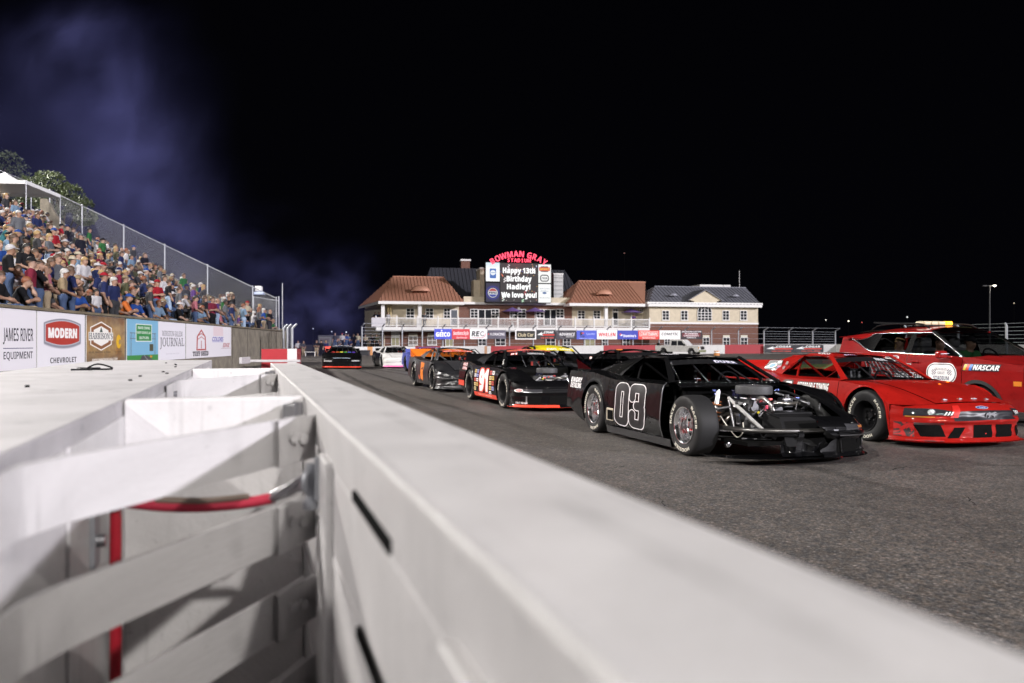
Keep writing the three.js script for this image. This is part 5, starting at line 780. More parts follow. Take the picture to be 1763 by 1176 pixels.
  part('tail_panel', quad([-0.9, 0.3, -2.3], [0.9, 0.3, -2.3], [0.9, 0.865, -2.3], [-0.9, 0.865, -2.3]), P, t);
  const sp = o.spoiler ?? { h: 0.17, m: P };
  part('spoiler', plate([-(sp.w ?? 0.76), 0.87, -2.26], [sp.w ?? 0.76, 0.87, -2.26], [sp.w ?? 0.76, 0.87 + sp.h, -2.36], [-(sp.w ?? 0.76), 0.87 + sp.h, -2.36], 0.012), sp.m, t);
  if (sp.side) for (const sg of [-1, 1]) part('spoiler_cheek', plate([sg * (sp.w ?? 0.76), 0.84, -1.75], [sg * (sp.w ?? 0.76), 0.84, -2.28], [sg * (sp.w ?? 0.76), 0.87 + sp.h, -2.36], [sg * (sp.w ?? 0.76), 0.9, -1.8], 0.008), sp.side, t);
  // inside
  part('floor_pan', box(1.5, 0.06, 3.0, 0, 0.16, -0.75), M.flatBlack, t); part('firewall', box(1.3, 0.62, 0.03, 0, 0.47, 0.68), M.flatBlack, t); part('rear_bulkhead', box(1.3, 0.62, 0.03, 0, 0.5, -1.5), M.flatBlack, t);
  part('dashboard', rbox(1.35, 0.12, 0.28, 0.04, 0, 0.76, 0.5), M.flatBlack, t);
  const cage = []; for (const sg of [-1, 1]) cage.push(pipe([[sg * 0.66, 0.2, 0.55], [sg * 0.66, 0.76, 0.5], [sg * 0.5, R - 0.1, 0.02], [sg * 0.5, R - 0.1, -0.6], [sg * 0.62, 0.5, -0.65], [sg * 0.62, 0.2, -0.65]], 0.02, 40), rod([sg * 0.5, R - 0.12, -0.6], [sg * 0.45, 0.6, -1.5], 0.02)); cage.push(rod([-0.5, R - 0.1, -0.6], [0.5, R - 0.1, -0.6], 0.02), rod([-0.5, R - 0.1, 0.02], [0.5, R - 0.1, 0.02], 0.02), rod([-0.5, R - 0.12, -0.6], [0.6, 0.3, -0.66], 0.02));
  part('roll_cage', cage, o.cage ?? M.blackPlastic, t);
  part('seat', [rbox(0.46, 0.62, 0.12, 0.05, 0.3, 0.62, -0.45), rbox(0.46, 0.14, 0.5, 0.05, 0.3, 0.34, -0.2), rbox(0.07, 0.2, 0.24, 0.03, 0.1, 0.86, -0.38), rbox(0.07, 0.2, 0.24, 0.03, 0.5, 0.86, -0.38)], std(L(0.02, 0.02, 0.02), 0.7), t);
  part('harness', [0.22, 0.38].map((x) => box(0.05, 0.34, 0.02, x, 0.72, -0.375)), o.harness ?? neonRed, t);
  part('steering_wheel', new THREE.TorusGeometry(0.17, 0.016, 8, 24).rotateX(-0.35).translate(0.3, 0.76, 0.25), M.blackPlastic, t);
  // nose
  const plan = (a) => { const q = Math.min(1, Math.abs(a)), th = Math.asin(Math.min(1, Math.pow(q, 4 / 3))); return [Math.sign(a) * 0.955 * q, zn - 0.55 * (1 - Math.pow(Math.max(0, Math.cos(th)), 0.8)), Math.sign(a) * Math.sin(th), Math.cos(th)]; };
  const N = (a, w, off = 0) => { // a -1..1 across, w 0..1 up: a rounded fascia that wraps from wheel to wheel
    const [px, pz, nx, nz] = plan(a), y = lerp(0.085, nT + 0.035 * (1 - a * a) * nz, w), q = w < 0.1 ? 0.06 * (1 - w / 0.1) * (0.4 + 0.6 * nz) : 0, p = w > 0.45 && w < 0.66 ? 0.03 * Math.sin((w - 0.45) / 0.21 * Math.PI) * (0.3 + 0.7 * nz) : 0, r = w > 0.72 ? -0.16 * ((w - 0.72) / 0.28) ** 1.7 * (0.12 + 0.88 * nz) : 0, e = -0.008 * w * (1 - nz) + (o.noseDent ? o.noseDent(a, w) : 0), d = q + p + r + e + off;
    return [px + d * nx, y, pz + d * nz];
  };
  const nr = o.noseRange ?? [-1, 1];
  part('nose', patch((u, w) => { const a0 = o.noseLeft ? o.noseLeft(w) : nr[0], t0 = Math.sign(a0) * Math.asin(Math.min(1, Math.pow(Math.abs(a0), 4 / 3))), th = lerp(t0, Math.PI / 2, u); return N(Math.sign(th) * Math.pow(Math.abs(Math.sin(th)), 0.75), w); }, 60, 30), o.nosePaint ?? P, t);
  part('splitter', patch((u, w) => { const th = lerp(-1.57, 1.57, u), a = Math.sign(th) * Math.pow(Math.abs(Math.sin(th)), 0.75), p = N(a, 0, 0.03); return [p[0], 0.078 + 0.004 * w, p[2] - w * 0.4 * Math.cos(th)]; }, 30, 2), o.splitter ?? P, t);
  const nd = (nm, a0, a1, w0, w1, m, k = {}, lab) => part(nm, patch((u, w) => { const a = lerp(a0, a1, u) + (k.skewA ?? 0) * (w - 0.5), y = lerp(w0 + (k.l0 ?? 0) * u, w1 + (k.l1 ?? 0) * u, w) + (k.bow ?? 0) * Math.sin(Math.PI * u); return N(a, y, k.off ?? 0.006); }, k.n ?? 22, 6), m, t, lab);
  // hood and fender tops
  const top = (a, w) => { const z0 = 0.71 + 0.06 * (1 - a * a), q = N(a, 1), z = lerp(z0, q[2], w), yb = lerp(0.80 - 0.02 * a * a, q[1], w ** 1.5), x = lerp(a * lerp(0.93, 0.95, w), q[0], w), fl = (o.bulge ?? 0.03) * Math.exp(-(((Math.abs(a) - 0.86) / 0.17) ** 2)) * Math.exp(-(((z - 1.28) / 0.45) ** 2)); const ed = Math.abs(a) > 0.97 ? -0.0 : 0; return [x, yb + fl + 0.03 * (1 - a * a) * Math.sin(w * 3.14) * (o.hoodCrown ?? 1) + ed, z]; };
  const beltTop = (a, w) => { const p = top(a, w), k = sstep(0.88, 1, Math.abs(a)); p[1] = lerp(p[1], belt(clamp(p[2], 0.7, 2.05)), k); p[0] = lerp(p[0], Math.sign(a) * sx(p[2], p[1]), k); return p; };
  if (o.hood !== null) part('hood', patch((u, w) => { const p = top(lerp(-0.645, 0.645, u), w * 0.985); p[1] += 0.004; return p; }, 24, 22), o.hood ?? P, t);
  for (const sg of [-1, 1]) if (!(o.noFender && sg < 0)) part('fender_top', patch((u, w) => beltTop(sg * lerp(0.66, 1, u), w), 12, 26), o.fenderPaint ?? P, t);
  if (o.hood === null) part('engine_bay_floor', box(1.2, 0.04, 1.3, 0, 0.2, 1.3), M.flatBlack, t);
  // wheels
  const wo = o.wheel ?? {};
  wheel(t, -0.84, 1.25, { spin: 0.4, ...wo }); wheel(t, -0.84, -1.25, { spin: 2.2, ...wo }); wheel(t, 0.84, 1.25, { flip: 1, ...wo }); wheel(t, 0.84, -1.25, { flip: 1, ...wo });
  const side = (nm, z0, z1, y0, y1, tx, lab, k = {}) => part(nm, patch((u, w) => { const z = lerp(z0, z1, u) + (k.slant ?? 0) * w, y = lerp(y0, y1, w); return [-(sx(z, y) + 0.006 + (D ? D(z, y) : 0)), y, z]; }, 16, 8), decalMat(tx, k.mat), t, lab);
  const panelOn = (nm, c, ux, uy, w, h, tx, lab) => { const X = V3(...ux).normalize().multiplyScalar(w / 2), Y = V3(...uy).normalize().multiplyScalar(h / 2), C = V3(...c), f = (a, b) => C.clone().addScaledVector(X, a).addScaledVector(Y, b).toArray(); return part(nm, quad(f(-1, -1), f(1, -1), f(1, 1), f(-1, 1)), decalMat(tx), t, lab); };
  return { t, N, nd, sx, belt, side, top, wsP, panelOn, R };
}
// exposed engine for the cars that run without a hood
function engine(t, o = {}) {
  const z = o.z ?? 1.2, g = new THREE.Group(); g.name = 'engine'; t.add(g);
  part('block', [rbox(0.5, 0.26, 0.62, 0.03, 0, 0.38, z - 0.12), rbox(0.3, 0.12, 0.56, 0.03, 0, 0.54, z - 0.12)], std(L(0.03, 0.03, 0.032), 0.5), g);
  for (const s of [-1, 1]) { part('valve_cover', rbox(0.15, 0.09, 0.54, 0.03, 0, 0, 0).rotateZ(s * -0.7).translate(s * 0.23, 0.56, z - 0.12), M.alu, g); const hd = []; for (let k = 0; k < 4; k++) hd.push(pipe([[s * 0.27, 0.46, z - 0.36 + k * 0.15], [s * 0.4, 0.43, z - 0.36 + k * 0.15], [s * 0.44, 0.32, z - 0.38 + k * 0.13], [s * 0.4, 0.24, z - 0.6]], 0.022, 20)); part('header_pipe', hd, std(L(0.4, 0.37, 0.34), 0.35, { metalness: 1 }), g); }
  part('intake', [rbox(0.26, 0.09, 0.4, 0.02, 0, 0.61, z - 0.1), cyl(0.09, 0.08, 0.07, 0, 0.665, z)], M.alu, g);
  part('air_cleaner', lathe([[0, 0], [0.205, 0], [0.212, 0.01], [0.212, 0.09], [0.2, 0.1], [0.19, 0.104], [0.03, 0.108], [0, 0.108]], 40).translate(0, 0.69, z), std(L(0.055, 0.055, 0.06), 0.55), g); part('wing_nut', ball(0.012, 0, 0.803, z), M.chrome, g);
  part('distributor', [cyl(0.055, 0.05, 0.1, 0.02, 0.66, z - 0.38), ...[0, 1, 2, 3, 4, 5].map((k) => pipe([[0.02 + 0.04 * Math.cos(k), 0.71, z - 0.38 + 0.04 * Math.sin(k)], [0.15 * Math.cos(k * 1.05), 0.72, z - 0.2], [(k % 2 ? 1 : -1) * 0.24, 0.6, z - 0.3 + k * 0.08]], 0.006, 14, 5))], std(L(0.02, 0.02, 0.06), 0.4), g);
  part('pulley', [cyl(0.09, 0.09, 0.05, 0, 0, 0, 24).rotateX(Math.PI / 2).translate(0, 0.42, z + 0.22), cyl(0.06, 0.06, 0.05, 0, 0, 0, 24).rotateX(Math.PI / 2).translate(-0.2, 0.5, z + 0.22), cyl(0.055, 0.055, 0.05, 0, 0, 0, 24).rotateX(Math.PI / 2).translate(0.17, 0.52, z + 0.22)], M.alu, g);
  part('water_pump', [rbox(0.2, 0.16, 0.1, 0.03, 0, 0.5, z + 0.2), pipe([[0.04, 0.55, z + 0.24], [0.1, 0.6, z + 0.3], [0.2, 0.6, z + 0.4], [0.25, 0.62, z + 0.5]], 0.026, 18)], std(L(0.35, 0.34, 0.33), 0.35, { metalness: 0.9 }), g);
  part('reservoir', [rbox(0.15, 0.12, 0.12, 0.02, 0.29, 0.6, z + 0.2), cyl(0.03, 0.03, 0.04, 0.31, 0.675, z + 0.2)], M.alu, g);
  part('fitting', [ball(0.022, -0.12, 0.6, z + 0.2), ball(0.02, -0.05, 0.62, z + 0.22), rbox(0.05, 0.03, 0.04, 0.01, 0.08, 0.64, z + 0.2)], std(L(0.6, 0.12, 0.12), 0.3, { metalness: 0.6 }), g); part('fitting', [ball(0.02, -0.16, 0.58, z + 0.2), ball(0.017, 0.12, 0.6, z + 0.24)], std(L(0.6, 0.5, 0.05), 0.3, { metalness: 0.5 }), g);
  part('radiator', [rbox(0.5, 0.28, 0.07, 0.01, 0.14, 0.36, z + 0.5), rbox(0.52, 0.04, 0.1, 0.015, 0.14, 0.5, z + 0.5)], M.blackPlastic, g);
  part('fan_shroud', rbox(0.44, 0.26, 0.1, 0.03, 0.14, 0.35, z + 0.43), M.flatBlack, g);
  return g;
}
function frontEnd(t, x, side) { // suspension and frame horn on one side, seen where bodywork is missing
  const g = new THREE.Group(); g.name = 'front_suspension'; t.add(g);
  part('damper', [rod([x + side * 0.02, 0.33, 1.2], [x - side * 0.09, 0.72, 1.12], 0.028, 12), rod([x - side * 0.05, 0.58, 1.15], [x - side * 0.1, 0.74, 1.115], 0.014)], M.alu, g);
  const sp = []; for (let i = 0; i <= 90; i++) { const a = i / 90, th = a * 2 * Math.PI * 7, r = 0.056; sp.push([x + side * 0.03 - side * 0.09 * a + r * Math.cos(th), 0.3 + 0.3 * a, 1.2 - 0.055 * a + r * Math.sin(th)]); } part('coil_spring', pipe(sp, 0.008, 220, 6), M.copperSpring, g);
  part('upper_arm', [rod([x + side * 0.22, 0.5, 1.25], [x - side * 0.08, 0.56, 1.38], 0.014), rod([x + side * 0.22, 0.5, 1.25], [x - side * 0.08, 0.56, 1.08], 0.014)], M.steel, g);
  part('lower_arm', [rod([x + side * 0.24, 0.22, 1.25], [x - side * 0.18, 0.2, 1.45], 0.02), rod([x + side * 0.24, 0.22, 1.25], [x - side * 0.18, 0.2, 1.05], 0.02), rod([x + side * 0.2, 0.3, 1.38], [x - side * 0.25, 0.28, 1.42], 0.011)], M.steel, g);
  part('frame_rail', [rod([x - side * 0.16, 0.3, 0.7], [x - side * 0.16, 0.3, 1.9], 0.035, 10), rod([x - side * 0.16, 0.3, 1.9], [0, 0.3, 1.98], 0.03, 10)], std(L(0.05, 0.05, 0.052), 0.35, { metalness: 0.6 }), g);
  part('brake_disc', [cyl(0.15, 0.15, 0.025, 0, 0, 0, 28).rotateZ(Math.PI / 2).translate(x + side * 0.27, 0.345, 1.25)], M.steel, g);
  part('brake_hose', pipe([[x + side * 0.08, 0.46, 1.42], [x + side * 0.02, 0.3, 1.55], [x - side * 0.02, 0.24, 1.62], [x - side * 0.06, 0.3, 1.66], [x - side * 0.1, 0.4, 1.6]], 0.007, 30), std(L(0.6, 0.58, 0.5), 0.4), g);
  return g;
}
const numTex = (s, o) => canvasTex(512, 512, (x, w, h) => { x.clearRect(0, 0, w, h); o.draw ? o.draw(x, w, h) : (txt(x, s, w / 2, h / 2, w * 0.84, h * 0.84, { fill: o.ring, outline: o.ring, width: 26 }), txt(x, s, w / 2, h / 2, w * 0.84, h * 0.84, { fill: o.fill, outline: o.fill, width: 9 })); });
const wordTex = (s, o = {}) => canvasTex(o.w ?? 512, o.h ?? 128, (x, w, h) => { x.clearRect(0, 0, w, h); if (o.bg) { x.fillStyle = o.bg; x.fillRect(0, 0, w, h); } (Array.isArray(s) ? s : [s]).forEach((q, i, a) => txt(x, q, w / 2, h * (i + 0.5) / a.length, w * (o.tw ?? 0.92), h * (o.th ?? 0.76) / a.length, o)); });
const logoMix = (seedN) => canvasTex(256, 256, (x, w, h) => { x.clearRect(0, 0, w, h); const c = ['#e9e7ea', '#d9c38a', '#c2483c', '#8d93cf', '#d4b057', '#e4e1de']; let k = seedN; for (let i = 0; i < 9; i++) { const X = (i % 2) * 128 + 6, Y = Math.floor(i / 2) * 52 + 4; x.fillStyle = c[(k = (k * 7 + 3) % 11) % 6]; rrect(x, X, Y, 112, 40, 10); x.fill(); x.fillStyle = '#2a2630'; x.fillRect(X + 14, Y + 13, 84, 6); x.fillRect(X + 24, Y + 24, 62, 5); } });

// --- black car 03: no hood, no left front fender, half a nose
{
  const c = stockCar('race_car', 'black race car numbered 03 without hood, its engine and near front wheel bare', 5.66, 9.25, { paint: gloss, roofY: 1.15, noseTop: 0.47, bulge: 0.0, noFender: true, hood: null, noseLeft: (w) => 0.12 + 0.2 * Math.exp(-(((w - 0.45) / 0.2) ** 2)) + 0.02 * Math.sin(w * 30), quarterWindow: M.flatBlack, spoiler: { h: 0.17, m: smokedGlass, side: smokedGlass }, harness: neonRed, visorText: [wordTex('DURR', { fill: '#eceaf2', outline: '#3a3f7a', width: 10, slant: 0.1 }), 0.56, 0.9] , dent: (z, y) => 0.007 * n3(z * 1.7, y * 2.4, 4) + 0.003 * n3(z * 5, y * 5, 2) });
  const t = c.t;
  const num = canvasTex(512, 512, (x, w, h) => { x.clearRect(0, 0, w, h); const path = (f, lw, col) => { x.strokeStyle = col; x.lineWidth = lw; x.lineJoin = x.lineCap = 'round'; f(); x.stroke(); };
    const zero = () => { rrect(x, 66, 72, 130, 368, 36); }, three = () => { x.beginPath(); x.moveTo(296, 170); x.lineTo(296, 100); x.quadraticCurveTo(296, 72, 324, 72); x.lineTo(412, 72); x.quadraticCurveTo(440, 72, 440, 104); x.lineTo(440, 226); x.lineTo(414, 252); x.lineTo(362, 252); x.moveTo(414, 252); x.lineTo(440, 280); x.lineTo(440, 408); x.quadraticCurveTo(440, 440, 412, 440); x.lineTo(326, 440); x.quadraticCurveTo(296, 440, 296, 410); x.lineTo(296, 344); };
    for (const f of [zero, three]) { path(f, 104, '#e9e6ea'); } for (const f of [zero, three]) { path(f, 86, '#0c0a10'); } });
  c.side('number_decal', -0.56, 0.37, 0.16, 0.785, num, 'number 03 in black with white outline');
  c.side('name_decal', -2.2, -1.72, 0.60, 0.77, wordTex(['ENDRY', 'DETAILING'], { h: 256, fill: '#efedf0', bold: 4, th: 0.86, slant: 0.1 }));
  for (const [y, w2] of [[0.86, 0.12], [0.905, 0.15], [0.955, 0.15], [1.0, 0.1]]) c.panelOn('sticker', [-0.775 + (y - 0.81) * 0.62, y, -0.93 + (y - 0.86) * 0.9], [0, 0, 1], [0.55, 1, 0], w2 * 0.9, 0.034, wordTex('◆ RACING', { fill: '#dcd9e6', h: 96 }));
  c.panelOn('roof_sticker', [-0.3, 1.142, -0.25], [1, 0, 0.1], [0, 0.15, -1], 0.26, 0.09, wordTex(['CROW', 'ENERGY'], { fill: '#d8d6dc', h: 160 }));
  part('oil_cooler_duct', [rbox(0.02, 0.17, 0.2, 0.012, -0.975, 0.31, -0.68)], std(L(0.5, 0.44, 0.34), 0.6), t); part('duct_opening', [rbox(0.012, 0.13, 0.16, 0.01, -0.984, 0.305, -0.66), cyl(0.055, 0.055, 0.02, 0, 0, 0, 18).rotateZ(Math.PI / 2).translate(-0.985, 0.3, -0.64)], M.flatBlack, t);
  const rivets = []; for (let i = 0; i < 22; i++) { const u = i / 21; rivets.push(ball(0.007, ...c.wsP(u, 0.01, 0.01), 1, 1, 1, 6)); if (i % 2) rivets.push(ball(0.006, ...c.wsP(u, 0.975, 0.014), 1, 1, 1, 6)); } for (let i = 0; i < 10; i++) { rivets.push(ball(0.0065, ...c.wsP(0.008, i / 10, 0.012), 1, 1, 1, 6)); } for (let i = 0; i < 14; i++) { const a = i / 14 * 6.28; rivets.push(ball(0.0065, -0.745 + 0.06 * (Math.sin(a) + 0.3), 0.945 + 0.085 * Math.sin(a), -1.02 + 0.14 * Math.cos(a), 1, 1, 1, 6)); }
  part('rivet', rivets, M.chrome, t).userData.kind = 'stuff';
  part('door_edge', pipe([[-0.93, 0.13, 0.72], [-0.975, 0.3, 0.715], [-0.96, 0.6, 0.712], [-0.925, 0.76, 0.70], [-0.86, 0.80, 0.66]], 0.007, 30), std(L(0.25, 0.25, 0.26), 0.3, { metalness: 0.7 }), t);
  part('dark_rear_sheet', quad([-0.6, 0.55, -0.9], [0.6, 0.55, -0.9], [0.5, 1.09, -0.8], [-0.5, 1.09, -0.8]), M.flatBlack, t);  // black sheet added so the cabin looks dark through the side window
  part('dark_side_sheet', quad([0.70, 0.84, 0.5], [0.70, 0.84, -0.8], [0.53, 1.09, -0.62], [0.53, 1.09, 0.06]), M.flatBlack, t);  // solid black sheet added over the far window to keep the cabin dark
  part('side_skirt', plate([-0.955, 0.06, -0.8], [-0.955, 0.06, 0.95], [-0.97, 0.15, 0.95], [-0.97, 0.15, -0.8], 0.01), scuff, t);
  part('cowl_pin', [rod([-0.5, 0.8, 0.76], [-0.5, 0.87, 0.77], 0.006), rod([-0.54, 0.855, 0.77], [-0.46, 0.855, 0.77], 0.006), rod([0.42, 0.8, 0.77], [0.42, 0.86, 0.78], 0.006)], M.chrome, t);
  part('cowl_panel', patch((u, w) => { const a = u * 2 - 1; return [a * 0.74, 0.80 - 0.02 * a * a - 0.03 * w, 0.70 + 0.07 * (1 - a * a) + w * 0.12]; }, 16, 2), gloss, t);
  engine(t); frontEnd(t, -0.52, -1);
  part('brace_tube', [rod([-0.36, 0.65, 1.22], [-0.28, 0.29, 1.86], 0.021, 12)], std(L(0.62, 0.61, 0.6), 0.35, { metalness: 0.4 }), t); part('brace_tube', rod([-0.37, 0.62, 1.24], [-0.40, 0.28, 1.42], 0.014, 10), M.steel, t); part('brace_tube', rod([0.46, 0.69, 0.98], [0.3, 0.62, 1.8], 0.016, 12), M.steel, t);
  part('radiator_box', [plate([-0.14, 0.17, 2.0], [0.36, 0.17, 2.06], [0.30, 0.47, 1.9], [-0.12, 0.48, 1.84], 0.02), plate([-0.14, 0.17, 2.0], [-0.12, 0.48, 1.84], [-0.16, 0.5, 1.6], [-0.18, 0.2, 1.6], 0.015), plate([-0.14, 0.48, 1.84], [0.32, 0.47, 1.9], [0.36, 0.53, 1.62], [-0.18, 0.53, 1.62], 0.012)], M.blackPlastic, t);
  part('bumper_bar', pipe([[-0.62, 0.34, 1.45], [-0.56, 0.34, 1.78], [-0.3, 0.34, 1.98], [0.3, 0.34, 2.05]], 0.027, 30, 10), std(L(0.16, 0.155, 0.15), 0.35, { metalness: 0.8 }), t);
  part('lower_valance', patch((u, w) => { const a = lerp(-0.34, 0.3, u), p = c.N(a, 0.02 + w * (0.36 - 0.14 * Math.abs(Math.sin(u * 7)))); return [p[0], p[1], p[2] - 0.06 - 0.03 * Math.sin(u * 17) * w]; }, 24, 8), gloss, t);
  part('valance_tongue', patch((u, w) => { const a = lerp(-0.22, -0.15, u), p = c.N(a, 0.04 + w * 0.62); return [p[0] + 0.03 * w, p[1], p[2] + 0.015]; }, 4, 8), gloss, t);
  part('cross_tube', [rod([-0.8, 0.2, 1.3], [-0.1, 0.2, 1.75], 0.012), rod([-0.45, 0.22, 1.62], [0.1, 0.2, 1.9], 0.014)], M.steel, t);
  part('tow_eye', [new THREE.TorusGeometry(0.018, 0.007, 8, 16).translate(-0.6, 0.17, 1.62), rbox(0.05, 0.04, 0.06, 0.01, -0.62, 0.15, 1.6)], M.chrome, t);
  c.nd('headlight', 0.5, 0.97, 0.66, 0.83, phys(L(0.05, 0.05, 0.055), 0.1, { clearcoat: 1 }), { l0: 0.03, l1: -0.01, off: 0.008 }); c.nd('lamp_amber', 0.74, 0.9, 0.73, 0.79, std(L(0.35, 0.13, 0.03), 0.3), { off: 0.011 }); c.nd('lamp_trim', 0.55, 0.99, 0.62, 0.655, M.chrome, { l0: 0.03, l1: 0.03, off: 0.012 }); c.nd('upper_grille', 0.34, 0.6, 0.60, 0.74, M.blackPlastic, { off: 0.005 }); c.nd('badge', 0.3, 0.37, 0.63, 0.69, M.alu, { off: 0.012 }); c.nd('lower_opening', 0.36, 0.7, 0.1, 0.42, M.flatBlack, { off: 0.005 }); c.nd('grille_lip', 0.36, 0.97, 0.52, 0.55, std(L(0.25, 0.25, 0.26), 0.2, { metalness: 0.8 }), { off: 0.012 }); c.nd('side_intake', 0.7, 0.84, 0.15, 0.42, M.flatBlack, { skewA: 0.05, off: 0.005 });
  for (const [a, w0, w1, k] of [[0.8, 0.06, 0.5, 0.05], [0.93, 0.05, 0.55, 0.03], [0.42, 0.08, 0.48, -0.03]]) part('fascia_ridge', pipe(Array.from({ length: 7 }, (_, i) => c.N(a + k * i / 6, lerp(w0, w1, i / 6), 0.008)), 0.016, 24, 8), gloss, t);
  part('fascia_ridge', pipe(Array.from({ length: 9 }, (_, i) => c.N(lerp(0.34, 0.97, i / 8), 0.6 + 0.03 * Math.sin(i), 0.006)), 0.014, 30, 8), gloss, t); part('fender_ridge', pipe(Array.from({ length: 9 }, (_, i) => { const p = c.top(lerp(0.62, 0.9, i / 8), lerp(0.3, 0.99, i / 8)); p[1] += 0.006; return p; }), 0.012, 30, 8), gloss, t);
  for (const x of [-0.18, 0.12, 0.42]) part('hood_pin', rod([x, 0.55, 1.8 + x * 0.05], [x + 0.015, 0.62, 1.8 + x * 0.05], 0.006), M.chrome, t);
  { // bright odds and ends round the engine front
    const k = (q) => [-0.42 + 0.36 * q[0], 0.3 + 0.34 * q[1], 1.25 + 0.42 * q[2]]; let n = 0;
    for (const [q, L2, m] of [[[0.2, 0.9, 0.3], 0.1, M.chrome], [[0.5, 0.7, 0.5], 0.14, M.alu], [[0.8, 0.95, 0.2], 0.08, M.chrome], [[0.35, 0.4, 0.6], 0.18, M.alu], [[0.65, 0.3, 0.4], 0.12, M.chrome], [[0.9, 0.6, 0.5], 0.1, M.alu], [[0.1, 0.25, 0.5], 0.16, M.steel], [[0.75, 0.5, 0.7], 0.09, M.chrome], [[0.45, 0.15, 0.7], 0.2, M.alu], [[0.95, 0.85, 0.4], 0.09, M.alu]]) { const p = k(q), a = n++ * 1.7; part('engine_fitting', [rod(p, [p[0] + L2 * 0.5 * Math.cos(a), p[1] + L2 * Math.sin(a * 0.7) * 0.8, p[2] + L2 * 0.4], 0.014 + 0.008 * (n % 3), 10), cyl(0.028, 0.024, 0.03, ...p, 8)], m, t); }
    part('alternator', [cyl(0.075, 0.075, 0.1, 0, 0, 0, 20).rotateX(Math.PI / 2).translate(-0.2, 0.56, 1.42), cyl(0.05, 0.05, 0.03, 0, 0, 0, 20).rotateX(Math.PI / 2).translate(-0.2, 0.56, 1.49)], M.alu, t); part('coolant_elbow', pipe([[-0.08, 0.62, 1.36], [-0.06, 0.66, 1.44], [-0.02, 0.6, 1.52], [0.02, 0.5, 1.56]], 0.026, 20), std(L(0.5, 0.48, 0.46), 0.3, { metalness: 0.8 }), t);
    part('marked_fitting', [ball(0.02, -0.1, 0.6, 1.46), rbox(0.03, 0.05, 0.03, 0.01, -0.05, 0.56, 1.52)], std(L(0.6, 0.06, 0.12), 0.35), t); part('marked_fitting', ball(0.018, -0.16, 0.5, 1.52), std(L(0.6, 0.5, 0.03), 0.35), t);
    part('steering_rod', rod([-0.7, 0.3, 1.42], [-0.2, 0.27, 1.5], 0.012, 8), M.chrome, t);
  }
  part('hose_run', [pipe([[-0.3, 0.56, 1.35], [-0.1, 0.6, 1.5], [0.1, 0.58, 1.55], [0.3, 0.62, 1.62]], 0.018, 24), pipe([[0.25, 0.7, 1.0], [0.42, 0.72, 1.2], [0.5, 0.64, 1.5]], 0.014, 24), pipe([[-0.4, 0.6, 0.85], [-0.3, 0.68, 1.0], [-0.2, 0.64, 1.1]], 0.012, 20)], M.blackPlastic, t);
  part('line_fitting', [[-0.38, 0.72, 0.95], [-0.42, 0.68, 1.05], [0.45, 0.72, 1.02], [0.3, 0.74, 1.24], [-0.35, 0.46, 1.4], [0.38, 0.66, 1.5]].map((p) => rbox(0.028, 0.026, 0.045, 0.008, ...p)), std(L(0.15, 0.2, 0.55), 0.25, { metalness: 0.8 }), t);
}
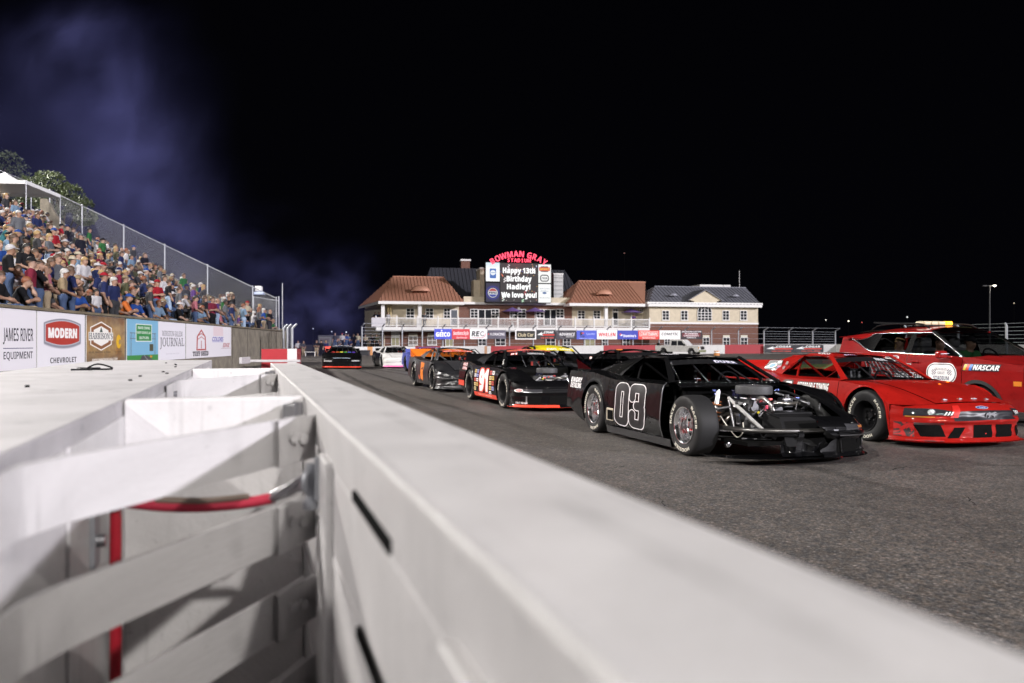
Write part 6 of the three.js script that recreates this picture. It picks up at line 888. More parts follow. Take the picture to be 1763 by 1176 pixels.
// --- red car beside it
{
  const c = stockCar('race_car', 'scuffed red race car with pony badge on its grille, beside the black 03', 8.84, 9.95, { paint: redGloss, roofY: 1.19, splitter: redGloss, wheel: { rim: M.blackPlastic, nuts: M.alu }, noseTop: 0.53, harness: std(L(0.4, 0.4, 0.42), 0.6), cage: redGloss, visorText: [wordTex('NEAL', { fill: '#e9e9ee' }), 0.62, 0.84], spoiler: { h: 0.16, m: redGloss }, noseDent: (a, w) => -0.02 * sstep(0.1, 0.5, w) * Math.exp(-(((a + 0.62) / 0.2) ** 2)) + 0.01 * n3(a * 4, w * 5, 2) });
  const t = c.t, dk = M.flatBlack;
  c.nd('headlight', -0.97, -0.46, 0.70, 0.92, phys(L(0.03, 0.03, 0.035), 0.08, { clearcoat: 1 }), { l0: -0.02, l1: -0.11, bow: 0.03, n: 20, off: 0.008 });
  part('headlight_lens', ball(0.055, ...c.N(-0.74, 0.80, 0.0), 1.1, 0.8, 0.5), phys(L(0.7, 0.7, 0.72), 0.15, { metalness: 0.6 }), t);
  c.nd('lamp_amber', -0.96, -0.7, 0.675, 0.71, std(L(0.5, 0.2, 0.03), 0.3), { off: 0.012, l0: -0.02, l1: -0.03 });
  for (let i = 0; i < 3; i++) c.nd('lamp_bar', -0.58 + i * 0.045, -0.557 + i * 0.045, 0.71, 0.80, M.white, { skewA: 0.04, off: 0.013, n: 2 });
  c.nd('headlight', 0.64, 0.95, 0.66, 0.88, phys(L(0.03, 0.03, 0.035), 0.08, { clearcoat: 1 }), { l0: 0.02, l1: -0.02, off: 0.008 }); for (let i = 0; i < 3; i++) c.nd('lamp_bar', 0.68 + i * 0.05, 0.703 + i * 0.05, 0.72, 0.82, M.white, { skewA: -0.03, off: 0.013, n: 2 });
  const gt = canvasTex(512, 128, (x, w, h) => { fillBg(x, w, h, '#141318'); x.strokeStyle = '#34323a'; x.lineWidth = 3; for (let i = 0; i < 50; i++) { x.beginPath(); x.moveTo(i * 14 - 60, 0); x.lineTo(i * 14, h); x.stroke(); } });
  c.nd('grille', -0.46, 0.62, 0.555, 0.80, std(0xffffff, 0.4, { map: gt }), { l0: 0.03, l1: 0.02, off: 0.006, n: 24 });
  { // running pony badge
    const s = new THREE.Shape(); [[-0.5, 0.1], [-0.42, 0.22], [-0.3, 0.2], [-0.2, 0.28], [0.0, 0.2], [0.25, 0.24], [0.42, 0.3], [0.6, 0.22], [0.44, 0.2], [0.34, 0.06], [0.42, -0.1], [0.34, -0.26], [0.28, -0.08], [0.12, 0.02], [-0.08, 0.0], [-0.16, -0.14], [-0.34, -0.2], [-0.24, -0.04], [-0.3, 0.06], [-0.44, 0.02], [-0.46, -0.12], [-0.52, -0.02]].forEach(([a, b], i) => s[i ? 'lineTo' : 'moveTo'](a * 0.16, b * 0.17)); s.closePath(); const p = c.N(0.12, 0.68, 0.014);
    part('pony_badge', new THREE.ExtrudeGeometry(s, { depth: 0.008, bevelEnabled: false }).translate(p[0], p[1], p[2]), M.alu, t);
  }
  c.nd('oval_badge', -0.06, 0.16, 0.85, 0.925, decalMat(canvasTex(256, 96, (x, w, h) => { x.clearRect(0, 0, w, h); x.fillStyle = '#d8d8e0'; x.beginPath(); x.ellipse(w / 2, h / 2, w / 2, h / 2, 0, 0, 7); x.fill(); x.fillStyle = '#23307a'; x.beginPath(); x.ellipse(w / 2, h / 2, w / 2 - 8, h / 2 - 8, 0, 0, 7); x.fill(); txt(x, 'Ford', w / 2, h / 2, w * 0.5, h * 0.5, { fill: '#e8e8ee', font: 'serif', style: 'italic' }); })), { off: 0.012 });
  c.nd('fog_light_pocket', -0.88, -0.6, 0.14, 0.47, M.flatBlack, { skewA: -0.06, l0: 0.0, l1: -0.02, off: 0.006 }); c.nd('pocket_trim', -0.9, -0.59, 0.46, 0.525, M.alu, { off: 0.01, l0: 0, l1: -0.02 });
  c.nd('duct', -0.5, -0.34, 0.1, 0.38, M.flatBlack, { skewA: 0.1, off: 0.006 }); c.nd('lower_opening', -0.16, 0.16, 0.1, 0.44, M.flatBlack, { off: 0.005 }); c.nd('lower_opening', 0.24, 0.56, 0.1, 0.44, M.flatBlack, { off: 0.005 }); c.nd('duct', 0.7, 0.8, 0.1, 0.4, M.flatBlack, { skewA: -0.06, off: 0.006 });
  const scr = grainTex(256, (x, y) => { const k = sstep(-0.15, 0.25, tfbm(x, y, 2.5, 4, 3) + 0.12 * (rnd() - 0.5)); return [lerp(0.72, 0.2, k), lerp(0.1, 0.17, k), lerp(0.1, 0.18, k)]; }, 1);
  c.nd('scraped_corner', -0.998, -0.9, 0.12, 0.52, std(0xffffff, 0.5, { map: scr }), { off: 0.006 }); c.nd('scraped_corner', 0.88, 0.99, 0.1, 0.5, std(0xffffff, 0.5, { map: scr }), { off: 0.006 }); c.nd('tape_patch', -0.47, -0.36, 0.64, 0.95, std(L(0.55, 0.012, 0.008), 0.55), { off: 0.009, skewA: 0.08 }); c.nd('scraped_corner', -0.95, -0.6, 0.015, 0.06, std(0xffffff, 0.5, { map: scr }), { off: 0.012 });
  for (const a of [-0.42, -0.12, 0.16, 0.42]) { const p = c.top(a, 0.93); part('hood_pin', [rod([p[0], p[1], p[2]], [p[0], p[1] + 0.03, p[2]], 0.008), rbox(0.06, 0.012, 0.035, 0.004, p[0], p[1] + 0.012, p[2])], M.chrome, t); }
  c.side('name_decal', -0.2, 0.55, 0.60, 0.76, wordTex('AFFORDABLE TOWING', { fill: '#f4f1f1', outline: '#2a1a1a', width: 16, slant: 0.1, th: 0.72 }));
  c.side('number_decal', -0.98, -0.26, 0.28, 0.76, numTex('21', { fill: '#efecec', ring: '#3a2020' }), 'white number 21');
  c.panelOn('roof_number', [0.05, 1.185, -0.3], [1, 0, 0], [0, 0, -1], 0.5, 0.5, numTex('21', { fill: '#efecec', ring: '#efecec' }), 'white number 21');
  c.panelOn('header_sticker', [-0.2, 1.15, 0.085], [1, 0, 0], [0, 0.3, -1], 0.22, 0.06, wordTex('ELCOM', { fill: '#eceaf4', outline: '#2b2f86', width: 14, h: 96 }));
  c.panelOn('corner_sticker', [-0.44, 1.15, -0.2], [0.4, 0, 1], [0.3, 1, 0], 0.22, 0.07, wordTex('FOX', { fill: '#e4dfe6', outline: '#5a4a4a', h: 96 }));
  const ov = canvasTex(256, 256, (x, w, h) => { x.clearRect(0, 0, w, h); x.fillStyle = '#17171b'; x.beginPath(); x.moveTo(60, 20); x.lineTo(250, 6); x.lineTo(240, 250); x.lineTo(8, 200); x.fill(); x.fillStyle = '#f1f0f4'; for (const [a, b, r1, r2] of [[120, 130, 70, 46], [40, 170, 30, 24], [205, 52, 32, 24], [150, 214, 30, 18]]) { x.beginPath(); x.ellipse(a, b, r1, r2, -0.7, 0, 7); x.fill(); } x.fillStyle = '#4a8ad0'; x.beginPath(); x.ellipse(120, 130, 54, 34, -0.7, 0, 7); x.fill(); x.fillStyle = '#c84a8a'; x.fillRect(196, 130, 50, 26); x.fillStyle = '#2b2f86'; x.fillRect(190, 164, 52, 20); x.fillStyle = '#d8d0dc'; x.fillRect(186, 206, 44, 22); });
  c.panelOn('quarter_stickers', [-0.70, 0.96, -1.1], [0.06, 0, 1], [0.42, 1, -0.0], 0.42, 0.21, ov);
  for (const z of [-0.72, -0.8]) c.panelOn('round_sticker', [-0.72, 0.93 + (z + 0.8), z], [0, 0, 1], [0.45, 1, 0], 0.07, 0.07, canvasTex(64, 64, (x) => { x.clearRect(0, 0, 64, 64); x.fillStyle = '#6d1f1c'; x.beginPath(); x.arc(32, 32, 30, 0, 7); x.fill(); }));
  part('window_net', Array.from({ length: 5 }, (_, i) => rod([0.68, 0.86 + i * 0.05, -0.5], [0.7, 0.84 + i * 0.045, 0.35], 0.009)).concat(Array.from({ length: 9 }, (_, i) => rod([0.69, 0.84, -0.5 + i * 0.1], [0.58, 1.08, -0.48 + i * 0.07], 0.009))), std(L(0.5, 0.5, 0.5), 0.8), t);
}
// --- black 91 car with red trim
{
  const c = stockCar('race_car', 'black race car numbered 91 with red skirts and an open engine bay', 5.7, 16.2, { paint: gloss, hood: null, roofY: 1.17, splitter: neonRed, spoiler: { h: 0.17, m: gloss }, roofFlap: std(L(0.6, 0.12, 0.06), 0.5), wheel: { rim: M.blackPlastic }, harness: neonRed, visorText: [canvasTex(512, 64, (x, w, h) => { x.clearRect(0, 0, w, h); txt(x, '91', w * 0.1, h / 2, w * 0.14, h * 0.86, { fill: '#f2eeee', outline: '#c83a2c', width: 18, slant: 0.15 }); txt(x, 'HEDGECOCK', w * 0.62, h / 2, w * 0.4, h * 0.66, { fill: '#dedce0', slant: 0.2 }); }), 0.05, 0.92] });
  const t = c.t; engine(t, { z: 1.15 });
  c.side('number_decal', -0.42, 0.28, 0.24, 0.76, numTex('91', { fill: '#f3efef', ring: '#d8402e' }), 'white number 91 edged in red');
  c.side('sponsor_decal', 0.34, 0.70, 0.2, 0.72, logoMix(3)); c.side('sponsor_decal', -0.8, -0.46, 0.25, 0.72, logoMix(8)); c.side('name_decal', -2.0, -1.5, 0.66, 0.84, wordTex(['HUNDLEY', 'ROOFING'], { fill: '#e8dfe2', outline: '#c2493f', width: 12, h: 200, slant: -0.2 }));
  c.side('skirt_stripe', -0.82, 0.84, 0.135, 0.225, wordTex('Q U A L I T Y   M O T O R S', { bg: '#d8432c', fill: '#f3dcd8', th: 0.4, tw: 0.6 })); c.side('tail_stripe', -2.28, -1.68, 0.3, 0.42, wordTex('', { bg: '#d8432c' }));
  c.nd('splitter_stripe', -0.97, -0.16, 0.0, 0.085, neonRed, { off: 0.01 }); c.nd('upper_grille', -0.5, 0.5, 0.56, 0.68, M.blackPlastic, { off: 0.004 }); c.nd('headlight', -0.93, -0.5, 0.60, 0.74, phys(L(0.04, 0.04, 0.045), 0.08, { clearcoat: 1 }), { l1: -0.05, l0: -0.03, bow: -0.02 }); c.nd('headlight', 0.5, 0.93, 0.57, 0.69, phys(L(0.04, 0.04, 0.045), 0.08, { clearcoat: 1 }), { l1: 0.05, l0: 0.03 }); c.nd('lamp_trim', -0.9, -0.5, 0.595, 0.615, M.alu, { l0: -0.03, l1: -0.03, off: 0.012, bow: -0.02 }); c.nd('side_intake', -0.78, -0.52, 0.14, 0.4, M.flatBlack, { skewA: 0.03 }); c.nd('intake_trim', -0.8, -0.775, 0.13, 0.42, M.alu, { off: 0.01, n: 2 }); c.nd('lower_opening', -0.36, 0.36, 0.12, 0.44, M.flatBlack, {});
  c.nd('round_sticker', -0.97, -0.84, 0.58, 0.72, decalMat(canvasTex(128, 96, (x, w, h) => { x.clearRect(0, 0, w, h); x.fillStyle = '#ece9ea'; x.beginPath(); x.ellipse(64, 48, 62, 46, 0, 0, 7); x.fill(); x.fillStyle = '#c2403a'; x.beginPath(); x.ellipse(64, 48, 46, 30, 0, 0, 7); x.fill(); txt(x, 'RACE', 64, 48, 60, 22, { fill: '#f3eeee' }); })), { off: 0.012 }); c.nd('nose_sticker', -0.96, -0.76, 0.11, 0.21, decalMat(wordTex('S&S Metals', { fill: '#e9e6ea', h: 128, font: 'serif' })), { off: 0.012 });
  part('tow_hook', [pipe([[0.02, 0.62, 2.2], [0.05, 0.5, 2.26], [0.12, 0.44, 2.28]], 0.009), new THREE.TorusGeometry(0.03, 0.008, 8, 16).translate(0.12, 0.42, 2.28)], M.chrome, t);
  c.panelOn('pillar_print', [-0.66, 0.95, 0.36], [-0.22, -0.3, 0.53], [0.3, 0.2, 0.2], 0.5, 0.06, wordTex('Wilkes Farms', { fill: '#e8e4e4', h: 96 }));
}
// --- black and orange car
{
  const c = stockCar('race_car', 'black race car with orange door number and orange rear spoiler', 5.66, 22.4, { paint: scuff, roofY: 1.17, hood: std(L(0.02, 0.02, 0.023), 0.5), spoiler: { h: 0.24, m: orangeGloss, w: 0.86, side: orangeGloss }, wheel: { rim: M.blackPlastic, letters: true }, cage: std(L(0.35, 0.35, 0.36), 0.4), visorText: [wordTex('TEAM   CARS   TEAM', { bg: '#e2654e', fill: '#f6dcd6', th: 0.5 }), 0.1, 0.9, 0.84, 0.94], noseDent: (a, w) => 0.05 * fbm(a * 2.4, w * 2.5, 3, 3) - 0.05 * Math.exp(-(((a + 0.5) / 0.3) ** 2)) * sstep(0.5, 0.9, w), dent: (z, y) => 0.012 * n3(z * 2.4, y * 3, 7) });
  c.side('number_decal', -0.46, 0.24, 0.2, 0.76, canvasTex(256, 256, (x, w, h) => { x.clearRect(0, 0, w, h); x.fillStyle = '#e07a26'; x.beginPath(); x.moveTo(70, 4); x.lineTo(236, 20); x.lineTo(206, 120); x.lineTo(190, 250); x.lineTo(96, 226); x.lineTo(88, 110); x.fill(); x.fillStyle = '#1d1a1c'; x.beginPath(); x.moveTo(110, 96); x.lineTo(196, 70); x.lineTo(170, 112); x.fill(); x.fillStyle = '#e2643a'; x.fillRect(20, 176, 34, 60); }), 'orange number');
  c.nd('hood_stripe', -0.3, 0.42, 0.93, 0.99, decalMat(wordTex('CLEMMONS', { bg: '#e2543a', fill: '#2a1818', th: 0.5 })), { off: 0.012 }); c.nd('white_sticker', 0.2, 0.55, 0.42, 0.58, decalMat(canvasTex(128, 96, (x, w, h) => { x.clearRect(0, 0, w, h); x.fillStyle = '#dddde0'; x.beginPath(); x.moveTo(4, 60); x.lineTo(40, 8); x.lineTo(124, 6); x.lineTo(120, 88); x.lineTo(20, 90); x.fill(); x.fillStyle = '#33343c'; x.fillRect(76, 40, 26, 14); })), { off: 0.012 });
  c.nd('scraped_bumper', -0.9, 0.5, 0.03, 0.16, std(L(0.1, 0.1, 0.105), 0.35, { metalness: 0.5 }), { off: 0.008, bow: 0.02 });
  c.panelOn('spoiler_print', [0, 0.985, -2.28], [1, 0, 0], [0, 1, -0.4], 0.9, 0.12, wordTex('75  TTT', { fill: '#1c1719', slant: 0.2 }));
}
// --- far black car with red splitter
{
  const c = stockCar('race_car', 'far black race car with red splitter strip and a red spoiler, nearest the wall', 4.6, 42.2, { paint: gloss, roofY: 1.17, splitter: neonRed, spoiler: { h: 0.14, m: gloss, w: 0.9, side: gloss }, pillarPaint: gloss, roofFlap: std(0xffffff, 0.5, { map: canvasTex(256, 64, (x, w, h) => { for (let i = 0; i < 12; i++) for (let j = 0; j < 2; j++) { x.fillStyle = (i + j) % 2 ? '#f2f0f0' : '#17161a'; x.fillRect(i * w / 12, j * h / 2, w / 12, h / 2); } }) }), yaw: -0.12 });
  c.nd('splitter_stripe', -0.98, 0.98, 0.0, 0.1, neonRed, { off: 0.012, n: 24 }); for (const s of [-1, 1]) { c.nd('headlight', s < 0 ? -0.9 : 0.5, s < 0 ? -0.5 : 0.9, 0.6, 0.74, phys(L(0.3, 0.3, 0.3), 0.1, { clearcoat: 1 }), { l0: s * 0.04, l1: s * 0.04 }); } c.nd('lower_opening', -0.4, 0.4, 0.12, 0.42, M.flatBlack, {}); c.nd('name_print', -0.5, 0.5, 0.90, 0.96, decalMat(wordTex('RACING ENGINES', { fill: '#cfe0f4' })), { off: 0.014 });
  part('tail_plate', plate([-0.96, 0.84, -2.3], [-0.6, 0.84, -2.3], [-0.6, 1.1, -2.36], [-0.96, 1.1, -2.36], 0.012), neonRed, c.t);
  part('cowl_print', patch((u, w) => c.wsP(lerp(0.12, 0.98, u), w * 0.16, 0.012), 10, 2), decalMat(canvasTex(256, 32, (x, w, h) => { x.clearRect(0, 0, w, h); ['#b03030', '#c05a28', '#d8d84a', '#4aa04a', '#4a6ad0', '#5a3aa8'].forEach((q, i) => { x.fillStyle = q; x.fillRect(i * 43 + 3, 6, 34, 20); }); })), c.t);
}
// --- white car with pink lower edge, the blue one before it
{
  const c = stockCar('race_car', 'white race car with a pink lower edge and black flanks', 7.62, 43.5, { paint: whiteGloss, doorPaint: gloss, quarterPaint: gloss, roofY: 1.18, splitter: std(L(0.7, 0.15, 0.35), 0.5), spoiler: { h: 0.16, m: gloss }, wheel: { rim: M.blackPlastic, letters: false } });
  c.nd('pink_edge', -0.98, 0.98, 0.0, 0.14, std(L(0.75, 0.16, 0.38), 0.5), { off: 0.012, n: 24 }); c.nd('nose_print', -0.35, 0.4, 0.5, 0.62, decalMat(wordTex('Tide', { fill: '#2a2a30', slant: 0.3, tw: 0.6 })), { off: 0.014 });
  const d = stockCar('race_car', 'blue and white race car half hidden behind the black and orange car', 7.95, 36, { paint: blueGloss, roofY: 1.16, fenderPaint: whiteGloss, splitter: blueGloss, wheel: { rim: M.blackPlastic, letters: false } });
  d.nd('white_stripe', -0.96, -0.7, 0.1, 0.9, whiteGloss, { skewA: 0.2, off: 0.012 });
}
// --- yellow roofed car and the black one ahead of it, second lane
{
  const c = stockCar('race_car', 'dark race car with a bright yellow roof behind the 91 car', 7.8, 20.2, { paint: gloss, roofPaint: yellowGloss, visor: yellowGloss, roofY: 1.27, roofDrop: 0.1, spoiler: { h: 0.16, m: smokedGlass }, visorText: [wordTex('EWS  LINE', { fill: '#e8e6ea' }), 0.25, 0.95] });
  const d = stockCar('race_car', 'black race car with a clear spoiler, between the 91 and 03 cars', 7.75, 15.0, { paint: gloss, roofY: 1.2, spoiler: { h: 0.2, m: smokedGlass, side: smokedGlass }, harness: neonRed, quarterWindow: smokedGlass });
  d.panelOn('pillar_sticker', [-0.7, 0.98, -0.95], [0, 0, 1], [0.45, 1, 0], 0.12, 0.09, wordTex('79', { fill: '#e8e4e4', outline: '#c8502e', width: 24, h: 256, w: 256 })); d.panelOn('roof_sticker', [-0.42, 1.18, -0.1], [1, 0, 0.2], [0, 0.4, -1], 0.14, 0.05, wordTex('', { bg: '#c8742c' }));
}
// ---------------------------------------------------------------- red crossover with a light bar
{
  const t = thing('crossover', 'red crossover with an amber light bar on its roof and racing badges on its side', 'car'); carPos(t, 13.0, 12.0); t.position.y = -0.06;
  const P = paint([0.30, 0.010, 0.010]), hw = (z) => 0.94 - 0.1 * sstep(1.3, 2.25, z) - 0.06 * sstep(-1.6, -2.25, z), sx = (z, y) => hw(z) - 0.05 * (Math.min(1.2, y) / 0.42 - 1.714) ** 2 - 0.36 * Math.max(0, y - 1.2) + 0.012 * Math.exp(-(((y - 0.9) / 0.05) ** 2));
  const kick = (z) => 0.27 * sstep(-1.15, -1.85, z); const belt = (z) => z < 1.05 ? kick(z) + lerp(1.2, 1.09, (z + 2.2) / 3.25) : lerp(1.09, 0.97, sstep(1.05, 2.2, z)), AR = 0.40, AX = [1.34, -1.36];
  const low = (z) => { for (const a of AX) { const d = z - a; if (Math.abs(d) < AR) return 0.245 + Math.sqrt(AR * AR - d * d); } return 0.19; };
  const panel = (nm, z0, z1, sg, m, f0 = 0, f1 = 1) => { const zs = []; for (let i = 0; i <= 50; i++) zs.push(lerp(z0, z1, i / 50)); for (const a of AX) for (const e of [-AR, AR]) for (const q of [-0.0005, 0.0005, 0.004 * -Math.sign(e), 0.016 * -Math.sign(e)]) if (a + e + q > z0 && a + e + q < z1) zs.push(a + e + q); zs.sort((a, b) => a - b);
    return part(nm, patch((u, w) => { const z = zs[Math.round(u * (zs.length - 1))], y = lerp(low(z), belt(z), lerp(f0, f1, w)); return [sg * sx(z, y), y, z]; }, zs.length - 1, 12), m, t); };
  const clad = std(L(0.02, 0.02, 0.021), 0.6, {});
  for (const sg of [-1, 1]) {
    panel('front_fender', 1.03, 2.15, sg, P); panel('front_door', -0.235, 1.02, sg, P); panel('rear_door', -1.2, -0.245, sg, P); panel('rear_quarter', -2.2, -1.21, sg, P);
    for (const a of AX) part('arch_trim', patch((u, w) => { const th = Math.PI * u, r = lerp(AR - 0.005, AR + 0.055, w), y = 0.245 + r * Math.sin(th), z = a + r * Math.cos(th); return [sg * (sx(z, y) + 0.008), y, z]; }, 30, 2), clad, t);
    part('sill', plate([sg * 0.88, 0.15, -0.92], [sg * 0.88, 0.15, 0.9], [sg * 0.91, 0.31, 0.9], [sg * 0.91, 0.31, -0.92], 0.03), clad, t);
    const g = (z, f) => [sg * lerp(0.885, 0.69, f), lerp(belt(z) + 0.005, 1.575 - 0.05 * sstep(-0.9, -1.8, z), f), z]; // glasshouse side
    const strip = (nm, b0, b1, t0, t1, m, off = 0, f0 = 0, f1 = 1) => part(nm, patch((u, w) => { const f = lerp(f0, f1, w), p = g(lerp(lerp(b0, t0, f), lerp(b1, t1, f), u), f); p[0] += sg * off; return p; }, 10, 8), m, t);
    strip('front_window', -0.2, 0.98, -0.2, 0.16, tinted, -0.004, 0.02, 0.93); strip('rear_window', -1.16, -0.3, -1.06, -0.28, tinted, -0.004, 0.02, 0.93); strip('quarter_window', -1.72, -1.24, -1.32, -1.14, gloss, -0.002, 0.04, 0.88);
    strip('centre_pillar', -0.32, -0.18, -0.3, -0.18, gloss, 0.004, 0, 0.95); strip('rear_pillar', -1.25, -1.15, -1.15, -1.05, gloss, 0.004, 0, 0.95); strip('front_pillar', 0.95, 1.06, 0.13, 0.22, gloss, 0.006); strip('tail_pillar', -2.15, -1.7, -1.78, -1.3, P, 0.003); strip('roof_rail', -1.75, 0.2, -1.75, 0.2, P, 0.004, 0.92, 1);
    const tr = []; for (let i = 0; i <= 20; i++) tr.push(g(lerp(-1.74, 1.0, i / 20), 0.005)); part('chrome_strip', pipe(tr, 0.012, 40, 6), M.chrome, t);
    const tp = []; for (let i = 0; i <= 8; i++) tp.push(g(lerp(1.0, 0.17, i / 8), i / 8 * 0.93)); for (let i = 1; i <= 10; i++) tp.push(g(lerp(0.17, -1.3, i / 10), 0.93)); for (let i = 1; i <= 6; i++) tp.push(g(lerp(-1.3, -1.74, i / 6), 0.93 - i / 6 * 0.9)); part('chrome_strip', pipe(tp, 0.011, 70, 6), M.chrome, t);
    part('roof_bar', pipe([[sg * 0.6, 1.63, 0.0], [sg * 0.6, 1.70, -0.15], [sg * 0.6, 1.70, -1.3], [sg * 0.58, 1.62, -1.5]], 0.016, 30), M.blackPlastic, t);
    part('mirror', [rbox(0.2, 0.15, 0.14, 0.05, sg * 1.08, 1.13, 0.72), rbox(0.12, 0.05, 0.06, 0.02, sg * 0.95, 1.09, 0.76)], P, t);
    part('mirror_trim', rbox(0.18, 0.02, 0.03, 0.008, sg * 1.08, 1.15, 0.795), M.chrome, t);
    for (const z of [-0.02, -0.98]) part('door_handle', [rbox(0.025, 0.03, 0.2, 0.011, sg * 0.955, 0.99, z)], P, t);
  }
  const Rf = (u, w) => { const a = u * 2 - 1, z = lerp(0.14, -1.8, w); return [a * (0.69 - 0.04 * w), 1.575 + 0.095 * (1 - a * a) * (0.55 + 0.45 * Math.sin(3.14 * clamp(w * 0.8 + 0.2))) - 0.05 * sstep(-0.9, -1.8, z) + 0.01, z]; };
  part('roof', patch(Rf, 16, 20), P, t);
  const ws = (u, w) => { const a = u * 2 - 1; return [a * lerp(0.84, 0.68, w), lerp(1.08, 1.585 + 0.055 * (1 - a * a), w), lerp(1.02 + 0.22 * (1 - a * a), 0.14 + 0.05 * (1 - a * a), w)]; };
  part('windshield', patch(ws, 16, 8), tinted, t); part('rear_glass', patch((u, w) => { const a = u * 2 - 1; return [a * lerp(0.8, 0.62, w), lerp(1.15, 1.55, w), lerp(-2.2, -1.8, w)]; }, 8, 6), M.blackPlastic, t); part('rear_spoiler', patch((u, w) => { const a = u * 2 - 1; return [a * 0.66, 1.57 + 0.06 * (1 - a * a) - 0.03 * w, lerp(-1.78, -2.02, w)]; }, 10, 3), M.blackPlastic, t);
  part('tailgate', quad([-0.82, 0.4, -2.22], [0.82, 0.4, -2.22], [0.82, 1.17, -2.2], [-0.82, 1.17, -2.2]), P, t);
  part('hood', patch((u, w) => { const a = u * 2 - 1, z = lerp(1.03 + 0.22 * (1 - a * a), 2.12 + 0.12 * (1 - a * a), w); return [a * lerp(0.88, sx(2.15, 0.9), w), belt(Math.min(2.15, z)) + 0.05 * (1 - a * a) * (1 - w * 0.5) - 0.01 + 0.015 * Math.exp(-(((Math.abs(a) - 0.55) / 0.08) ** 2)), z]; }, 20, 16), P, t);
  part('front_bumper', patch((u, w) => { const a = u * 2 - 1; return [a * 0.84, lerp(0.28, 0.97, w), 2.16 + 0.14 * (1 - a * a) + 0.05 * Math.sin(w * 3.1)]; }, 16, 8), P, t); part('grille', patch((u, w) => { const a = u * 1.4 - 0.7; return [a * 0.84, lerp(0.6, 0.86, w), 2.17 + 0.14 * (1 - a * a) + 0.05 * Math.sin(2)]; }, 12, 3), M.blackPlastic, t);
  for (const s of [-1, 1]) part('headlight', patch((u, w) => { const a = s * lerp(0.62, 0.99, u); return [a * 0.84, lerp(0.76, 0.9, w), 2.185 + 0.14 * (1 - a * a) + 0.04]; }, 6, 3), phys(L(0.3, 0.3, 0.32), 0.1, { clearcoat: 1 }), t);
  part('underbody', box(1.5, 0.5, 4.0, 0, 0.52, -0.1), M.flatBlack, t); part('dashboard', rbox(1.5, 0.16, 0.5, 0.06, 0, 1.0, 0.82), M.flatBlack, t); part('steering_wheel', new THREE.TorusGeometry(0.18, 0.018, 8, 24).rotateX(-0.5).translate(0.36, 1.08, 0.52), M.blackPlastic, t);
  for (const [x, z] of [[-0.36, -0.02], [0.36, -0.02], [-0.36, -0.98], [0.36, -0.98]]) part('seat', [rbox(0.5, 0.62, 0.16, 0.07, x, 0.95, z - 0.3), rbox(0.3, 0.2, 0.12, 0.05, x, 1.35, z - 0.34), rbox(0.5, 0.16, 0.5, 0.06, x, 0.6, z)], std(L(0.04, 0.04, 0.042), 0.8), t);
  for (const [x, z, f] of [[-0.83, 1.34, 0], [-0.83, -1.36, 0], [0.83, 1.34, 1], [0.83, -1.36, 1]]) wheel(t, x, z, { k: 1.03, flip: f, letters: false, rim: M.alu, nuts: M.alu }).position.y -= 0.125;
  // light bar across the roof, amber end lit
  const lb = new THREE.Group(); lb.name = 'light_bar'; lb.position.set(0.03, 1.725, -0.5); lb.scale.set(0.74, 0.85, 1); t.add(lb);
  part('base', rbox(1.02, 0.035, 0.24, 0.015, 0, -0.045, 0), M.blackPlastic, lb); for (let i = 0; i < 4; i++) part('lens', rbox(0.235, 0.095, 0.24, 0.03, -0.375 + i * 0.25, 0.015, 0), i === 3 ? std(L(0.8, 0.35, 0.02), 0.3, { emissive: L(1, 0.42, 0.02), emissiveIntensity: 2.6 }) : std(L(0.6, 0.52, 0.36), 0.3), lb, i === 3 ? 'lit amber end lens' : undefined);
  part('foot', [rbox(0.06, 0.07, 0.14, 0.01, -0.34, -0.085, 0), rbox(0.06, 0.07, 0.14, 0.01, 0.34, -0.085, 0)], M.blackPlastic, lb);
  const al = new THREE.PointLight(0xff8a10, 0.2); al.name = 'beacon_light'; al.position.set(0.32, 1.82, -0.36); t.add(al);
  part('sign_board', [plate([-0.5, 1.74, -0.72], [0.5, 1.74, -0.72], [0.5, 1.79, -1.55], [-0.5, 1.79, -1.55], 0.03), rod([-0.4, 1.66, -0.9], [-0.4, 1.75, -0.9], 0.015), rod([0.4, 1.66, -1.4], [0.4, 1.77, -1.4], 0.015)], M.blackPlastic, t);
  const dec = (nm, z0, z1, y0, y1, tx, lab) => part(nm, patch((u, w) => { const z = lerp(z0, z1, u), y = lerp(y0, y1, w); return [-(sx(z, y) + 0.005), y, z]; }, 14, 6), decalMat(tx), t, lab);
  dec('oval_badge', 0.25, 0.93, 0.60, 0.985, canvasTex(512, 288, (x, w, h) => { x.clearRect(0, 0, w, h); const ov = (m, c) => { x.fillStyle = c; rrect(x, m, m, w - 2 * m, h - 2 * m, h / 2 - m); x.fill(); }; ov(4, '#eeecee'); ov(16, '#1c1f2a'); ov(30, '#f2f0f1'); txt(x, 'BOWMAN', 256, 86, 190, 34, { style: '', font: 'serif', fill: '#2b2e40' }); txt(x, 'GRAY', 256, 140, 120, 36, { style: '', font: 'serif', fill: '#2b2e40' }); txt(x, 'STADIUM', 256, 212, 260, 56, { fill: '#23284e' });
    for (const s of [-1, 1]) for (let i = 0; i < 5; i++) for (let j = 0; j < 5; j++) if ((i + j) % 2) { x.fillStyle = '#23284e'; x.fillRect(256 + s * 130 + (i - 2) * 15 * s, 84 + j * 16 + i * 3, 14, 14); } }), 'oval stadium badge with chequered flags');
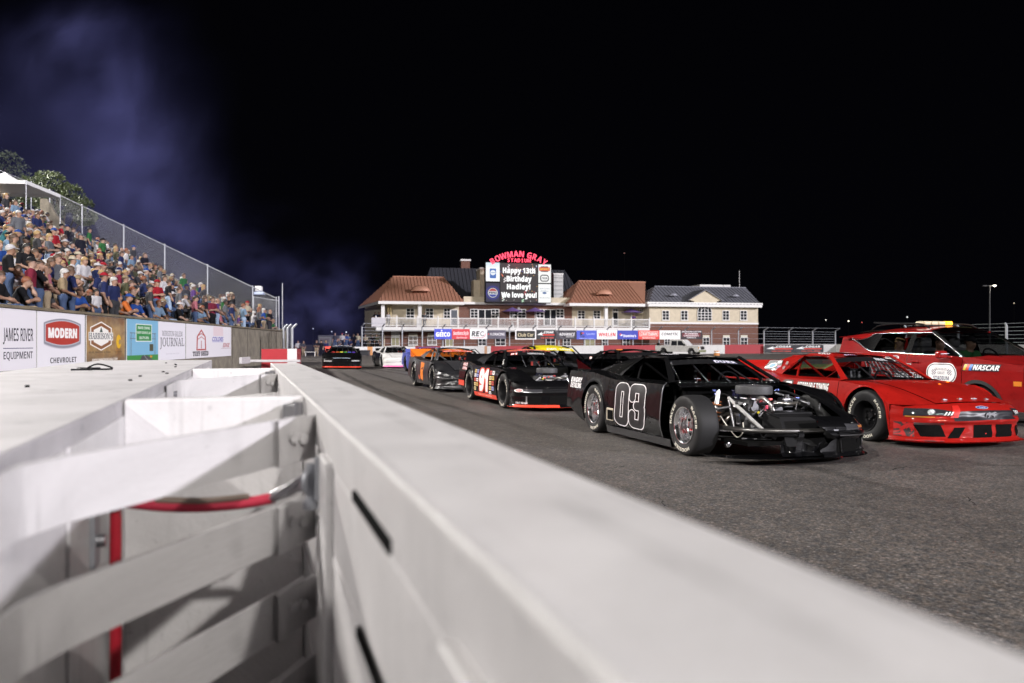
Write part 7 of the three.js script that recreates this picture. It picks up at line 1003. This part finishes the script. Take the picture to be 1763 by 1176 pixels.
  dec('sponsor_decal', 1.05, 1.78, 0.845, 0.985, canvasTex(512, 100, (x, w, h) => { x.clearRect(0, 0, w, h); x.transform(1, 0, -0.25, 1, 22, 0); x.fillStyle = '#1d2030'; x.fillRect(2, 6, w - 30, h - 12); ['#e5b32a', '#d8442e', '#3f79d6'].forEach((c, i) => { x.fillStyle = c; x.fillRect(8 + i * 42, 12, 38, h - 24); }); txt(x, 'NASCAR', 316, h / 2, 330, h * 0.62, { fill: '#f4f3f5', bold: 4 }); }));
  dec('lettering', -0.52, 0.2, 0.63, 0.81, wordTex('RECORD', { fill: '#1a1620', outline: '#efedee', width: 26, th: 0.6 })); dec('round_decal', -0.8, -0.44, 0.985, 1.10, canvasTex(256, 128, (x, w, h) => { x.clearRect(0, 0, w, h); x.fillStyle = '#e9e8ea'; rrect(x, 4, 4, 248, 120, 40); x.fill(); x.fillStyle = '#20212b'; rrect(x, 16, 14, 224, 100, 34); x.fill(); x.fillStyle = '#f0efef'; x.fillRect(24, 46, 208, 26); x.fillStyle = '#e27a2a'; x.fillRect(40, 78, 80, 22); txt(x, 'NASCAR', 128, 59, 150, 18, { fill: '#23232d' }); }));
  dec('corner_light', 1.98, 2.12, 0.62, 0.7, wordTex('', { bg: '#d8801e', w: 16, h: 16 }));
  // the two inside
  const seatAt = (x, z) => t.localToWorld(V3(x, 0.16, z)); t.updateMatrixWorld(true);
  person(seatAt(-0.4, -0.98), TH - 0.5, { pose: 'seated with head turned', shirt: 'white', top: 'long', topColor: 'blond', skin: 2, scale: 0.98, label: 'passenger with long blond hair in the back seat of the red crossover' });
  person(seatAt(-0.38, 0.0), TH - 0.9, { pose: 'seated with head turned', shirt: 'black', top: 'short', topColor: 'black', skin: 1, scale: 0.98, eyes: 1, label: 'dark haired person at the front window of the red crossover' });
  person(seatAt(0.36, 0.02), TH, { pose: 'seated', shirt: 'green', top: 'cap', topColor: 'black', skin: 1, scale: 0.98, label: 'person in green on the far front seat of the red crossover' });
}
// ---------------------------------------------------------------- white pickup by the far wall
{
  const p = at(1172, 611.5, 86), t = thing('pickup_truck', 'white extended cab pickup truck standing before the far track wall', 'truck', V3(p.x, -0.02, p.z), 0.95); t.scale.setScalar(0.93);
  const arch = (z, r, y0) => { const a = []; for (let i = 0; i <= 12; i++) { const th = Math.PI * i / 12; a.push([z + r * Math.cos(th), y0 + r * Math.sin(th) * 1.02]); } return a; };
  const ext = (pts, w, m, nm, b = 0.04) => { const s = new THREE.Shape(pts.map((q) => new THREE.Vector2(...q))), g = new THREE.ExtrudeGeometry(s, { depth: w - 2 * b, bevelEnabled: true, bevelSize: b, bevelThickness: b, bevelSegments: 3, curveSegments: 6 }); g.translate(0, 0, -(w - 2 * b) / 2).rotateY(-Math.PI / 2); const P = g.attributes.position; return part(nm, g, m, t); };
  const W0 = whiteGloss; // profile given as (z, y); rotateY(-90) maps x -> z
  ext([[2.55, 0.45], [2.62, 0.8], [2.5, 1.02], [1.15, 1.1], [-2.75, 1.1], [-2.75, 0.5], [-2.2, 0.48], ...arch(-1.75, 0.45, 0.48).reverse(), [1.1, 0.42], ...arch(1.65, 0.46, 0.46).reverse()], 1.88, W0, 'body');
  ext([[1.2, 1.1], [0.55, 1.72], [0.35, 1.77], [-0.85, 1.77], [-0.98, 1.68], [-1.05, 1.1]], 1.6, W0, 'cab', 0.06);
  for (const s of [-1, 1]) { part('side_window', plate([s * 0.812, 1.14, 0.88], [s * 0.812, 1.14, 0.0], [s * 0.805, 1.66, 0.0], [s * 0.805, 1.66, 0.45], 0.01), glassDark, t); part('side_window', plate([s * 0.812, 1.14, -0.12], [s * 0.812, 1.14, -0.85], [s * 0.805, 1.66, -0.75], [s * 0.805, 1.66, -0.12], 0.01), glassDark, t); part('mirror', rbox(0.2, 0.2, 0.1, 0.03, s * 1.0, 1.2, 0.85), M.blackPlastic, t); part('headlight', [rbox(0.34, 0.2, 0.05, 0.02, s * 0.7, 0.88, 2.62)], phys(L(0.5, 0.5, 0.5), 0.15), t); part('turn_lamp', rbox(0.1, 0.2, 0.12, 0.03, s * 0.9, 0.88, 2.56), std(L(0.6, 0.3, 0.05), 0.3), t); }
  part('windshield', plate([-0.76, 1.12, 1.225], [0.76, 1.12, 1.225], [0.7, 1.7, 0.62], [-0.7, 1.7, 0.62], 0.01), glassDark, t); part('grille', rbox(1.06, 0.34, 0.06, 0.02, 0, 0.86, 2.64), M.blackPlastic, t); part('grille_bar', rbox(1.0, 0.06, 0.05, 0.015, 0, 0.87, 2.675), M.chrome, t); part('front_bumper', rbox(1.86, 0.28, 0.2, 0.06, 0, 0.5, 2.64), std(L(0.22, 0.23, 0.14), 0.4), t); part('bed_floor', box(1.5, 0.02, 1.6, 0, 1.16, -1.9), M.flatBlack, t); part('tow_mirror_strap', rbox(0.3, 0.34, 0.3, 0.08, -0.7, 1.28, -2.5), M.blackPlastic, t);
  for (const [x, z, f] of [[-0.82, 1.65, 0], [-0.82, -1.75, 0], [0.82, 1.65, 1], [0.82, -1.75, 1]]) wheel(t, x, z, { k: 1.08, flip: f, letters: false, rim: M.alu, nuts: M.alu });
}
// the crowd
const ORD = ['front', 'second', 'third', 'fourth', 'fifth', 'sixth', 'seventh', 'eighth', 'ninth', 'tenth', 'eleventh', 'twelfth', 'thirteenth', 'fourteenth', 'fifteenth', 'sixteenth', 'seventeenth', 'eighteenth', 'nineteenth', 'top'];
const ZONES = [[60, 'the equipment sign'], [145, 'the red dealer badge'], [213, 'the rusty brown sign'], [271, 'the green highway sign'], [318, 'the newspaper sign'], [397, 'the red shed emblem'], [600, 'the bare concrete']];
const used = new Set(), seats = new Map();
const describe = (o, row, px) => {
  const head = o.top === 'cap' ? `${o.topColor} cap` : o.top === 'hat' ? `${o.topColor} brimmed hat` : o.top === 'bald' ? 'shaved head' : `${o.top === 'long' ? 'long ' : ''}${o.topColor} hair`;
  const where = ZONES.find((z) => px < z[0])[1];
  return `${o.kid ? 'child' : 'spectator'} ${o.pose.split(' ').slice(0, 2).join(' ').replace(/ (in|with|holding)$/, '')} in ${o.shirt}, ${head}, ${ORD[row]} row above ${where}`;
};
function sitOne(row, px, o) {
  const k = rowK(row) + (o.pose.startsWith('seated') ? 0.1 : -0.08), e = eAt(px, k), key = row + ':' + Math.round(e / 0.5);
  if (seats.has(key) || e < -6 || e > E1 - 0.7) return false;
  const label = describe(o, row, px); if (used.has(label)) return false; used.add(label); seats.set(key, 1);
  const d = 17 + 0.9931 * e, p = SG(e, rowY(row) - 0.02, k);
  person(p, STURN + rr(-0.5, 0.75) + (o.turn ?? 0), { ...o, label, eyes: d < 36, scale: (o.kid ? 0.72 : 1) * rr(0.95, 1.05) });
  return true;
}
// the people one notices first
for (const [row, px, o] of [
  [0, 66, { pose: 'standing with a hand at the mouth', shirt: 'black', top: 'short', topColor: 'brown' }], [1, 98, { pose: 'standing in shorts', shirt: 'grey', legs: 'khaki', top: 'short', topColor: 'brown' }],
  [2, 124, { pose: 'standing', shirt: 'white', legs: 'black', top: 'cap', topColor: 'cream', under: 'black' }], [2, 143, { pose: 'standing with hands in front', shirt: 'white', legs: 'white', top: 'long', topColor: 'blond' }], [2, 165, { pose: 'standing with hands in front', shirt: 'navy', top: 'cap', topColor: 'white' }],
  [0, 126, { pose: 'seated leaning forward', shirt: 'blue', top: 'short', topColor: 'brown', skin: 3 }], [3, 22, { pose: 'standing with folded arms', shirt: 'tan', legs: 'white', top: 'long', topColor: 'brown' }],
  [0, 257, { pose: 'standing', shirt: 'charcoal', legs: 'denim', top: 'cap', topColor: 'charcoal' }], [1, 270, { pose: 'standing with folded arms', shirt: 'red', top: 'cap', topColor: 'red' }], [3, 283, { pose: 'standing', shirt: 'white', legs: 'denim', top: 'short', topColor: 'brown' }], [2, 290, { pose: 'standing', shirt: 'black', legs: 'pale denim', top: 'short', topColor: 'brown' }],
  [0, 335, { pose: 'standing with hands in front', shirt: 'pink', top: 'short', topColor: 'black' }], [0, 352, { pose: 'standing', shirt: 'black', top: 'long', topColor: 'brown' }], [0, 398, { pose: 'standing', shirt: 'navy', legs: 'denim', top: 'cap', topColor: 'charcoal' }], [3, 398, { pose: 'standing', shirt: 'cream', top: 'cap', topColor: 'cream' }], [3, 413, { pose: 'standing', shirt: 'navy', top: 'cap', topColor: 'tan' }], [3, 421, { pose: 'standing', shirt: 'maroon', top: 'cap', topColor: 'white' }],
  [13, 184, { pose: 'standing with hands in front', shirt: 'white', legs: 'black', top: 'short', topColor: 'brown', kid: 1 }], [9, 250, { pose: 'standing with folded arms', shirt: 'black', top: 'bald', topColor: 'brown' }], [5, 275, { pose: 'standing', shirt: 'grey', top: 'short', topColor: 'brown', skin: 3 }],
  [0, 25, { pose: 'seated leaning forward', shirt: 'black', legs: 'khaki', top: 'short', topColor: 'auburn' }], [0, 207, { pose: 'seated leaning forward', shirt: 'orange', top: 'cap', topColor: 'blue' }], [0, 234, { pose: 'seated', shirt: 'blue', top: 'cap', topColor: 'olive' }], [1, 215, { pose: 'standing in shorts', shirt: 'olive', top: 'cap', topColor: 'tan' }], [3, 160, { pose: 'seated', shirt: 'green', top: 'short', topColor: 'blond' }],
]) sitOne(row, px, o);
{
  const tops = ['black', 'black', 'black', 'black', 'black', 'black', 'charcoal', 'charcoal', 'charcoal', 'charcoal', 'grey', 'grey', 'grey', 'white', 'white', 'navy', 'navy', 'navy', 'blue', 'pale blue', 'red', 'maroon', 'pink', 'purple', 'green', 'olive', 'tan', 'teal', 'cream'];
  let n = 0, tries = 0;
  while (n < 268 && tries++ < 6000) {
    const row = Math.min(19, Math.floor(20 * Math.pow(rnd(), 1.25))), px = rr(-4, 488), k = rowK(row), e = eAt(px, k), f = (e + 6) / 43;
    if (e < -5 || e > E1 - 0.8 || rnd() > 0.55 + 0.45 * Math.min(1, 18 / (17 + e)) || (row > 14 && rnd() < 0.25)) continue;
    const female = rnd() < 0.42, kid = rnd() < 0.12, up = rnd() < (row < 4 ? 0.36 : 0.13) + (px > 380 ? 0.2 : 0);
    const pose = up ? pick(['standing', 'standing in shorts', 'standing with folded arms', 'standing with hands in front', 'standing']) : pick(['seated', 'seated', 'seated in shorts', 'seated leaning forward', 'seated holding a phone up', 'seated with head turned']);
    const hat = rnd() < (female ? 0.16 : 0.5), top = hat ? (rnd() < 0.06 ? 'hat' : 'cap') : female ? pick(['long', 'long', 'bun']) : rnd() < 0.1 ? 'bald' : 'short';
    const o = { pose, shirt: pick(tops), legs: pick(['denim', 'denim', 'black', 'khaki', 'charcoal', 'pale denim']), skin: pick([0, 0, 1, 1, 2, 2, 3, 3, 4, 5]), top, topColor: hat ? pick(['white', 'white', 'black', 'black', 'grey', 'navy', 'red', 'cream', 'tan', 'blue']) : pick(['brown', 'brown', 'brown', 'black', 'blond', 'grey', 'auburn']), under: pick(['brown', 'black', 'blond', 'grey']), kid, shoe: rnd() < 0.5 ? 0 : 1 };
    if (sitOne(row, px, o)) n++;
  }
}
// people by the track: at the gate, on the bank beyond it, and behind the far wall
const trackside = (px, feet, d, turn, o, label, scale = 1) => { const p = at(px, feet, d); person(p, turn, { ...o, label, scale, group: 'people by the far gate' }); };
trackside(513, 616, 82, 0.6, { pose: 'standing', shirt: 'white', legs: 'black', top: 'short', topColor: 'brown' }, 'person in white shirt standing at the end of the red track wall');
trackside(522, 616, 82, 0.9, { pose: 'standing with hands in front', shirt: 'charcoal', legs: 'khaki', top: 'short', topColor: 'brown' }, 'person in charcoal shirt and khaki trousers standing beside the red track wall end');
trackside(545, 616, 80, 0.2, { pose: 'standing with folded arms', shirt: 'black', legs: 'khaki', top: 'short', topColor: 'brown' }, 'person in black with folded arms left of the dark box trailer');
trackside(553, 616, 80, -0.3, { pose: 'standing', shirt: 'black', legs: 'black', top: 'cap', topColor: 'black' }, 'person all in black with black cap before the dark box trailer');
trackside(561, 616, 81, 0.4, { pose: 'standing with hands in front', shirt: 'navy', legs: 'black', top: 'short', topColor: 'blond' }, 'fair haired person in navy at right edge of the dark box trailer');
[['charcoal', 'short', 577, 'standing'], ['grey', 'short', 583, 'seated'], ['white', 'cap', 589, 'standing'], ['blue', 'short', 595, 'standing with folded arms'], ['navy', 'short', 602, 'seated'], ['black', 'short', 609, 'standing'], ['cream', 'short', 616, 'standing'], ['pale blue', 'long', 599, 'standing in shorts']].forEach(([shirt, top, px, pose], i) =>
  trackside(px, pose.startsWith('seated') ? 604 : 602 + (i % 2), 84 + i * 0.4, rr(-0.4, 0.4), { pose, shirt, top, topColor: top === 'cap' ? 'red' : 'brown', legs: pick(['black', 'denim']) }, `person in ${shirt}, ${pose}, on the platform behind the far black car`));
[['cream', 629, 603], ['black', 641, 604], ['olive', 648, 603], ['grey', 651, 606]].forEach(([shirt, px, y], i) => trackside(px, y, 89 + i * 0.3, rr(-0.5, 0.5), { pose: i ? 'standing' : 'standing with folded arms', shirt, top: 'short', topColor: 'brown', legs: 'black' }, `person in ${shirt} standing behind the catch fence left of the brick building`));
// ---------------------------------------------------------------- smoke drifting over the stand and the gate: layered veils at several depths
{
  const smokeM = std(L(0.17, 0.182, 0.55), 1, { vertexColors: true, transparent: true, side: THREE.DoubleSide });
  smokeM.roughness = 1;
  function veil(px0, px1, py0, py1, d, density, k) { // a wavy sheet of smoke standing at about distance d
    const nu = 56, nv = 56, g = patch((u, v) => { const q = at(lerp(px0, px1, u), lerp(py1, py0, v), d); q.z += 3.5 * fbm(u * 2.2, v * 2.2, k * 9, 2) * d / 60; return q.toArray(); }, nu, nv), P = g.attributes.position, c = new Float32Array(P.count * 4);
    for (let i = 0; i < P.count; i++) { const u = (i % (nu + 1)) / nu, v = Math.floor(i / (nu + 1)) / nv, px = lerp(px0, px1, u), py = lerp(py1, py0, v); c[i * 4] = c[i * 4 + 1] = c[i * 4 + 2] = 1; c[i * 4 + 3] = clamp(density(px, py, u, v)); }
    g.setAttribute('color', new THREE.BufferAttribute(c, 4)); return g;
  }
  const edge = (u, v, a = 0.18) => sstep(0, a, u) * sstep(0, a, 1 - u) * sstep(0, a, v) * sstep(0, a, 1 - v);
  // the plume's spine runs from the foot of the stand up to the left
  const spine = (py) => 176 + 165 * Math.pow(clamp((py - 60) / 400), 1.25);
  const plume = (k, w) => (px, py, u, v) => {
    const wob = 60 * fbm(px * 0.006, py * 0.006, k * 5, 2), c = spine(py) + wob - 20, s = lerp(64, 90, clamp((560 - py) / 560)) * w, dx = (px - c) / s, right = dx > 0 ? Math.exp(-dx * dx * 1.5) : Math.exp(-dx * dx * 0.85);
    const wisp = sstep(-0.45, 0.75, fbm(px * 0.0055 + py * 0.002, py * 0.0045 - px * 0.003, k * 3 + 1, 6));
    return right * wisp * 1.1 * edge(u, v, 0.16) * sstep(-60, 90, py) * (1 - sstep(430, 600, py));
  };
  const parts = [];
  for (let i = 0; i < 6; i++) parts.push(veil(-330, 640, -60, 640, 58 + i * 2.4, (px, py, u, v) => (0.037 * plume(i, 1 + 0.08 * i)(px, py, u, v) + 0.009 * edge(u, v, 0.2) * sstep(420, 120, px) * sstep(40, 260, py)), i));
  for (let i = 0; i < 5; i++) parts.push(veil(400, 668, 400, 640, 66 + i * 4.5, (px, py, u, v) => 0.05 * edge(u, v, 0.4) * sstep(-0.5, 0.7, fbm(px * 0.011, py * 0.011, i * 4 + 2, 4)) * (0.35 + 0.65 * sstep(420, 560, py)), i + 7));
  for (let i = 0; i < 2; i++) parts.push(veil(-60, 560, 330, 660, 44 - i * 9, (px, py, u, v) => 0.02 * edge(u, v, 0.3) * sstep(-0.5, 0.6, fbm(px * 0.008, py * 0.01, i * 6 + 2, 3)), i + 14));
  const o = part('smoke', mergeGeometries(parts), smokeM, scene); o.castShadow = false; tag(o, 'thin bluish smoke drifting over the grandstand and the far gate', 'smoke', null, 'stuff');
}
// distant lamps in the night
{
  const p = at(1704, 492, 120), t = thing('street_lamp', 'tall twin arm street lamp standing beyond the far fence', 'street lamp', V3(p.x, 0, p.z));
  part('pole', cyl(0.11, 0.08, p.y, 0, p.y / 2, 0, 8), std(L(0.1, 0.1, 0.1), 0.7), t); part('arm', rod([-0.9, p.y, 0], [0.9, p.y, 0], 0.05), std(L(0.1, 0.1, 0.1), 0.7), t);
  part('lamp_head', [rbox(0.5, 0.16, 0.3, 0.05, -0.8, p.y, 0)], std(L(0.1, 0.1, 0.1), 0.6), t); part('lamp_head', rbox(0.42, 0.2, 0.3, 0.05, 0.72, p.y + 0.02, 0.05), std(L(0.9, 0.85, 0.7), 0.5, { emissive: L(1, 0.93, 0.8), emissiveIntensity: 3 }), t, 'lit right hand lamp head');
  const l = new THREE.PointLight(0xfff0dc, 20); l.name = 'street_light'; l.position.set(p.x + 0.72, p.y - 0.25, p.z + 0.1); scene.add(l);
}
for (const [i, [px, py, d, r, c]] of [[1422, 551, 260, 0.22, [1, 0.95, 0.85]], [1461, 553, 260, 0.36, [1, 0.9, 0.7]], [1484, 555, 260, 0.2, [0.9, 0.15, 0.12]], [1746, 522, 240, 0.22, [1, 0.85, 0.6]], [1075, 436, 300, 0.16, [0.8, 0.4, 0.35]], [1562, 546, 150, 0.22, [0.8, 0.82, 0.8]], [571, 571, 130, 0.13, [0.7, 0.75, 0.9]], [596, 572, 130, 0.15, [0.8, 0.85, 0.95]], [539, 566, 130, 0.13, [0.6, 0.65, 0.8]]].entries()) {
  const p = at(px, py, d), t = thing('distant_lamp', ['small white light low in the night sky left of the pair', 'brightest distant white light above the right hand fence', 'small red light beside the distant white light', 'faint warm light right of the street lamp', 'tiny reddish light high over the brick building roofs', 'pale globe light behind the roof of the red crossover', 'faint light over the gate, middle of three', 'faint light over the gate, right of three', 'faint light over the gate, left of three'][i], 'light', V3(p.x, 0, p.z));
  part('pole', cyl(0.08, 0.06, p.y, 0, p.y / 2, 0, 6), M.flatBlack, t); part('lamp', new THREE.SphereGeometry(r * 0.7, 10, 8).translate(0, p.y, 0), std(L(...c), 0.5, { emissive: L(...c), emissiveIntensity: i < 2 ? 2 : 0.9 }), t);
}
// things at the far gate
{
  const a = at(547, 615, 90), b = at(571.5, 577, 90), t = thing('box_trailer', 'tall dark box trailer parked at the far gate', 'trailer', V3((a.x + b.x) / 2, 0, a.z)), w = b.x - a.x, h = b.y;
  part('box', rbox(w, h - 0.7, 5, 0.06, 0, (h + 0.7) / 2, -2.5), std(L(0.06, 0.06, 0.07), 0.6), t); part('door_panel', rbox(w * 0.86, 1.1, 0.04, 0.02, 0, h - 0.75, 0.02), std(L(0.13, 0.13, 0.14), 0.5), t); part('bumper', rbox(w, 0.16, 0.2, 0.03, 0, 0.62, 0.05), M.galv, t);
  part('print', new THREE.PlaneGeometry(w * 0.7, 0.5).translate(0, h - 0.6, 0.05), std(0xffffff, 0.6, { map: canvasTex(128, 64, (x, cw, ch) => { fillBg(x, cw, ch, '#5a5458'); txt(x, 'ROTO', cw * 0.5, ch * 0.6, cw * 0.7, ch * 0.5, { fill: '#26242a' }); }) }), t);
  for (const x of [-0.5, 0.5]) part('wheel', cyl(0.42, 0.42, 0.28, 0, 0, 0, 18).rotateZ(Math.PI / 2).translate(x * w * 0.7, 0.42, -0.8), M.rubber, t);
}
{
  const p = at(600, 604, 85.5), t = thing('viewing_platform', 'low dark platform carrying the people behind the far black car', 'platform', V3(p.x, 0, p.z));
  part('deck', rbox(4.6, 0.1, 2.6, 0.03, 0, 0.5, -0.4), std(L(0.05, 0.05, 0.055), 0.8), t); part('skirt', box(4.5, 0.46, 2.4, 0, 0.22, -0.4), std(L(0.04, 0.04, 0.045), 0.9), t);
}
{
  const p = at(534, 617, 78), t = thing('folding_table', 'low white folding table at the far gate', 'table', V3(p.x, 0, p.z));
  part('top', rbox(1.1, 0.05, 0.5, 0.02, 0, 0.42, 0), M.white, t); for (const x of [-0.45, 0.45]) part('leg', rod([x, 0, 0], [x, 0.42, 0], 0.03), M.white, t);
}
{
  const p = at(568, 617, 80), t = thing('barrier_block', 'white plastic block beside the far black car', 'block', V3(p.x, 0, p.z)); part('shell', rbox(0.45, 0.75, 0.5, 0.06, 0, 0.37, 0), M.white, t); part('foot', rbox(0.56, 0.12, 0.6, 0.03, 0, 0.06, 0), M.white, t);
}
{ // lettered boards on the infield, and a marker by the pickup
  const p = at(1293, 628, 47.5), t = thing('infield_board', 'row of low white lettered boards standing in the infield grass', 'board', V3(p.x, -0.165, p.z)); 
  part('board', rbox(1.5, 0.36, 0.03, 0.01, 0, 0.2, 0), std(L(0.3, 0.3, 0.2), 0.7), t); part('print', new THREE.PlaneGeometry(1.48, 0.34).translate(0, 0.2, 0.02), std(0xffffff, 0.6, { map: canvasTex(256, 64, (x, w, h) => { fillBg(x, w, h, '#7d8455'); txt(x, 'PAUL JAM', w / 2, h / 2, w * 0.94, h * 0.8, { fill: '#f1efee', bold: 4 }); }) }), t); for (const x of [-0.6, 0.6]) part('stake', rod([x, 0, -0.03], [x, 0.4, -0.03], 0.015), M.flatBlack, t);
  const q = at(1234, 612, 82), c = thing('track_marker', 'small orange and white marker drum beside the white pickup', 'marker', V3(q.x, 0, q.z)); part('drum', cyl(0.3, 0.26, 0.5, 0, 0.25, 0), std(L(0.55, 0.22, 0.06), 0.6), c); part('band', cyl(0.29, 0.28, 0.12, 0, 0.34, 0), M.white, c);
}
renderer.render(scene, camera);
